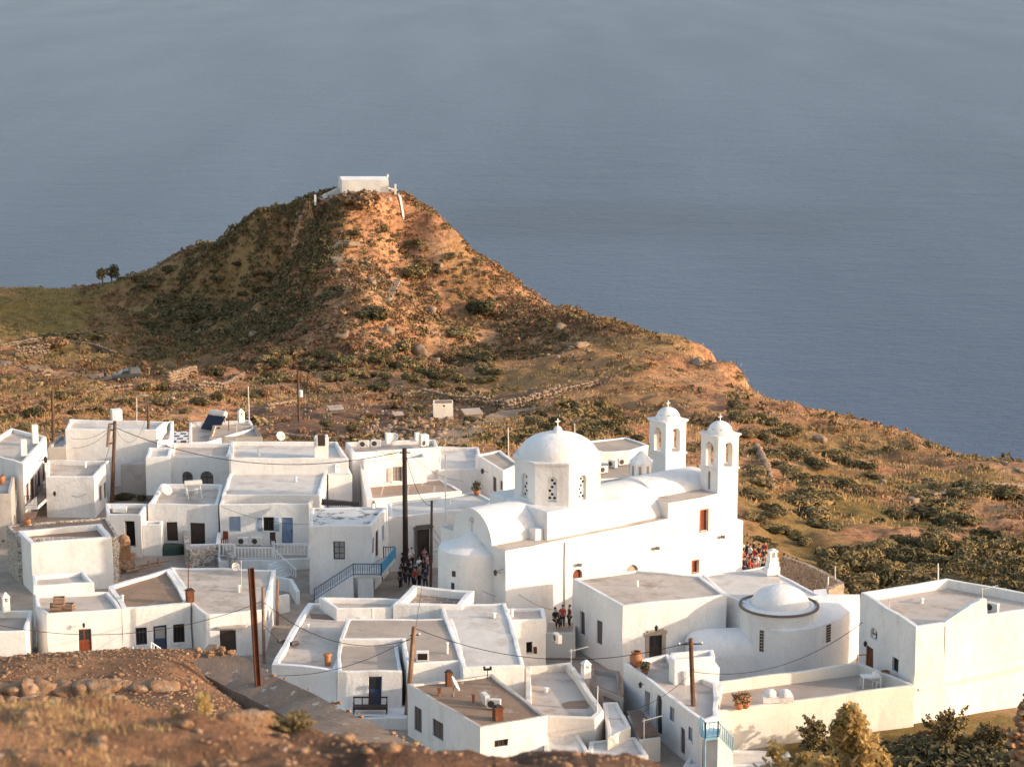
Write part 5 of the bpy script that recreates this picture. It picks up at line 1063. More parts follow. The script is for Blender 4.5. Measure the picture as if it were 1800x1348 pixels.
# bushes in the lower right corner
def conifer(label, u, v0, v1, d, wpx, mat, n_=1500, ls=.05):
    b = pd(u, v1, d); t = pd(u, v0, d); b.z = min(b.z, Hs(b.x, b.y)); h = t.z-b.z; wd = wpx*(t-CAMP).length/4000*.5
    r = thing('feathery_shrub', label, 'shrub', b); mb = MB(); mb.tube([b, b+Vector((0, 0, h*.9))], [.05, .01], 6); rs = np.random.RandomState(int(u)); Vs, Fs, o = [], [], 0
    for i in range(110):
        f = 1-.92*rs.uniform(.02, 1)**1.4; a = rs.uniform(0, 6.28); L = wd*(1-f)*rs.uniform(.6, 1.15)+.02; p0 = b+Vector((0, 0, h*f*.92)); p1 = p0+Vector((L*math.cos(a), L*math.sin(a), L*.5)); mb.tube([p0, p1], [.012, .004], 4, False)
        q = int(n_/70*(.5+L/wd)); tt = rs.uniform(.1, 1.05, q)[:, None]; C = np.array(p0)+(np.array(p1)-np.array(p0))*tt+rs.normal(size=(q, 3))*ls*.8; V, F_ = quads_cloud(C, rs.normal(size=(q, 3)), ls, .4); Vs.append(V); Fs.append(F_+o); o += len(V)
    mb.obj('stem', 'bark', r); np_obj('foliage', np.concatenate(Vs)-np.array(b), np.concatenate(Fs), mat, r)
conifer('tall golden feathery shrub in front of the cream courtyard wall', 1490, 1200, 1400, 26, 620, 'leaf_gold', 16000, .05)
conifer('pale feathery shrub at the left of the bottom right bushes', 1362, 1268, 1400, 26, 400, 'leaf_gold', 5000, .045)
conifer('small feathery shrub tip between the two feathery shrubs', 1410, 1290, 1400, 27, 420, 'leaf_gold', 5000, .045)
conifer('lean feathery shrub right of the tall golden one', 1548, 1290, 1400, 26, 380, 'leaf_gold', 4500, .045)
for i, (u, v, r, kd, lb) in enumerate([(1435, 1300, 34, 'olive', 'airy olive bush against the cream courtyard wall'), (1465, 1335, 40, 'dark', 'dark bush behind the tall feathery shrub'), (1590, 1335, 48, 'dark', 'dark green bush right of the feathery shrubs'), (1640, 1310, 48, 'dark', 'big dark bush under the corner of the bright right house'), (1655, 1285, 30, 'olive', 'leafy olive bush rising against the bright right house'), (1700, 1330, 50, 'dark', 'dark green bush at the bottom edge below the bright wall'), (1720, 1305, 40, 'olive', 'straw tinted bush below the bright wall'), (1765, 1325, 48, 'dark', 'dark bush beside the ruined red stone wall'), (1750, 1295, 32, 'olive', 'olive bush touching the ruined red stone wall'), (1800, 1345, 44, 'dark', 'dark bush in the bottom right corner'), (1540, 1345, 40, 'dark', 'low dark bush at the bottom edge behind the lean feathery shrub'), (1400, 1335, 34, 'olive', 'low olive bush at the bottom edge left of the feathery shrubs'), (1615, 1300, 34, 'olive', 'olive bush at the foot of the courtyard wall corner'), (1575, 1310, 32, 'dark', 'dark bush under the blue grey shadow on the cream wall'), (1680, 1300, 40, 'dark', 'dark bush in the middle of the thicket below the bright wall'), (1735, 1325, 44, 'olive', 'straw coloured wide bush at the bottom right'), (1655, 1340, 46, 'dark', 'lowest dark bush below the big dark bush'), (1510, 1320, 38, 'dark', 'dark bush behind the right side of the tall feathery shrub'), (1785, 1310, 36, 'dark', 'dark bush right against the ruined red stone wall')]):
    p = gh(u, v+r*.8, 60); o = shrub(u, v, r*(p-CAMP).length/4000*1.12, kd, lb, pos=p, sz=1.0, sx=1.3)
many('bushes at the foot of the bright walls', 'low scrubby bush at the foot of the bright right walls', ['olive', 'dark', 'olive', 'brown'], [(1440+i*19.5, 1318-i*1.0+((i*7) % 5)*6, 22+((i*5) % 9)) for i in range(19)]+[(1420+i*24, 1330+((i*11) % 4)*5, 26) for i in range(16)], 6, .8)
def twiggy(label, u, v, d, hpx, wpx):
    return weed('twiggy_bush', label, u, v, d, hpx, wpx, 'leaf_olive', 34, .10, 'shrub')
twiggy('sparse twiggy bush standing up against the bright right house', 1665, 1305, 131, 62, 90); twiggy('sparse twiggy bush against the cream courtyard wall', 1432, 1312, 131, 52, 80); twiggy('thin twiggy bush left of the ruined red stone wall', 1745, 1312, 131, 40, 70)
items = []
for v, hw in ((1310, 36), (1302, 34), (1295, 33), (1288, 31), (1280, 29), (1272, 26), (1265, 24), (1257, 22), (1250, 20), (1242, 17), (1235, 14), (1228, 10), (1222, 7)):
    for q in range(16):
        p = pd(1812+random.uniform(-hw, hw*1.2), v+random.uniform(-3, 3), 112+random.uniform(-.8, .8)); items.append((p.x, p.y, p.z, random.uniform(.12, .25), (1.3, 1, .8)))
for q in range(90):
    p = pd(1816+random.uniform(-20, 40), random.uniform(1310, 1370), 112+random.uniform(-.8, .8)); items.append((p.x, p.y, p.z, random.uniform(.3, .5), (1.3, 1, .8)))
tag(rocks_mesh('stone_wall', items, 'rock_ochre', rocks=big), 'ruined reddish stone wall at the lower right edge', 'wall')
# ------------------------------------------------------------------ hilltop chapel, shed, van, steps
def P2(u, v, d): p = pd(u, v, d); return Vector((p.x, p.y))
zc = pd(640, 345, 440).z
q = [P2(601, 345, 438.5), P2(683, 345, 438.5), P2(681, 345, 444), P2(595, 345, 444)]
zt = pd(640, 317, 438.5).z
chap = house('tiny white chapel with a ridged roof on top of the hill', [Vector((p.x, p.y, 0)) for p in q], zt, zc-2.5, 0, .25, 'plaster', ops=[], name='white_chapel', cat='chapel', xy=True)
mb = MB(.02); m0 = (q[0]+q[3])/2; m1 = (q[1]+q[2])/2; zr = zt+.45
for a, b, ma, mb_ in ((q[0], q[1], m0, m1), (q[2], q[3], m1, m0)): mb.face([(a.x, a.y, zt+.02), (b.x, b.y, zt+.02), (mb_.x, mb_.y, zr), (ma.x, ma.y, zr)])
mb.face([(q[0].x, q[0].y, zt+.02), (m0.x, m0.y, zr), (q[3].x, q[3].y, zt+.02)]); mb.face([(q[1].x, q[1].y, zt+.02), (q[2].x, q[2].y, zt+.02), (m1.x, m1.y, zr)])
mb.obj('gable_roof', 'plaster', chap); mb = MB(); mb.box((m1.x, m1.y, zr+.1), (.3, .5, .6)); mb.obj('bell_wall', 'plaster', chap)
def low_wall(label, pts, h, w, base=1.0, mat='plaster', name='low_wall', fit=False):
    if fit: pts = [Vector((p.x, p.y, Hs(p.x, p.y))) for p in pts]
    mb = MB(.04)
    for a, b in zip(pts, pts[1:]):
        n_ = max(1, int((b-a).length/1.5)); e = (b-a); e.z = 0; e.normalize(); nr = Vector((e.y, -e.x, 0))*w/2
        for i in range(n_):
            p, s = a.lerp(b, i/n_), a.lerp(b, (i+1)/n_); f = [p-nr, s-nr, s+nr, p+nr]; z = Vector((0, 0, base)); t = Vector((0, 0, h))
            mb.face([x+t for x in (f[3], f[2], f[1], f[0])][::-1]); mb.face([f[0]-z, f[1]-z, f[1]+t, f[0]+t][::-1]); mb.face([f[2]-z, f[3]-z, f[3]+t, f[2]+t][::-1])
        for p, s in ((a, 1), (b, -1)): mb.face([p-nr-z, p+nr-z, p+nr+t, p-nr+t])
    return tag(mb.obj(name, mat, merge=True), label, 'wall')
low_wall('low white boundary wall left of the hilltop chapel', [pd(520, 345, 441), pd(572, 334, 441), pd(574, 328, 441), pd(596, 329, 442)], 1.25, .4, fit=True)
low_wall('low white wall curving down right of the hilltop chapel', [pd(683, 336, 441), pd(697, 342, 440), pd(704, 350, 438), pd(709, 360, 436)], .6, .4, fit=True)
low_wall('white bench ledge left of the chapel shrub', [pd(572, 348, 437), pd(585, 344, 438), pd(600, 345, 437.5)], .2, .9, fit=True)
low_wall('white ledge right of the chapel shrub', [pd(664, 345, 437.5), pd(688, 348, 437)], .2, .8, fit=True)
for i, (u, v) in enumerate(((554, 352), (695, 333))):
    p = pd(u, v, 438); mb = MB(.01); mb.prism([(p.x-.18, p.y-.18), (p.x+.18, p.y-.18), (p.x+.18, p.y+.18), (p.x-.18, p.y+.18)], p.z-1, p.z+1.0); tag(mb.obj('white_post', 'plaster'), ('short white post on the shaded hilltop left of the chapel', 'thin white post behind the wall right of the chapel')[i], 'post')
for lb, path, n_, w in (('upper flight of pale stone steps climbing the shaded hillside', [(596, 465), (588, 452), (592, 440), (604, 428)], 13, 2.0), ('lower flight of grey stone steps beside the sunlit slope', [(676, 530), (684, 520), (690, 508), (696, 495)], 12, 1.8)):
    pts = [gh(*t) for t in path]; mb = MB(.02)
    for i in range(n_):
        t = i/(n_-1)*3; k = min(2, int(t)); p = pts[k].lerp(pts[k+1], t-k); mb.box(p+Vector((0, 0, .10)), (w, .5, .5), -.15)
    tag(mb.obj('stone_steps', 'stone_far' if 0 else 'roof_grey'), lb, 'steps')
g = gh(780, 738); q = [Vector((g.x-1.45, g.y-.2)), Vector((g.x+1.35, g.y+.2)), Vector((g.x+1.2, g.y+2.6)), Vector((g.x-1.6, g.y+2.4))]
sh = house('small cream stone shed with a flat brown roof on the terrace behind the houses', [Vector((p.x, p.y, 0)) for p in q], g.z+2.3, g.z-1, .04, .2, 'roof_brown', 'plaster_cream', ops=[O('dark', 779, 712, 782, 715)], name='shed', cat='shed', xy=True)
for lb, u, v, w, h, mt in (('collapsed grey lean-to right of the cream shed', 830, 738, 2.4, 1.5, 'stone_far'), ('low dark hutch in the shaded hollow left of the cream shed', 590, 725, 1.9, .9, 'grey_wood'), ('dark wooden hutch beside the bare tree', 700, 738, 1.3, 1.1, 'dark_wood')):
    g = gh(u, v); r = thing('hut', lb, 'hut', g); mb = MB(.05); mb.box(g+Vector((0, 0, h*.35)), (w, w*.7, h*.7), .3); mb.obj('wall', mt, r); mb = MB(.04); mb.box(g+Vector((0, 0, h*.78)), (w*1.15, w*.9, .12), .3, .18); mb.obj('roof', 'roof_grey', r)
# van
g = gh(222, 668); R = thing('pickup_van', 'dark grey pickup van with a covered back parked on the dirt track', 'van', (0, 0, 0)); MATS['vb'] = MATS['van_grey']
mb = MB()
def carbody(mb, prof, w):
    n_ = len(prof); b = len(mb.v); mb.v += [Vector((x, -w/2, z)) for x, z in prof]+[Vector((x, w/2, z)) for x, z in prof]
    for i in range(n_): k = (i+1) % n_; mb.fi((b+k, b+i, b+n_+i, b+n_+k))
    mb.fi([b+i for i in range(n_)]); mb.fi([b+n_+i for i in reversed(range(n_))])
carbody(mb, [(-2.3, .45), (2.2, .45), (2.25, .75), (2.15, 1.0), (1.1, 1.12), (.55, 1.65), (-.5, 1.7), (-.55, 1.12), (-2.3, 1.1)], 1.7); bo = mb.obj('body', 'van_grey', R); bv = bo.modifiers.new('b', 'BEVEL'); bv.width = .06; bv.segments = 2
mb = MB(); carbody(mb, [(-2.28, 1.1), (-.57, 1.13), (-.57, 1.72), (-.8, 1.86), (-2.1, 1.84), (-2.28, 1.7)], 1.66); mb.obj('canopy', 'van_cover', R)
mb = MB()
for s in (-1, 1): mb.face([(x, s*.856, z) for x, z in ((.95, 1.15), (.5, 1.58), (-.4, 1.62), (-.45, 1.15))][::-s])
mb.obj('side_window', 'glass', R); mb = MB(); mb.face([(1.09, -.7, 1.14), (1.09, .7, 1.14), (.62, .62, 1.6), (.62, -.62, 1.6)]); mb.obj('windscreen', 'glass', R)
for x in (-1.45, 1.4):
    for s in (-1, 1):
        mb = MB(); M_ = [(x+.34*math.cos(t*.524), .34+.34*math.sin(t*.524)) for t in range(12)]; b = len(mb.v); mb.v += [Vector((a, s*.72, z)) for a, z in M_]+[Vector((a, s*.87, z)) for a, z in M_]
        for i in range(12): k = (i+1) % 12; mb.fi((b+i, b+k, b+12+k, b+12+i))
        mb.fi(range(b+12, b+24)); wl = mb.obj('wheel', 'tyre', R); mb = MB(); mb.face([(x+.19*math.cos(t*.524), s*.876, .34+.19*math.sin(t*.524)) for t in range(12)]); mb.obj('rim', 'metal', wl)
for s in (-1, 1): mb = MB(); mb.box((2.24, s*.62, .82), (.06, .3, .16)); mb.obj('headlight', 'glass_pale', R)
R.location = g+Vector((0, 0, .05)); R.rotation_euler = (0, 0, math.pi+.35)
for u, v, lb in ((152, 662, 'dark bin standing left of the van'), (186, 664, 'dark drum beside the van'), (141, 660, 'thin dark post left of the van')):
    g = gh(u, v); mb = MB(.01); mb.lathe(g, [(.28, -.2), (.32, .9), (.001, .95)], 10); tag(mb.obj('oil_drum', 'ac_dark'), lb, 'drum')
for i, (u, v) in enumerate(((48, 662), (82, 664), (70, 678), (5, 672))):
    g = gh(u, v); mb = MB(.02); mb.box(g+Vector((0, 0, .3)), (1.2, .8, .6), i*.7); tag(mb.obj('hay_bale', 'straw'), ('straw bale on the sunny field, upper left', 'straw bale on the sunny field, upper right', 'straw bale on the sunny field, lowest', 'straw bale at the left picture edge')[i], 'hay bale')
# dirt track laid over the ground
pth = [(-120, 632), (0, 638), (60, 648), (120, 658), (190, 668), (250, 664), (320, 655), (400, 648)]; pts = [gh(*t) for t in pth]; V = []
for i, p in enumerate(pts):
    t = (pts[min(i+1, len(pts)-1)]-pts[max(i-1, 0)]); t.z = 0; t.normalize(); nr = Vector((-t.y, t.x, 0))
    for s in (-1.6, -.5, .5, 1.6): V.append(p+nr*s)
Vn = []
for i in range(len(pts)-1):
    for q in range(12):
        for j_ in range(4): a = V[i*4+j_].lerp(V[i*4+4+j_], q/12); Vn.append((a.x, a.y, Hs(a.x, a.y)+.12))
k = len(Vn)//4; Fq = [[i*4+j_, i*4+j_+1, i*4+j_+5, i*4+j_+4] for i in range(k-1) for j_ in range(3)]
surf('track', (0.36, 0.25, 0.17), (0.28, 0.185, 0.12), 0.8); o = np_obj('dirt_track', Vn, Fq, 'track'); o['kind'] = 'structure'

def ribbon(name, pth, hw, mat):
    pts = [gh(*t) for t in pth]; V = []
    for i, p in enumerate(pts):
        t = (pts[min(i+1, len(pts)-1)]-pts[max(i-1, 0)]); t.z = 0; t.normalize(); nr = Vector((-t.y, t.x, 0))
        for s_ in (-hw, -hw*.3, hw*.3, hw): V.append(p+nr*s_)
    Vn = []
    for i in range(len(pts)-1):
        for q in range(14):
            for j_ in range(4): a = V[i*4+j_].lerp(V[i*4+4+j_], q/14); Vn.append((a.x, a.y, Hs(a.x, a.y)+.14))
    k = len(Vn)//4; o = np_obj(name, Vn, [[i*4+j_, i*4+j_+1, i*4+j_+5, i*4+j_+4] for i in range(k-1) for j_ in range(3)], mat); o['kind'] = 'structure'; return o
ribbon('dirt_path', [(770, 782), (815, 765), (850, 750), (878, 735), (902, 722), (945, 714)], 2.0, 'track')
# ------------------------------------------------------------------ poles, lamps, cables
def pole(label, top, bot, zb, rpx, mat='wood_pole', name='utility_pole', cat='pole', d=None, arm=None, n=10, base_ext=1.0):
    """top/bot: photograph pixels of the pole's ends; zb: height of its foot"""
    b = pz(*bot, zb) if d is None else pd(*bot, d); y = b.y
    t = pd(*top, y); r = rpx*(b-CAMP).length/4000/2
    R_ = thing(name, label, cat, b); mb = MB(.006)
    e = (b-t).normalized(); ks = [t.lerp(b+e*base_ext, q/8) for q in range(9)]
    mb.tube(ks, [r*(.78+.22*q/8) for q in range(9)], n); mb.obj('shaft', mat, R_)
    if arm:
        for i, (dz, w, ang) in enumerate(arm):
            mb = MB(); dv = Vector((math.cos(ang), math.sin(ang), 0))*w/2; c = t-Vector((0, 0, dz)); mb.tube([c-dv, c+dv], .045, 6); a = mb.obj('crossarm', 'dark_iron', R_)
            m2 = MB()
            for s in (-1, 1): m2.lathe(c+dv*s*.92, [(.05, 0), (.07, .05), (.04, .12), (.001, .14)], 8)
            m2.obj('insulator', 'white_paint', a)
    return R_, t
PT = {}
def cable(label, a, b, sag, r=.022, name='overhead_cable'):
    a, b = Vector(a), Vector(b); pts = [a.lerp(b, i/24)-Vector((0, 0, sag*4*(i/24)*(1-i/24))) for i in range(25)]
    mb = MB(); mb.tube(pts, r, 5); return tag(mb.obj(name, 'wire'), label, 'cable')
R_, PT['A'] = pole('dark pole behind the leftmost back houses', (92, 687), (94, 790), -2.5, 6, d=222)
R_, PT['B'] = pole('double wooden pole with cross braces in the left courtyard', (202, 740), (197, 886), 0, 7.5)
pb = pd(192, 748, PT['B'].y); mb = MB(); mb.tube([pb, pd(189, 785, PT['B'].y)], .13, 8)
for v in (746, 757, 780): mb.tube([pd(190, v, PT['B'].y), pd(203, v-2, PT['B'].y)], .07, 6)
mb.obj('brace', 'wood_pale', R_); mb = MB(); mb.tube([PT['B'], pd(201.5, 722, PT['B'].y)], .04, 6); mb.obj('rod', 'pale_metal', R_)
R_, PT['C'] = pole('thin wooden pole rising behind the windowless box house', (260, 712), (262, 790), 0, 6, d=200, arm=[(.5, .8, .3)])
R_, PT['D'] = pole('tall wooden pole with a white transformer can in the hollow behind the village', (524, 653), (526, 772), -17.6, 5, d=296, arm=[(.6, 1.6, .2)])
mb = MB(); mb.lathe(pd(528.5, 692, 295.4), [(.001, -.4), (.28, -.4), (.28, .4), (.2, .5), (.001, .5)], 10); mb.obj('transformer', 'white_paint', R_)
R_, PT['E'] = pole('slim grey metal pole left of the tall transformer pole', (436, 679), (438, 745), -8, 3, 'pale_metal', d=255)
R_, PT['E2'] = pole('pale street light pole behind the windowless box house', (240, 696), (240, 742), -5, 2.6, 'pale_metal', d=238, name='street_light', cat='street light'); mb = MB(); mb.tube([PT['E2'], PT['E2']+Vector((.9, -.2, .15))], .05, 6); mb.box(PT['E2']+Vector((1.0, -.2, .12)), (.5, .2, .1)); mb.obj('lamp_head', 'pale_metal', R_)
R_, PT['F'] = pole('thickest dark pole standing left of the church', (711, 788), (713, 990), 0, 10.5, 'pole_dark', d=170.5, arm=[(.35, .9, .2)])
R_, PT['G'] = pole('brown wooden pole with floodlights in front of the church apse', (759, 880), (757, 1040), 0, 5.5, 'wood_pole')
mb = MB(); c = pd(764, 968, PT['G'].y-.2); mb.tube([pd(759, 975, PT['G'].y), c, c+Vector((.5, -.1, -.1))], .04, 6); mb.box(c+Vector((.1, -.2, .05)), (.3, .25, .25)); mb.box(c+Vector((.65, -.2, -.25)), (.3, .25, .2)); mb.obj('floodlight', 'ac_white', R_)
R_, PT['H'] = pole('thin white flagpole in front of the church apse', (783, 798), (783, 1038), 0.2, 2.6, 'white_paint', name='flagpole', cat='flagpole')
R_, PT['I'] = pole('knotty pale wooden pole above the stained brown roof', (728, 1101), (717, 1240), 0, 11, 'wood_pale', d=137, arm=[(.55, .7, .2)])
R_, PT['J'] = pole('short pale wooden pole in the lane behind the rusty beam', (462, 1031), (464, 1165), 0, 6.5, 'wood_pale')
R_, PT['K'] = pole('brown post stub beside the lane stairs', (488, 1018), (488, 1075), 1.5, 5.5, 'wood_pale', name='wooden_post', cat='post')
R_, PT['M'] = pole('brown wooden lamp pole in front of the lane house with oval windows', (1214, 1122), (1222, 1322), 0, 10, arm=[(.35, 1.5, .1)], mat='wood_pole')
for lb, tp, bt, d, rp, mt in [('white pole on the bank left of the big dome', (893, 751), (894, 800), 199, 2.6, 'pale_metal'), ('short pale pole right of the dome cross', (1010, 744), (1010, 766), 205, 2.4, 'pale_metal'), ('pale mast on the bright right house roof', (1649, 990), (1649, 1022), 150.5, 2.8, 'white_paint'), ('tall grey post beside the low garden wall', (1468, 1025 - 30), (1468, 1036), 160, 2.6, 'pale_metal'), ('short white post beside the low garden wall', (1456, 1013), (1455, 1036), 158, 3.4, 'white_paint'), ('rusty rod on the cracked pale roof', (331, 990), (331, 1040), 155, 2, 'rust'), ('white rod at the edge of the cracked pale roof', (424, 984), (424, 1030), 157, 1.8, 'pale_metal'), ('thin rod on the roof with the solar heater', (402, 730), (402, 780), 207, 1.8, 'rust'), ('thin pole on the cream lean-to at the bottom', (1051, 1205), (1050, 1245), 132, 2.4, 'white_paint')]:
    pole(lb, tp, bt, 0, rp, mt, name='thin_pole', cat='pole', d=d, n=6, base_ext=.3)
Wp = lambda u, v, y: pd(u, v, y)
cable('black cable sagging in from the left edge to the lane pole', Wp(-40, 1090, 140), Wp(462, 1056, PT['J'].y), 1.6)
cable('black cable from the lane pole to the knotty pole', Wp(463, 1058, PT['J'].y), Wp(727, 1122, PT['I'].y), 1.5)
cable('thin cable from the lane pole down to the front roof corner', Wp(463, 1098, PT['J'].y), Wp(593, 1183, 139), .6)
cable('cable rising from the concrete wall to the knotty pole', Wp(485, 1187, 132), Wp(726, 1118, PT['I'].y), .7)
cable('long cable from the knotty pole to the lamp pole', Wp(730, 1104, PT['I'].y), Wp(1212, 1128, PT['M'].y), 1.55)
cable('long cable across the back roofs to the thickest pole', Wp(204, 752, PT['B'].y), Wp(709, 793, PT['F'].y), 2.0, .03)
cable('cable dropping from the thickest pole to the floodlight pole', Wp(714, 800, PT['F'].y), Wp(757, 888, PT['G'].y), 1.0)
cable('thin cable sagging from the floodlight pole to the church corner', Wp(762, 930, PT['G'].y), Wp(886, 999, 153.5), 1.4, .016)
cable('lower thin cable from the floodlight pole across the apse', Wp(762, 945, PT['G'].y), Wp(872, 1048, 152), .8, .014)
cable('thin vertical cable from the knotty pole up to the plaza', Wp(731, 1102, PT['I'].y), Wp(744, 1010, 158), .1, .014)
cable('cable from the lamp pole to the bright right house', Wp(1217, 1180, PT['M'].y), Wp(1517, 1093, 142.5), 1.3)
cable('thin service cable from the lamp pole to the lane', Wp(1213, 1185, PT['M'].y), Wp(1100, 1250, 131), .4, .014)
cable('thin cable from the courtyard pole to the box house roof edge', Wp(197, 748, PT['B'].y), Wp(125, 770, 197.5), .5, .016)
cable('second thin cable from the courtyard pole to the box house', Wp(197, 752, PT['B'].y), Wp(128, 787, 197.5), .5, .016)
cable('loose cable hanging from the courtyard pole to the street lamp', Wp(200, 757, PT['B'].y), Wp(125, 870, 186), 2.0, .018)
cable('hanging cable between the courtyard pole and the thin back pole', Wp(204, 755, PT['B'].y), Wp(259, 728, PT['C'].y), 1.8, .016)
cable('thin cable from the thickest pole towards the back roof', Wp(709, 792, PT['F'].y), Wp(640, 780, 192), .5, .018)
cable('thin cable along the front of the blue shutter house', Wp(389, 890, 176.5), Wp(640, 908, 170), 1.0, .014)
cable('thin cable from the thickest pole to the back right wall', Wp(714, 792, PT['F'].y), Wp(815, 845, 186), .6, .016)
cable('thin cable from the apse pole to the window wall', Wp(1005, 1072, 153), Wp(895, 1030, 155), .6, .012)
cable('short cable from the right bottom pole to the corrugated roof', Wp(1165, 1225, 137), Wp(1070, 1262, 131), .5, .014)
# ------------------------------------------------------------------ roof and wall fittings
def ac_proto():
    R_ = thing('air_conditioner', 'x', 'air conditioner'); mb = MB(); mb.box((0, 0, .36), (.86, .32, .60)); o = mb.obj('casing', 'ac_white', R_); bv = o.modifiers.new('b', 'BEVEL'); bv.width = .03; bv.segments = 2
    mb = MB()
    mb.face([(-.14+.22*math.cos(t*.3142), -.168, .36+.22*math.sin(t*.3142)) for t in range(20)]); mb.obj('fan_grille', 'ac_dark', R_)
    mb = MB()
    for s in (-.3, .3): mb.box((s, 0, .03), (.06, .34, .06))
    mb.obj('feet', 'grey_wood', R_); return R_
AC = ac_proto()
acs = [('pale air conditioner, left of the pair at the back roof edge', 640, 787, 5.42, 0), ('pale air conditioner, right of the pair at the back roof edge', 661, 786, 5.42, 0), ('left air conditioner under the open shuttered window', 427, 958, .92, 0), ('right air conditioner under the open shuttered window', 451, 958, .92, 0),
 ('air conditioner nearest the octagonal drum', 1060, 832, 3.3, .5), ('dark sided air conditioner behind the drum', 1077, 822, 3.3, -.8), ('air conditioner beside the little church turret', 1094, 818, 3.3, .4), ('air conditioner on the lane wall behind the seated people', 980, 1130, 2.2, -1.2), ('round fan air conditioner on the bright right house roof', 1744, 1076, 5.85, -.7), ('air conditioner on the courtyard by the brown door', 1545, 1196, 2.02, -.6), ('upright white air conditioner on the stained brown roof', 853, 1237, 3.3, 1.9), ('open fronted air conditioner on the stained brown roof', 868, 1246, 3.3, -.2), ('white box unit at the right end of the back roof', 745, 785, 5.42, .8)]
for i, (lb, u, v, z, a) in enumerate(acs):
    o = AC if i == 0 else dup(AC); o.location = pz(u, v, z); o.rotation_euler = (0, 0, a); o['label'] = lb; o['category'] = 'air conditioner'; o['group'] = 'air conditioners of the village'
def dish_proto():
    R_ = thing('satellite_dish', 'x', 'satellite dish'); mb = MB(); mb.tube([(0, 0, 0), (0, 0, .55)], .03, 6); mb.tube([(0, 0, .0), (.25, .1, -.0)], .02, 5); mb.obj('mast', 'metal', R_)
    mb = MB(); prof = [(.001, 0), (.18, .02), (.32, .07), (.42, .13)]; mb.lathe((0, 0, 0), prof, 20); o = mb.obj('dish', 'ac_white', R_, smooth=True); o.location = (0, 0, .62); o.rotation_euler = (rad(62), 0, .4); sd = o.modifiers.new('s', 'SOLIDIFY'); sd.thickness = .02
    mb = MB(); mb.tube([(0, -.05, .6), (.15, -.42, .72)], .015, 5); mb.box((.15, -.42, .72), (.08, .08, .08)); mb.obj('receiver', 'metal', R_); return R_
DS = dish_proto()
for i, (lb, u, v, z, a, s) in enumerate([('round grey dish on the roof with the drum heater', 293, 876, 3.3, .3, 1.1), ('white dish at the back edge of the long roof', 493, 779, 5.3, .1, 1.0), ('white dish behind the pair of air conditioners', 692, 781, 5.1, -.4, 1.0), ('white dish on the back edge of the pale cracked roof', 414, 1008, 3.1, .2, .8), ('large pale dish on three legs on the stained brown roof', 797, 1224, 3.27, 1.2, 1.25)]):
    o = DS if i == 0 else dup(DS); o.location = pz(u, v, z); o.rotation_euler = (0, 0, a); o.scale = (s,)*3; o['label'] = lb; o['category'] = 'satellite dish'; o['group'] = 'satellite dishes on the roofs'
def antenna(label, u, v0, v1, z, d=None, w=1.2, ang=.4):
    b = pz(u, v1, z); t = pd(u, v0, b.y); R_ = thing('tv_antenna', label, 'antenna', b); mb = MB(); mb.tube([b-Vector((0, 0, .1)), t], .028, 6); mb.obj('mast', 'pale_metal', R_); dv = Vector((math.cos(ang), math.sin(ang), .12))*w; mb = MB(); c = t-Vector((0, 0, .15)); mb.tube([c-dv*.1, c+dv], .022, 5)
    for k in range(7): p = c+dv*(k/6.5); q = Vector((-math.sin(ang), math.cos(ang), 0))*(.30-.02*k); mb.tube([p-q, p+q], .012, 4)
    mb.obj('rods', 'pale_metal', R_)
for a in [('thin television antenna on the large roof in front of the church', 1128, 1036, 1056, 4.9), ('television antenna at the top right house edge', 1727, 1032, 1062, 6.0), ('small antenna at the front corner of the bright right house roof', 1563, 1050, 1080, 5.85), ('antenna by the white box house', 1205, 1178, 1212, 3.3), ('pinkish antenna on the stone edged roof terrace', 416, 745, 775, 3.4), ('antenna on the small pale roof at the bottom', 1132, 1262, 1312, 1.4), ('thin antenna on the cream roof terrace', 1004, 1140, 1180, 2.7)]: antenna(*a)
# solar water heaters
def solar(label, u, v, z, ang, s=1.0, drum_only=False):
    R_ = thing('solar_heater', label, 'solar heater'); mb = MB(); n_ = 14
    pts = [(-.75, .25, 1.15), (.75, .25, 1.15)]; mb.tube([Vector(p) for p in pts], .28, n_); mb.obj('tank', 'pale_metal', R_, smooth=rad(50))
    mb = MB()
    for x in (-.6, .6): mb.tube([(x, .45, 0), (x, .3, 1.0)], .03, 5); mb.tube([(x, -.9, 0), (x, .2, .95)], .03, 5); mb.tube([(x, -.9, .03), (x, .45, .03)], .03, 5)
    mb.tube([(-.6, .45, .5), (.6, .45, .5)], .03, 5)
    mb.obj('stand', 'white_paint', R_)
    if not drum_only: mb = MB(); mb.box((0, -.45, .55), (1.7, 1.5, .08), 0, rad(42)); mb.obj('panel', 'solar', R_)
    R_.location = pz(u, v, z); R_.rotation_euler = (0, 0, ang); R_.scale = (s,)*3
solar('solar water heater with a tilted panel on the back roof', 381, 752, 3.2, -.5, 1.15)
solar('grey drum water heater on a bent frame on the roof', 341, 873, 3.3, .3, .95, True)
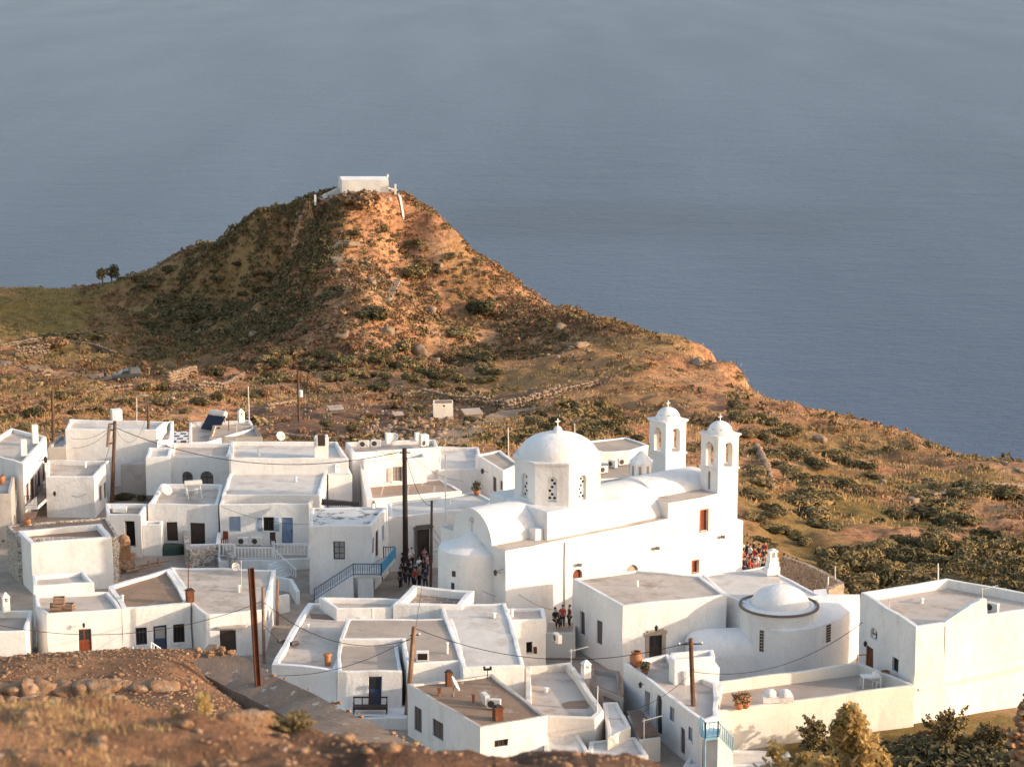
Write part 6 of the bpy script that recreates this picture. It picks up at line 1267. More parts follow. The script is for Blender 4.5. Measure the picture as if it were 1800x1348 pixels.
# street lanterns
def lantern(label, p, side, s=1.0):
    R_ = thing('wall_lantern', label, 'lantern', p); mb = MB(); q = p+Vector(side)*.5*s; mb.tube([p, p+Vector(side)*.25*s+Vector((0, 0, .1*s)), q], .03*s, 6); mb.obj('bracket', 'dark_iron', R_)
    mb = MB(); mb.lathe(q+Vector((0, 0, -.12*s)), [(.001, 0), (.09*s, .02*s), (.15*s, .30*s), (.17*s, .32*s), (.05*s, .48*s), (.001, .52*s)], 6); mb.obj('lamp', 'dark_iron', R_)
lantern('black lantern beside the small grey roofed house', pd(858, 830, 178), (-1, -.2, 0), .9); lantern('black street lantern above the low beige house', pd(92, 868, 188.3), (.6, -.8, 0), .9); lantern('dark lantern over the stone framed door', pd(1153, 1103, 143.5), (0, -1, 0), .8); lantern('dark lantern above the brown door of the right house', pd(1525, 1131, 141.6), (-.5, -.8, 0), .8); lantern('double black lamp at the church corner', pd(880, 1007, 154.3), (-.8, -.6, 0), .9); lantern('white gooseneck lamp on the tall house with balconies', pd(70, 810, 193), (.9, -.3, 0), 1.2)
lantern('black lamp over the lane doorway', pd(1132, 1203, 133.5), (-.6, -.8, 0), .8); lantern('dark cap lamp above the panelled brown door', pd(149, 1098, 150.5), (0, -1, 0), .7)
# ------------------------------------------------------------------ railings and stairs
def railing(label, pts, h, mat, gap=.16, bar=.022, post=.05, parent=None, name='railing'):
    mb = MB(); pts = [Vector(p) for p in pts]
    for a, b in zip(pts, pts[1:]):
        L = (b-a).length; up = Vector((0, 0, h)); mb.tube([a+up, b+up], post*.8, 6); mb.tube([a+up*.12, b+up*.12], post*.6, 5); n_ = max(2, int(L/gap))
        for i in range(n_+1): p = a.lerp(b, i/n_); mb.tube([p+(up*.0 if i in (0, n_) else up*.12), p+up*(1.04 if i in (0, n_) else 1)], post if i in (0, n_) else bar, 5)
    return mb.obj(name, mat, parent)
def stairs(pts, w, n_, mat, parent, side=(1, 0), zmin=-1.0, name='stairs'):
    a, b = Vector(pts[0]), Vector(pts[1]); mb = MB(.01); e = (b-a); e.z = 0; L = e.length; e.normalize(); nr = Vector((-e.y, e.x, 0))
    for i in range(n_):
        p = a.lerp(b, (i+.5)/n_); z = a.z+(b.z-a.z)*(i+1)/n_; q = L/n_/2*.995; P_ = [p-e*q-nr*w*side[0], p+e*q-nr*w*side[0], p+e*q+nr*w*side[1], p-e*q+nr*w*side[1]]; mb.prism(ccw([Vector((k.x, k.y)) for k in P_]), zmin, z)
    return mb.obj(name, mat, parent)
tz = .92
ter = house('white terrace in front of the blue shutter house', [(384, 985), (484, 985), (545, 980), (545, 958), (384, 958)], tz, -1.5, 0, .2, 'lane_paving', name='terrace', cat='terrace')
rl = thing('balustrade', 'white wooden balustrade along the terrace of the blue shutter house', 'balustrade', pz(430, 984, tz))
railing('', [pz(386, 979, tz), pz(412, 979, tz)], 1.05, 'white_paint', .26, .05, .08, rl); railing('', [pz(413, 984, tz), pz(479, 984, tz)], .98, 'white_paint', .26, .05, .08, rl); railing('', [pz(482, 977, tz), pz(541, 977, tz)], .98, 'white_paint', .26, .05, .08, rl)
stw = thing('white_stairs', 'white outdoor stairs descending beside the two storey house', 'stairs', pz(500, 1000, 0)); a, b = pz(520, 1022, -.35), pz(484, 987, tz); stairs((a, b), 1.0, 8, 'plaster', stw, (0, 1)); railing('', [a+Vector((0, 0, .1)), b], .9, 'white_paint', .26, .045, .07, stw)
bz = 2.1
yb = 163.6; G0 = Vector((pd(621, 1010, yb).x, yb, bz)); G1 = Vector((pd(670, 1010, yb).x, yb, bz)); g3 = pz(695, 981, bz); G3 = Vector((g3.x, g3.y, bz)); sb = Vector((pd(553, 1056, yb).x, yb, .05))
bl = thing('blue_balcony', 'blue railed balcony with stairs on the two storey white house', 'balcony', G0); mb = MB(.01)
mb.prism(ccw([Vector((G0.x, yb)), Vector((G1.x, yb)), Vector((G3.x, G3.y)), Vector((G3.x-1.1, G3.y)), Vector((G1.x-1.0, 164.83)), Vector((G0.x, 164.83))]), bz-.18, bz); mb.obj('floor_slab', 'roof_white', bl)
mb = MB(.02); x0 = pd(629, 1040, yb).x; x1 = pd(655, 1040, yb).x; mb.prism([(x0, yb+.05), (x1, yb+.05), (x1, 164.84), (x0, 164.84)], -1, bz-.185); mb.obj('support_wall', 'plaster', bl)
stairs((sb, G0), 1.15, 12, 'plaster', bl, (0, 1)); railing('', [sb+Vector((0, 0, .1)), G0], .9, 'rail_navy', .2, .022, .045, bl); railing('', [G0, G1], .9, 'rail_navy', .17, .026, .05, bl, 'railing'); railing('', [G1, G3], .9, 'rail_blue', .11, .035, .05, bl, 'railing'); railing('', [G3, G3-Vector((.9, 0, 0))], .9, 'rail_navy', .17, .022, .045, bl)
sz = 2.75; K0, K1, K2 = pz(1231, 1288, sz), pz(1240, 1297, sz), pz(1262, 1295, sz); K3 = pz(1288, 1322, 1.3)
bs_ = thing('sky_blue_stairs', 'light blue railed landing and stairs at the bottom right lane', 'stairs', K1); railing('', [K0, K1], .95, 'sky_rail', .2, .03, .05, bs_); railing('', [K1, K2], .95, 'sky_rail', .2, .03, .05, bs_); railing('', [K2, K3], .95, 'sky_rail', .28, .03, .05, bs_)
mb = MB(.01); mb.prism(ccw([Vector((p.x, p.y)) for p in (K0, K1, K2, K2+Vector((.3, 1.4, 0)), K0+Vector((.4, 1.0, 0)))]), sz-.15, sz); mb.obj('landing', 'sky_rail', bs_); stairs((K3, K2), 1.0, 9, 'roof_white', bs_, (1, 0), -2); mb = MB(); mb.tube([K1, K1-Vector((0, 0, 1.8))], .05, 6); mb.obj('post', 'sky_rail', bs_)
# white gate rails by the navy door, wall of the lower row
r1 = thing('white_railing', 'white sloping rail left of the navy door', 'railing', pz(225, 1150, .1)); railing('', [pz(203, 1160, .0), pz(234, 1155, .35)], .75, 'white_paint', .22, .035, .06, r1)
r2 = thing('white_railing', 'white stair rail right in front of the navy door', 'railing', pz(272, 1150, .1)); railing('', [pz(266, 1148, .6), pz(282, 1158, 0)], .8, 'white_paint', .25, .035, .06, r2)
low_wall('low white fence wall in front of the lower left row houses', [pz(160, 1160, 0), pz(200, 1160, 0), pz(252, 1157, 0), pz(300, 1155, 0)], .35, .18)
def iron_balcony(label, p0, p1, out, z):
    p0, p1 = Vector(p0), Vector(p1); o3 = Vector((out, -.15, 0)); R_ = thing('iron_balcony', label, 'balcony', p0); mb = MB(.01); q = [p0, p0+o3, p1+o3, p1]; mb.prism(ccw([Vector((k.x, k.y)) for k in q]), z-.25, z); mb.obj('floor_slab', 'plaster', R_)
    f = [Vector((k.x, k.y, z)) for k in q]; railing('', f, .95, 'dark_iron', .12, .016, .03, R_)
iron_balcony('nearer iron railed balcony on the tall left house', pz(44, 890, 1.6), pz(66, 870, 1.6), 1.1, 1.6); iron_balcony('farther ornate iron balcony on the tall left house', pz(80, 862, 1.6), pz(84, 850, 1.6), 2.2, 1.6)
# perforated stair wall at the far left
pw = thing('block_stair', 'white stair with perforated block parapet at the far left', 'stairs', pz(30, 905, 0)); a, b = pz(24, 915, .3), pz(36, 830, 4.0); stairs((a, b), 1.3, 16, 'plaster', pw, (0, 1)); mb = MB()
for i in range(20):
    for j_ in range(2): p = a.lerp(b, (i+.5)/20)+Vector((0, -.12, .35+j_*.35)); mb.box(p, (.3, .25, .12)); mb.box(p+Vector((-.13, 0, .17)), (.06, .25, .22))
mb.obj('block_parapet', 'plaster', pw)
# ------------------------------------------------------------------ small things on terraces
def bench(label, u, v, z, ang):
    R_ = thing('wooden_bench', label, 'bench'); mb = MB(); mb.box((0, 0, .45), (2.3, .6, .06)); mb.obj('seat', 'dark_wood', R_); mb = MB(); mb.box((0, .28, .98), (2.3, .06, .1)); mb.box((0, -.28, .36), (2.3, .05, .12))
    for x in (-1.1, -.55, 0, .55, 1.1): mb.box((x, .28, .72), (.07, .05, .46))
    mb.box((-1.1, 0, .72), (.07, .6, .06)); mb.box((1.1, 0, .72), (.07, .6, .06)); mb.obj('backrest', 'dark_wood', R_)
    for x in (-1.1, 1.1):
        for y in (-.27, .27): mb = MB(); mb.box((x, y, .22), (.08, .08, .44)); mb.obj('leg', 'dark_wood', R_)
    R_.location = pz(u, v, z); R_.rotation_euler = (0, 0, ang); R_.scale = (.95,)*3
bench('dark wooden slatted bench in front of the navy glazed door', 651, 1252, .77, 0)
def table(label, u, v, z, ang):
    R_ = thing('white_table', label, 'table'); mb = MB(); mb.box((0, 0, .74), (1.25, .75, .05)); mb.obj('table_top', 'white_paint', R_)
    for x in (-.56, .56):
        for y in (-.32, .32): mb = MB(); mb.box((x, y, .36), (.06, .06, .72)); mb.obj('leg', 'white_paint', R_)
    R_.location = pz(u, v, z); R_.rotation_euler = (0, 0, ang)
table('small white table on the courtyard beside the right house', 1530, 1207, 2.01, .1)
def pot(label, u, v, z, r, h, mat='terracotta', plant=None, d=None):
    p = pz(u, v, z); R_ = thing('plant_pot' if plant else 'clay_jar', label, 'pot', p); mb = MB(); mb.lathe(p, [(r*.6, 0), (r*.95, h*.35), (r, h*.65), (r*.7, h*.88), (r*.8, h), (r*.6, h)], 14); mb.obj('jar', mat, R_, smooth=rad(40))
    if plant: C = np.random.normal(size=(160, 3)); C /= np.linalg.norm(C, axis=1)[:, None]; V, F_ = quads_cloud(C*np.random.uniform(.4, 1, (160, 1))*r*1.5+np.array([0, 0, h+r]), C, .09); np_obj('foliage', V, F_, plant, R_)
pot('big clay jar by the stone framed door', 1118, 1172, 2.98, .42, 1.05); pot('potted plant on the white box terrace edge', 1133, 1186, 2.98, .25, .4, plant='leaf_olive'); pot('red pot on the roof at the left edge', 3, 850, 3.8, .3, .7); pot('rusty pot on the edge of the stone house roof', 48, 922, 3.7, .3, .5); pot('round clay pot against the bright right house', 1556, 1200, 2.01, .38, .8); pot('pot of dry flowers on the courtyard wall end', 1298, 1246, 2.75, .3, .4, plant='leaf_brown'); pot('second pot of dry flowers at the courtyard wall end', 1310, 1244, 2.75, .28, .4, plant='leaf_brown')
pot('big leafy pot on the back roof beside the grey roofed house', 838, 869, 4.45, .3, .4, plant='leaf_dark')
g = pz(1367, 1232, 2.75); mb = MB(.02); mb.box(g+Vector((0, 0, .2)), (1.9, .6, .4), .05)
for dx in (-.45, .45): mb.lathe(g+Vector((dx, 0, .4)), [(.42, 0), (.36, .22), (.2, .36), (.001, .4)], 14)
tag(mb.obj('wall_crest', 'plaster'), 'white rounded crest standing on the courtyard wall', 'wall')
# crates on the left roof, planks and rubble in the courtyard, tarp
for i, (u, v, a, lb) in enumerate(((98, 1076, .2, 'left open wooden crate on the roof'), (120, 1075, -.1, 'right open wooden crate on the roof'), (104, 1064, .1, 'top wooden crate on the other crates'))):
    p = pz(u, v, 3.1 if i < 2 else 3.7); mb = MB(.01)
    for dz in (.08, .3, .52):
        for q, w in (((0, -.3, dz), (.75, .04, .14)), ((0, .3, dz), (.75, .04, .14)), ((-.36, 0, dz), (.04, .6, .14)), ((.36, 0, dz), (.04, .6, .14))): mb.box(p+Matrix.Rotation(a, 3, 'Z') @ Vector(q), w, a)
    for x in (-.34, .34):
        for y in (-.28, .28): mb.box(p+Matrix.Rotation(a, 3, 'Z') @ Vector((x, y, .3)), (.07, .07, .62), a)
    tag(mb.obj('wooden_crate', 'wood_pale'), lb, 'crate', 'open wooden crates on the roof')
cz = .3
for i, (a, b) in enumerate((((224, 999), (297, 984)), ((222, 1004), (284, 991)), ((238, 1001), (236, 990)), ((262, 997), (261, 986)), ((280, 993), (278, 982)))):
    mb = MB(); mb.tube([pz(*a, cz+.4), pz(*b, cz+.4)], .09, 6); tag(mb.obj('timber', 'wood_pale'), ('longest timber of the fallen ladder frame', 'second long timber of the fallen ladder frame', 'left rung of the fallen ladder frame', 'middle rung of the fallen ladder frame', 'right rung of the fallen ladder frame')[i], 'timber')
items = []
for _ in range(70): p = pz(random.gauss(215, 9), random.gauss(990, 8), cz); items.append((p.x, p.y, p.z, random.uniform(.1, .28), (1.3, 1, .7)))
o = rocks_mesh('rubble_heap', items, 'rock_ochre', rocks=big); o['kind'] = 'stuff'; o['label'] = 'heap of orange rubble and bricks in the left courtyard'; o['category'] = 'rubble'
p = pz(221, 985, cz); mb = MB(.03); mb.box(p+Vector((0, 0, .8)), (.8, .5, 1.6), .2); mb.lathe(p+Vector((-.1, 0, 1.6)), [(.5, 0), (.45, .3), (.2, .5), (.001, .55)], 10); tag(mb.obj('brick_pillar', 'rock_ochre'), 'broken ochre masonry pillar by the bright blank house', 'pillar')
V, F_ = rock_np(33, 3, (1.9, 1.0, .75), .45); o = np_obj('tarpaulin', V+np.array(pz(288, 966, cz))-np.array([0, 0, .3]), F_, 'tarp_green', smooth=True); tag(o, 'dark green tarpaulin heap in the left courtyard', 'tarpaulin')
low_wall('rough stone wall edge of the sunken courtyard opening', [pz(326, 950, .6), pz(332, 985, .6), pz(395, 975, .6), pz(412, 1000, .6)], .9, .4, 1.5, 'rubble')
low_wall('white terrace wall in front of the dark double doors', [pz(335, 985, .2), pz(384, 983, .2), pz(386, 962, .2)], 1.3, .3, 1.2)
low_wall('white cap wall behind the green tarpaulin', [pz(252, 955, .2), pz(334, 952, .2)], .9, .3, 1.0)
low_wall('small white rounded wall in the lane beside the brown post stub', [pz(488, 1078, 0), pz(508, 1074, 0)], 1.3, .35)
low_wall('white lane wall below the white outdoor stairs', [pz(470, 1032, 0), pz(512, 1040, 0), pz(524, 1062, 0)], 1.0, .3)
low_wall('low white kerb wall at the front of the wide pale roofed house', [pz(480, 1175, 2.3), pz(560, 1178, 2.3), pz(580, 1215, 1.4)], .4, .35, 2.5)
# planted bed behind the tall pole
many('cactus clumps by the double pole', 'dark spiky cactus clump beside the double wooden pole', ['dark'], [(208, 880, 11), (222, 878, 13), (236, 876, 13), (250, 880, 10)], 2, 1.4)
# tiled terrace back steps, garden wall right
low_wall('pale capped garden wall stepping down right of the small church', [pd(1376, 988, 168), pd(1420, 1003, 165), pd(1465, 1026, 161), pd(1480, 1036, 158), pd(1452, 1048, 154)], .5, .35, 1.4, 'rubble_brown')
low_wall('thick slanting white buttress wall beside the tiled terrace', [pz(634, 800, 4.6), pz(643, 850, 3.6), pz(650, 884, 3.0)], .3, .5, 3.5)
def slab(label, pts, z, mat, th=.12, name='roof_sheet', cat='roof', zs=None):
    P_ = [pz(u, v, z if zs is None else zs[i]) for i, (u, v) in enumerate(pts)]; mb = MB(.01); n_ = len(P_); a = [mb.vert(p) for p in P_]; b = [mb.vert(p-Vector((0, 0, th))) for p in P_]; mb.fi(a); mb.fi(b[::-1])
    for i in range(n_): k = (i+1) % n_; mb.fi((a[i], b[i], b[k], a[k]))
    return tag(mb.obj(name, mat, merge=True), label, cat)
def corrugated(label, c0, c1, c2, c3, n_=16, amp=.05, mat='tin_roof'):
    mb = MB(); N = n_*4
    for i in range(N):
        t0, t1 = i/N, (i+1)/N; z0, z1 = (Vector((0, 0, amp*math.sin(t*n_*2*math.pi))) for t in (t0, t1)); mb.face([c0.lerp(c1, t0)+z0, c0.lerp(c1, t1)+z1, c3.lerp(c2, t1)+z1, c3.lerp(c2, t0)+z0])
    o = mb.obj('corrugated_roof', mat, smooth=True, merge=True); sd = o.modifiers.new('s', 'SOLIDIFY'); sd.thickness = .03; return tag(o, label, 'roof')
corrugated('brown corrugated lean-to roof beside the lane', pz(1103, 1250, 2.3), pz(1128, 1248, 2.3), pz(1162, 1292, 1.6), pz(1124, 1296, 1.6), 9)
corrugated('dark corrugated strip roof above the two storey house', pz(566, 877, 4.6), pz(634, 883, 4.6), pz(634, 889, 4.4), pz(565, 888, 4.4), 18, .05, 'dark_wood')
house('small lean-to room under the corrugated roof', [(1124, 1300), (1162, 1296), (1128, 1253), (1104, 1256)], 1.5, -3, 0, .2, 'roof_white', 'plaster_cream', name='lean_to', cat='shed')
# raised peak on the front wall of the bright right house
_A, _B = pz(1610, 1101, 6.45), pz(1900, 1058, 6.45); _A2, _B2 = Vector(_A[:2]), Vector(_B[:2]); _e = (_B2-_A2).normalized(); _n = Vector((_e.y, -_e.x))
_pf = [(1662, 1097), (1662, 1092), (1690, 1074), (1708, 1062), (1724, 1054), (1734, 1052), (1736, 1084)]; _q = []
for u, v in _pf: s0, _, _, z1 = plane_px(_A2, _B2, u, v, u, v); _q.append((s0, z1))
mb = MB(.02); f = [Vector((_A.x+_e.x*s_+_n.x*.012, _A.y+_e.y*s_+_n.y*.012, z)) for s_, z in _q]; bk = [p-Vector((_n.x, _n.y, 0))*.32 for p in f]; i0 = [mb.vert(p) for p in f]; i1 = [mb.vert(p) for p in bk]; mb.fi(i0); mb.fi(i1[::-1])
for i in range(len(f)): k = (i+1) % len(f); mb.fi((i0[i], i1[i], i1[k], i0[k]))
_h = [o for o in COL.objects if o.get('label', '').startswith('large bright house at the right edge')][0]; mb.obj('gable_parapet', 'plaster', _h, merge=True)
_P = lambda s_, z, d=0.0: Vector((_A.x+_e.x*s_-_n.x*d, _A.y+_e.y*s_-_n.y*d, z))
_s0, _, _, _z0 = plane_px(_A2, _B2, 1614, 1209, 1614, 1209); _s1, _, _, _z1 = plane_px(_A2, _B2, 1890, 1148, 1890, 1148); mb = MB(.02)
for k in range(12):
    a, b = _s0+(_s1-_s0)*k/12, _s0+(_s1-_s0)*(k+1)/12; za, zb = _z0+(_z1-_z0)*k/12, _z0+(_z1-_z0)*(k+1)/12; mb.face([_P(a, za-.35, -.003), _P(b, zb-.35, -.003), _P(b, zb-.04, -.10), _P(a, za-.04, -.10)]); mb.face([_P(a, za-.04, -.10), _P(b, zb-.04, -.10), _P(b, zb, 0.0), _P(a, za, 0.0)])
mb.obj('ledge', 'plaster', _h, merge=True); mb = MB(.01); _sd, _, _, _zd = plane_px(_A2, _B2, 1661, 1100, 1661, 1100); mb.tube([_P(_sd, _zd, -.05), _P(_sd, _zd-2.2, -.05)], .05, 6); mb.obj('drainpipe', 'plaster_cream', _h)
hb = house('white stair hatch box with a dark door on the long back roof', [(552, 770), (577, 769), (576, 763), (553, 764)], 7.2, 5.0, 0, .15, 'roof_white', ops=[O('door', 557, 765, 573, 781, c='dark_wood')] if 0 else [], name='roof_hatch', cat='hatch')
mb = MB(); p = pd(565, 774, hb.location.y-.95); mb.box(p, (.62, .1, .95)); mb.obj('door', 'dark_wood', hb)
slab('white roof box lid behind the small black doorway', [(198, 894), (222, 895), (223, 888), (199, 887)], 3.6, 'plaster', .3, 'roof_box', 'box')
slab('patterned white and black paving between the back houses', [(306, 776), (331, 776), (331, 758), (306, 758)], .3, 'paving_white_joint', .1, 'paving', 'paving')
slab('brown wooden awning under the iron balcony', [(40, 912), (62, 908), (66, 898), (42, 902)], 1.6, 'awning', .08, 'awning', 'awning', zs=[1.3, 1.3, 1.6, 1.6])
slab('pale concrete canopy over the dark double doors', [(380, 1103), (432, 1101), (436, 1097), (384, 1099)], 2.25, 'roof_beige', .1, 'door_canopy', 'canopy')
slab('brown bamboo shade behind the alley', [(1065, 1236), (1100, 1232), (1094, 1216), (1060, 1220)], 1.8, 'awning', .1, 'shade_roof', 'shade')
p = pz(857, 1192, 3.4); mb = MB(); mb.tube([p, p+Vector((0, 0, .55))], .03, 6); mb.box(p+Vector((0, 0, .6)), (.5, .12, .12), .2); mb.box(p+Vector((-.2, 0, .68)), (.12, .14, .2), .2); mb.box(p+Vector((.2, 0, .68)), (.12, .14, .2), .2); tag(mb.obj('wall_bracket', 'dark_iron'), 'black iron bracket at the back corner of the stained brown roof', 'bracket')
for i, (u, v) in enumerate(((495, 1128), (518, 1133))):
    p = pz(u, v, 2.75); mb = MB(.02); mb.box(p+Vector((0, 0, .1)), (.5, .3, .25), .6); tag(mb.obj('stone_block', 'grey_wood'), ('dark stone lying on the pale flat roof, left', 'dark stone lying on the pale flat roof, right')[i], 'stone')
for i, (u, v, z) in enumerate(((937, 1147, 0), (1318, 1236, 2.8), (1500, 1200, 2.8))): pass
mb = MB(); a, b = pz(1506, 1180, 2.02), pz(1522, 1178, 2.02)
for q in (a, b): mb.tube([q, q+Vector((0, 0, 1.1))], .04, 5)
mb.tube([a+Vector((0, 0, 1.1)), b+Vector((0, 0, 1.1))], .04, 5); tag(mb.obj('yellow_rail', 'yellow_metal'), 'ochre metal handrail by the brown door of the right house', 'railing')
def chair(label, u, v, z, ang, mat):
    R_ = thing('chair', label, 'chair'); mb = MB(); mb.box((0, 0, .44), (.45, .45, .05)); mb.obj('seat', mat, R_); mb = MB(); mb.box((0, .21, .74), (.45, .04, .55)); mb.obj('backrest', mat, R_)
    for x in (-.19, .19):
        for y in (-.19, .19): mb = MB(); mb.box((x, y, .21), (.05, .05, .42)); mb.obj('leg', mat, R_)
    R_.location = pz(u, v, z); R_.rotation_euler = (0, 0, ang)
chair('dark folding chair left of the blue door', 480, 958, .92, .2, 'dark_wood'); chair('brown chair at the left end of the balustrade terrace', 395, 956, .92, -.3, 'red_wood'); chair('white chair under the small white table', 1541, 1207, 2.01, .6, 'white_paint')
# vents, pipe stubs and patches on the roofs
for i, (u, v, z, r, h, lb) in enumerate([(786, 1148, 3.6, .08, .75, 'thin white vent pipe on the broad brown concrete roof'), (576, 1168, 2.8, .2, .75, 'stubby terracotta chimney pot at the front edge of the pale flat roof'), (541, 1105, 2.8, .1, .35, 'short pipe stub on the pale flat roof'), (655, 1085, 3.3, .09, .6, 'white pipe by the low parapet roof'), (900, 1082, 3.4, .1, .5, 'pipe stub on the little white house roof'), (868, 1084, 3.7, .13, .3, 'small white roof stub above the brown stains'), (1120, 1030, 4.9, .08, .4, 'thin pipe stub on the large beige roof'), (1620, 1060, 5.85, .12, .35, 'small round vent on the bright right house roof'), (455, 800, 5.3, .1, .5, 'vent stub on the long back roof'), (520, 845, 4.3, .1, .4, 'vent stub on the peeling white roof'), (720, 800, 4.7, .09, .4, 'vent stub on the bright white wing'), (790, 885, 4.4, .1, .45, 'pipe stub on the broad white roof by the apse'), (150, 822, 3.2, .12, .55, 'white stub chimney on the broad beige roof'), (345, 868, 3.3, .15, .45, 'white box vent under the drum heater'), (215, 1055, 3.1, .1, .4, 'pipe stub on the roof of the panelled door house'), (420, 1040, 3.05, .09, .5, 'pipe stub on the pale cracked roof'), (960, 1215, 2.25, .12, .25, 'low vent on the cream roof terrace'), (772, 1222, 3.27, .1, .5, 'rusty pipe stub on the stained brown roof'), (832, 1234, 3.27, .09, .55, 'orange pipe stub in the middle of the stained brown roof')]):
    p = pz(u, v, z); mb = MB(); mb.lathe(p, [(r, -.05), (r, h*.85), (r*1.5, h*.86), (r*1.3, h), (.001, h*1.05)], 10); tag(mb.obj('vent_pipe', 'terracotta' if 'terracotta' in lb or 'orange' in lb or 'rusty' in lb else 'plaster'), lb, 'vent')
p = pz(743, 1160, 3.6); vb = thing('roof_window', 'small white framed grille box on the front edge of the broad brown roof', 'roof window', p); mb = MB(); mb.box(p+Vector((0, 0, .3)), (.8, .4, .6), .03); mb.obj('frame', 'plaster', vb); mb = MB(); mb.box(p+Vector((.006, -.215, .3)), (.62, .02, .42), .03); mb.obj('grille', 'dark_inside', vb)
for lb, q, z, mt in [('brown puddle stain patch on the cream roof terrace', [(988, 1236), (1000, 1232), (1028, 1230), (1036, 1240), (1032, 1244), (992, 1244)], 2.23, 'rust'), ('cement patch on the pale flat roof', [(545, 1078), (600, 1080), (590, 1088), (548, 1086)], 2.79, 'roof_brown')]:
    slab(lb, q, z, 'roof_brown', .02, 'roof_patch', 'patch')
# ------------------------------------------------------------------ people
def skin_mesh(name, nodes, edges, mat, parent, sub=1):
    me = bpy.data.meshes.new(name); me.from_pydata([n_[:3] for n_ in nodes], edges, []); o = bpy.data.objects.new(name, me); COL.objects.link(o); o.parent = parent
    sk = o.modifiers.new('skin', 'SKIN')
    for i, n_ in enumerate(nodes):
        r = n_[3]; r = r if isinstance(r, tuple) else (r, r); me.skin_vertices[0].data[i].radius = r
    me.skin_vertices[0].data[0].use_root = True; sb_ = o.modifiers.new('sub', 'SUBSURF'); sb_.levels = sb_.render_levels = sub; me.materials.append(MATS[mat])
    return o
def bake(o):
    dg = bpy.context.evaluated_depsgraph_get(); m2 = bpy.data.meshes.new_from_object(o.evaluated_get(dg)); o.modifiers.clear(); old = o.data; o.data = m2; m2.polygons.foreach_set('use_smooth', [True]*len(m2.polygons))
def person_proto(pose):
    """skeleton in metres, facing -Y; pose: stand, walk, sit, lean"""
    R_ = thing('person', 'x', 'person'); N = []; E = []
    def add(x, y, z, r, p=None):
        N.append((x, y, z, r)); i = len(N)-1
        if p is not None: E.append((p, i))
        return i
    sit = pose == 'sit'; hz = .52 if sit else .93; f = -.12 if pose == 'lean' else 0
    pel = add(0, 0, hz, (.145, .105)); wa = add(0, f*.3, hz+.17, (.13, .095), pel); che = add(0, f*.7, hz+.38, (.155, .105), wa); sh = add(0, f, hz+.52, (.10, .075), che); nk = add(0, f*1.1-.01, hz+.60, .05, sh); h0 = add(0, f*1.15-.02, hz+.68, (.072, .085), nk); h1 = add(0, f*1.15-.02, hz+.78, (.075, .09), h0); add(0, f*1.1-.01, hz+.85, (.05, .06), h1); add(0, f*1.15-.115, hz+.725, .014, h0)
    J = {}
    for s, t in ((-1, 'l'), (1, 'r')):
        st = {'walk': s*.22, 'stand': 0, 'lean': s*.06, 'sit': 0}[pose]
        hp = add(s*.095, 0, hz-.05, .085, pel)
        if sit: kn = add(s*.13, -.42, hz+.0, .06, hp); an = add(s*.13, -.40, .09, .04, kn); add(s*.14, -.55, .04, .035, an)
        else: kn = add(s*.10, -.03+st*.5, hz*.52, .06, hp); an = add(s*.10, st*1.0+.02, .09, .04, kn); add(s*.11, st-.13, .04, .035, an)
        J[t] = (hp, kn, an)
        so_ = add(s*.185, f, hz+.48, .055, sh)
        ap_ = {'stand': (s*.24, .03, .24, s*.23, -.06, .02), 'walk': (s*.25, -s*.1, .24, s*.22, -s*.26, .05), 'sit': (s*.25, -.08, .24, s*.16, -.30, .12), 'lean': (s*.27, -.12, .26, s*.10, -.30, .30)}[pose]
        el = add(ap_[0], ap_[1]+f, hz+ap_[2], .042, so_); wr = add(ap_[3], ap_[4]+f, hz+ap_[5], .028, el); d = (Vector(N[wr][:3])-Vector(N[el][:3])).normalized(); pm = add(*(Vector(N[wr][:3])+d*.055), (.036, .02), wr); pp = Vector(N[pm][:3])
        for k, (o_, ln) in enumerate(((-.027, .062), (-.009, .075), (.009, .078), (.027, .058))):
            q = pp+Vector((0, o_, 0))+d*.03; a_ = add(*q, .0095, pm); add(*(q+d*ln*.5+Vector((-s*.006, 0, 0))), .0085, a_); add(*(q+d*ln+Vector((-s*.02, 0, 0))), .007, len(N)-1)
        q = pp+Vector((0, -.042, 0)); a_ = add(*q, .011, pm); add(*(q+Vector((-s*.01, -.014, 0))+d*.035), .009, a_)
    body = skin_mesh('body', N, E, 'skin', R_); bake(body)
    P = lambda i: N[i][:3]
    tn = [(*P(pel), (.165, .125)), (*P(wa), (.15, .115)), (*P(che), (.175, .125)), (*P(sh), (.12, .09))]; te = [(0, 1), (1, 2), (2, 3)]
    for s, t in ((-1, 'l'), (1, 'r')):
        so_ = Vector((s*.185, f, hz+.48)); tn.append((*so_, .07)); te.append((3, len(tn)-1)); ei = [i for i, n_ in enumerate(N) if n_[3] == .042][0 if s < 0 else 1]; m_ = so_.lerp(Vector(P(ei)), .75); tn.append((*m_, .06)); te.append((len(tn)-2, len(tn)-1))
    sh_ = skin_mesh('shirt', tn, te, 'cloth', R_); bake(sh_)
    ln = [(0, 0, hz-.0, (.165, .125))]; le = []
    for t in 'lr':
        hp, kn, an = J[t]; b = len(ln); ln += [(*P(hp), .10), (*P(kn), .078), (*P(an)[:2], P(an)[2]+.06, .058)]; le += [(0, b), (b, b+1), (b+1, b+2)]
    tr = skin_mesh('trousers', ln, le, 'cloth', R_); bake(tr)
    hd = Vector((0, f*1.15, hz+.80)); mb = MB(); mb.lathe(hd, [(.092, -.05), (.10, 0), (.092, .05), (.06, .085), (.001, .10)], 14, 0, 2*math.pi, (.9, 1.05)); o = mb.obj('hair', 'hair', R_, smooth=True)
    o.location = (0, .018, 0); o.rotation_euler = (0, 0, 0)
    mb = MB()
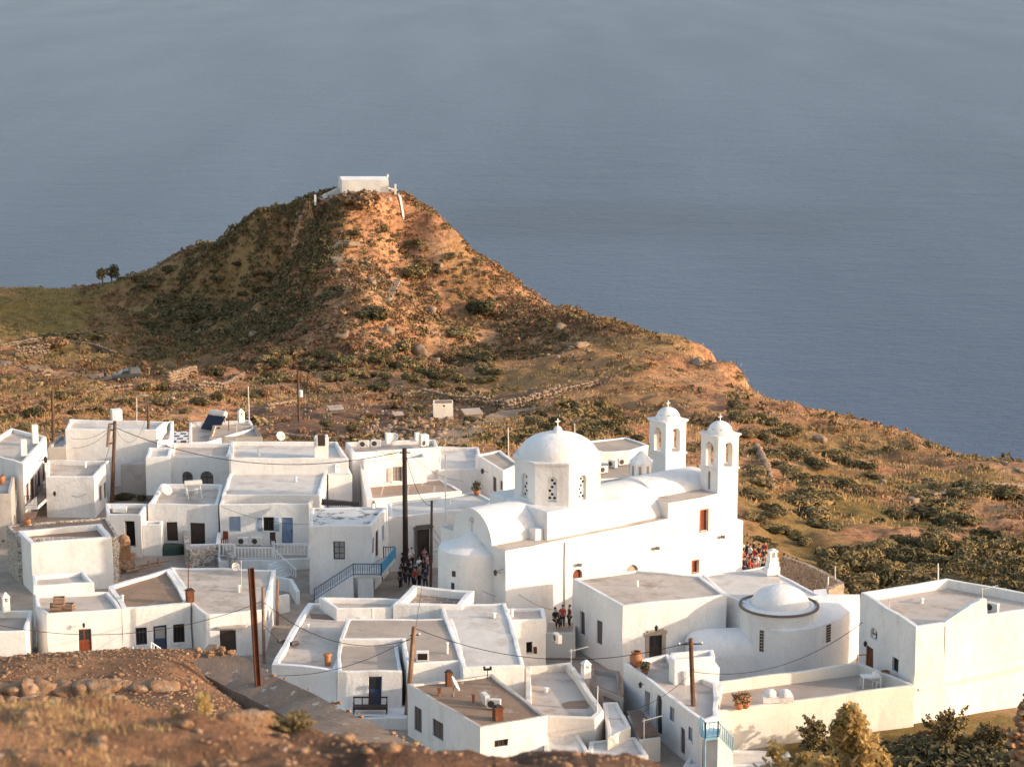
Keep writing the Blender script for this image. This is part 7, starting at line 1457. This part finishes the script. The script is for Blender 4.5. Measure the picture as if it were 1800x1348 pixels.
    for s in (-1, 1): mb.lathe((s*.034, f*1.15-.108, hz+.745), [(.001, -.009), (.012, 0), (.001, .009)], 6)
    mb.obj('eyes', 'dark_iron', R_)
    return R_
PP = {k: person_proto(k) for k in ('stand', 'walk', 'sit', 'lean')}; pfirst = set()
def person(label, p, ang, pose, top, bottom, group=None, s=1.0, hair=None):
    pr = PP[pose]; o = dup(pr) if pose in pfirst else pr; pfirst.add(pose); o.location = p; o.rotation_euler = (0, 0, ang); o.scale = (s,)*3; o['label'] = label; o['category'] = 'person'
    if group: o['group'] = group
    for c in o.children:
        if c.name.startswith('shirt'): c.color = (*top, 1)
        if c.name.startswith('trousers'): c.color = (*bottom, 1)
    return o
WH, BK, RD, BL, TN, PK, NV = (.75, .73, .70), (.02, .02, .022), (.42, .05, .04), (.22, .30, .48), (.40, .28, .18), (.55, .28, .28), (.04, .05, .10)
CN = {WH: 'white', BK: 'black', RD: 'red', BL: 'light blue', TN: 'tan', PK: 'pink', NV: 'navy'}
g = 'people gathered in the plaza left of the church'
zp = lambda u, v: pz(u, v, .02)
for i, (u, v, pose, t, b, lb) in enumerate([(717, 1003, 'lean', WH, NV, 'person in a white shirt leaning by the thick dark pole'), (724, 1001, 'stand', WH, BK, 'person in a white top farthest in the plaza by the thick pole'), (708, 1012, 'stand', BK, BK, 'person in black at the left rim of the plaza crowd'), (713, 1028, 'stand', BK, NV, 'person in dark clothes standing in the left of the plaza'), (722, 1030, 'walk', BK, BK, 'person in black walking in the middle of the plaza'), (734, 1016, 'lean', WH, NV, 'person with a pale shirt bending in the plaza centre'), (737, 1032, 'stand', TN, BK, 'person in a tan top at the front of the plaza crowd'), (744, 1020, 'stand', BK, BK, 'person in black right of the bending person'), (746, 1000, 'stand', PK, BK, 'person in a pink top by the dark plaza door'), (751, 1012, 'stand', PK, NV, 'person in a pink top behind the floodlight pole'), (729, 1036, 'stand', RD, BK, 'person in a red top at the front of the plaza'), (748, 1036, 'walk', NV, BK, 'person in navy at the front right of the plaza'), (704, 1036, 'stand', BK, BK, 'person in black under the blue balcony'), (703, 1000, 'stand', NV, BK, 'person in navy at the back left of the plaza')]):
    person(lb, zp(u, v), [.3, 2.5, 1.2, -.8, 3.0, .9, 2.2][i % 7], pose, t, b, g, random.uniform(.96, 1.04))
zt2 = 2.3
person('seated person in black, left of the trio on the church terrace', pz(976, 1101, zt2-.5), .5, 'sit', BK, BK, 'people on the terrace in front of the church'); person('person in a red top standing in the trio on the church terrace', pz(989, 1104, zt2-.5), -.3, 'stand', RD, BK, 'people on the terrace in front of the church', .95); person('person in brown at the right of the trio by the white house wall', pz(1001, 1103, zt2-.5), -1.2, 'stand', (.14, .05, .03), BK, 'people on the terrace in front of the church', .92); person('seated person in dark clothes in the middle of the trio on the church terrace', pz(984, 1103, zt2-.5), -.4, 'sit', (.08, .03, .02), BK, 'people on the terrace in front of the church', .9)
house('low paved terrace against the church wall under the seated trio', [(958, 1112), (1012, 1112), (1012, 1092), (958, 1092)], zt2-.52, -1, 0, .15, 'lane_paving', 'plaster_cream', name='terrace', cat='terrace')
g = 'crowd standing beyond the right end of the church'; cr = [(1304, 986, WH), (1311, 990, BK), (1318, 993, WH), (1326, 998, RD), (1334, 994, BK), (1342, 999, BK), (1305, 1003, RD), (1313, 1008, PK), (1321, 1010, BK), (1330, 1012, WH), (1338, 1014, WH), (1346, 1010, TN), (1308, 1016, BK), (1317, 1020, RD), (1327, 1022, PK), (1338, 1024, BK), (1378, 1012, WH), (1385, 1016, BK), (1392, 1020, PK), (1399, 1022, RD), (1344, 990, RD), (1324, 985, BK)]
for i, (u, v, t) in enumerate(cr):
    p = gh(u, v, 165)
    if p is None: continue
    u2, row = ('far left', 'left', 'left middle', 'middle', 'right middle', 'right')[min(5, int((u-1302)/8))] if u < 1360 else 'beyond the belfry', ('back', 'middle', 'front')[min(2, max(0, int((v-984)/14)))]
    person('person in %s, %s row, %s of church-end crowd' % (CN[t], row, u2), p, random.uniform(0, 6.28), random.choice(['stand', 'walk', 'lean', 'stand']), t, random.choice([BK, NV, TN, RD]), g, random.uniform(.95, 1.06))
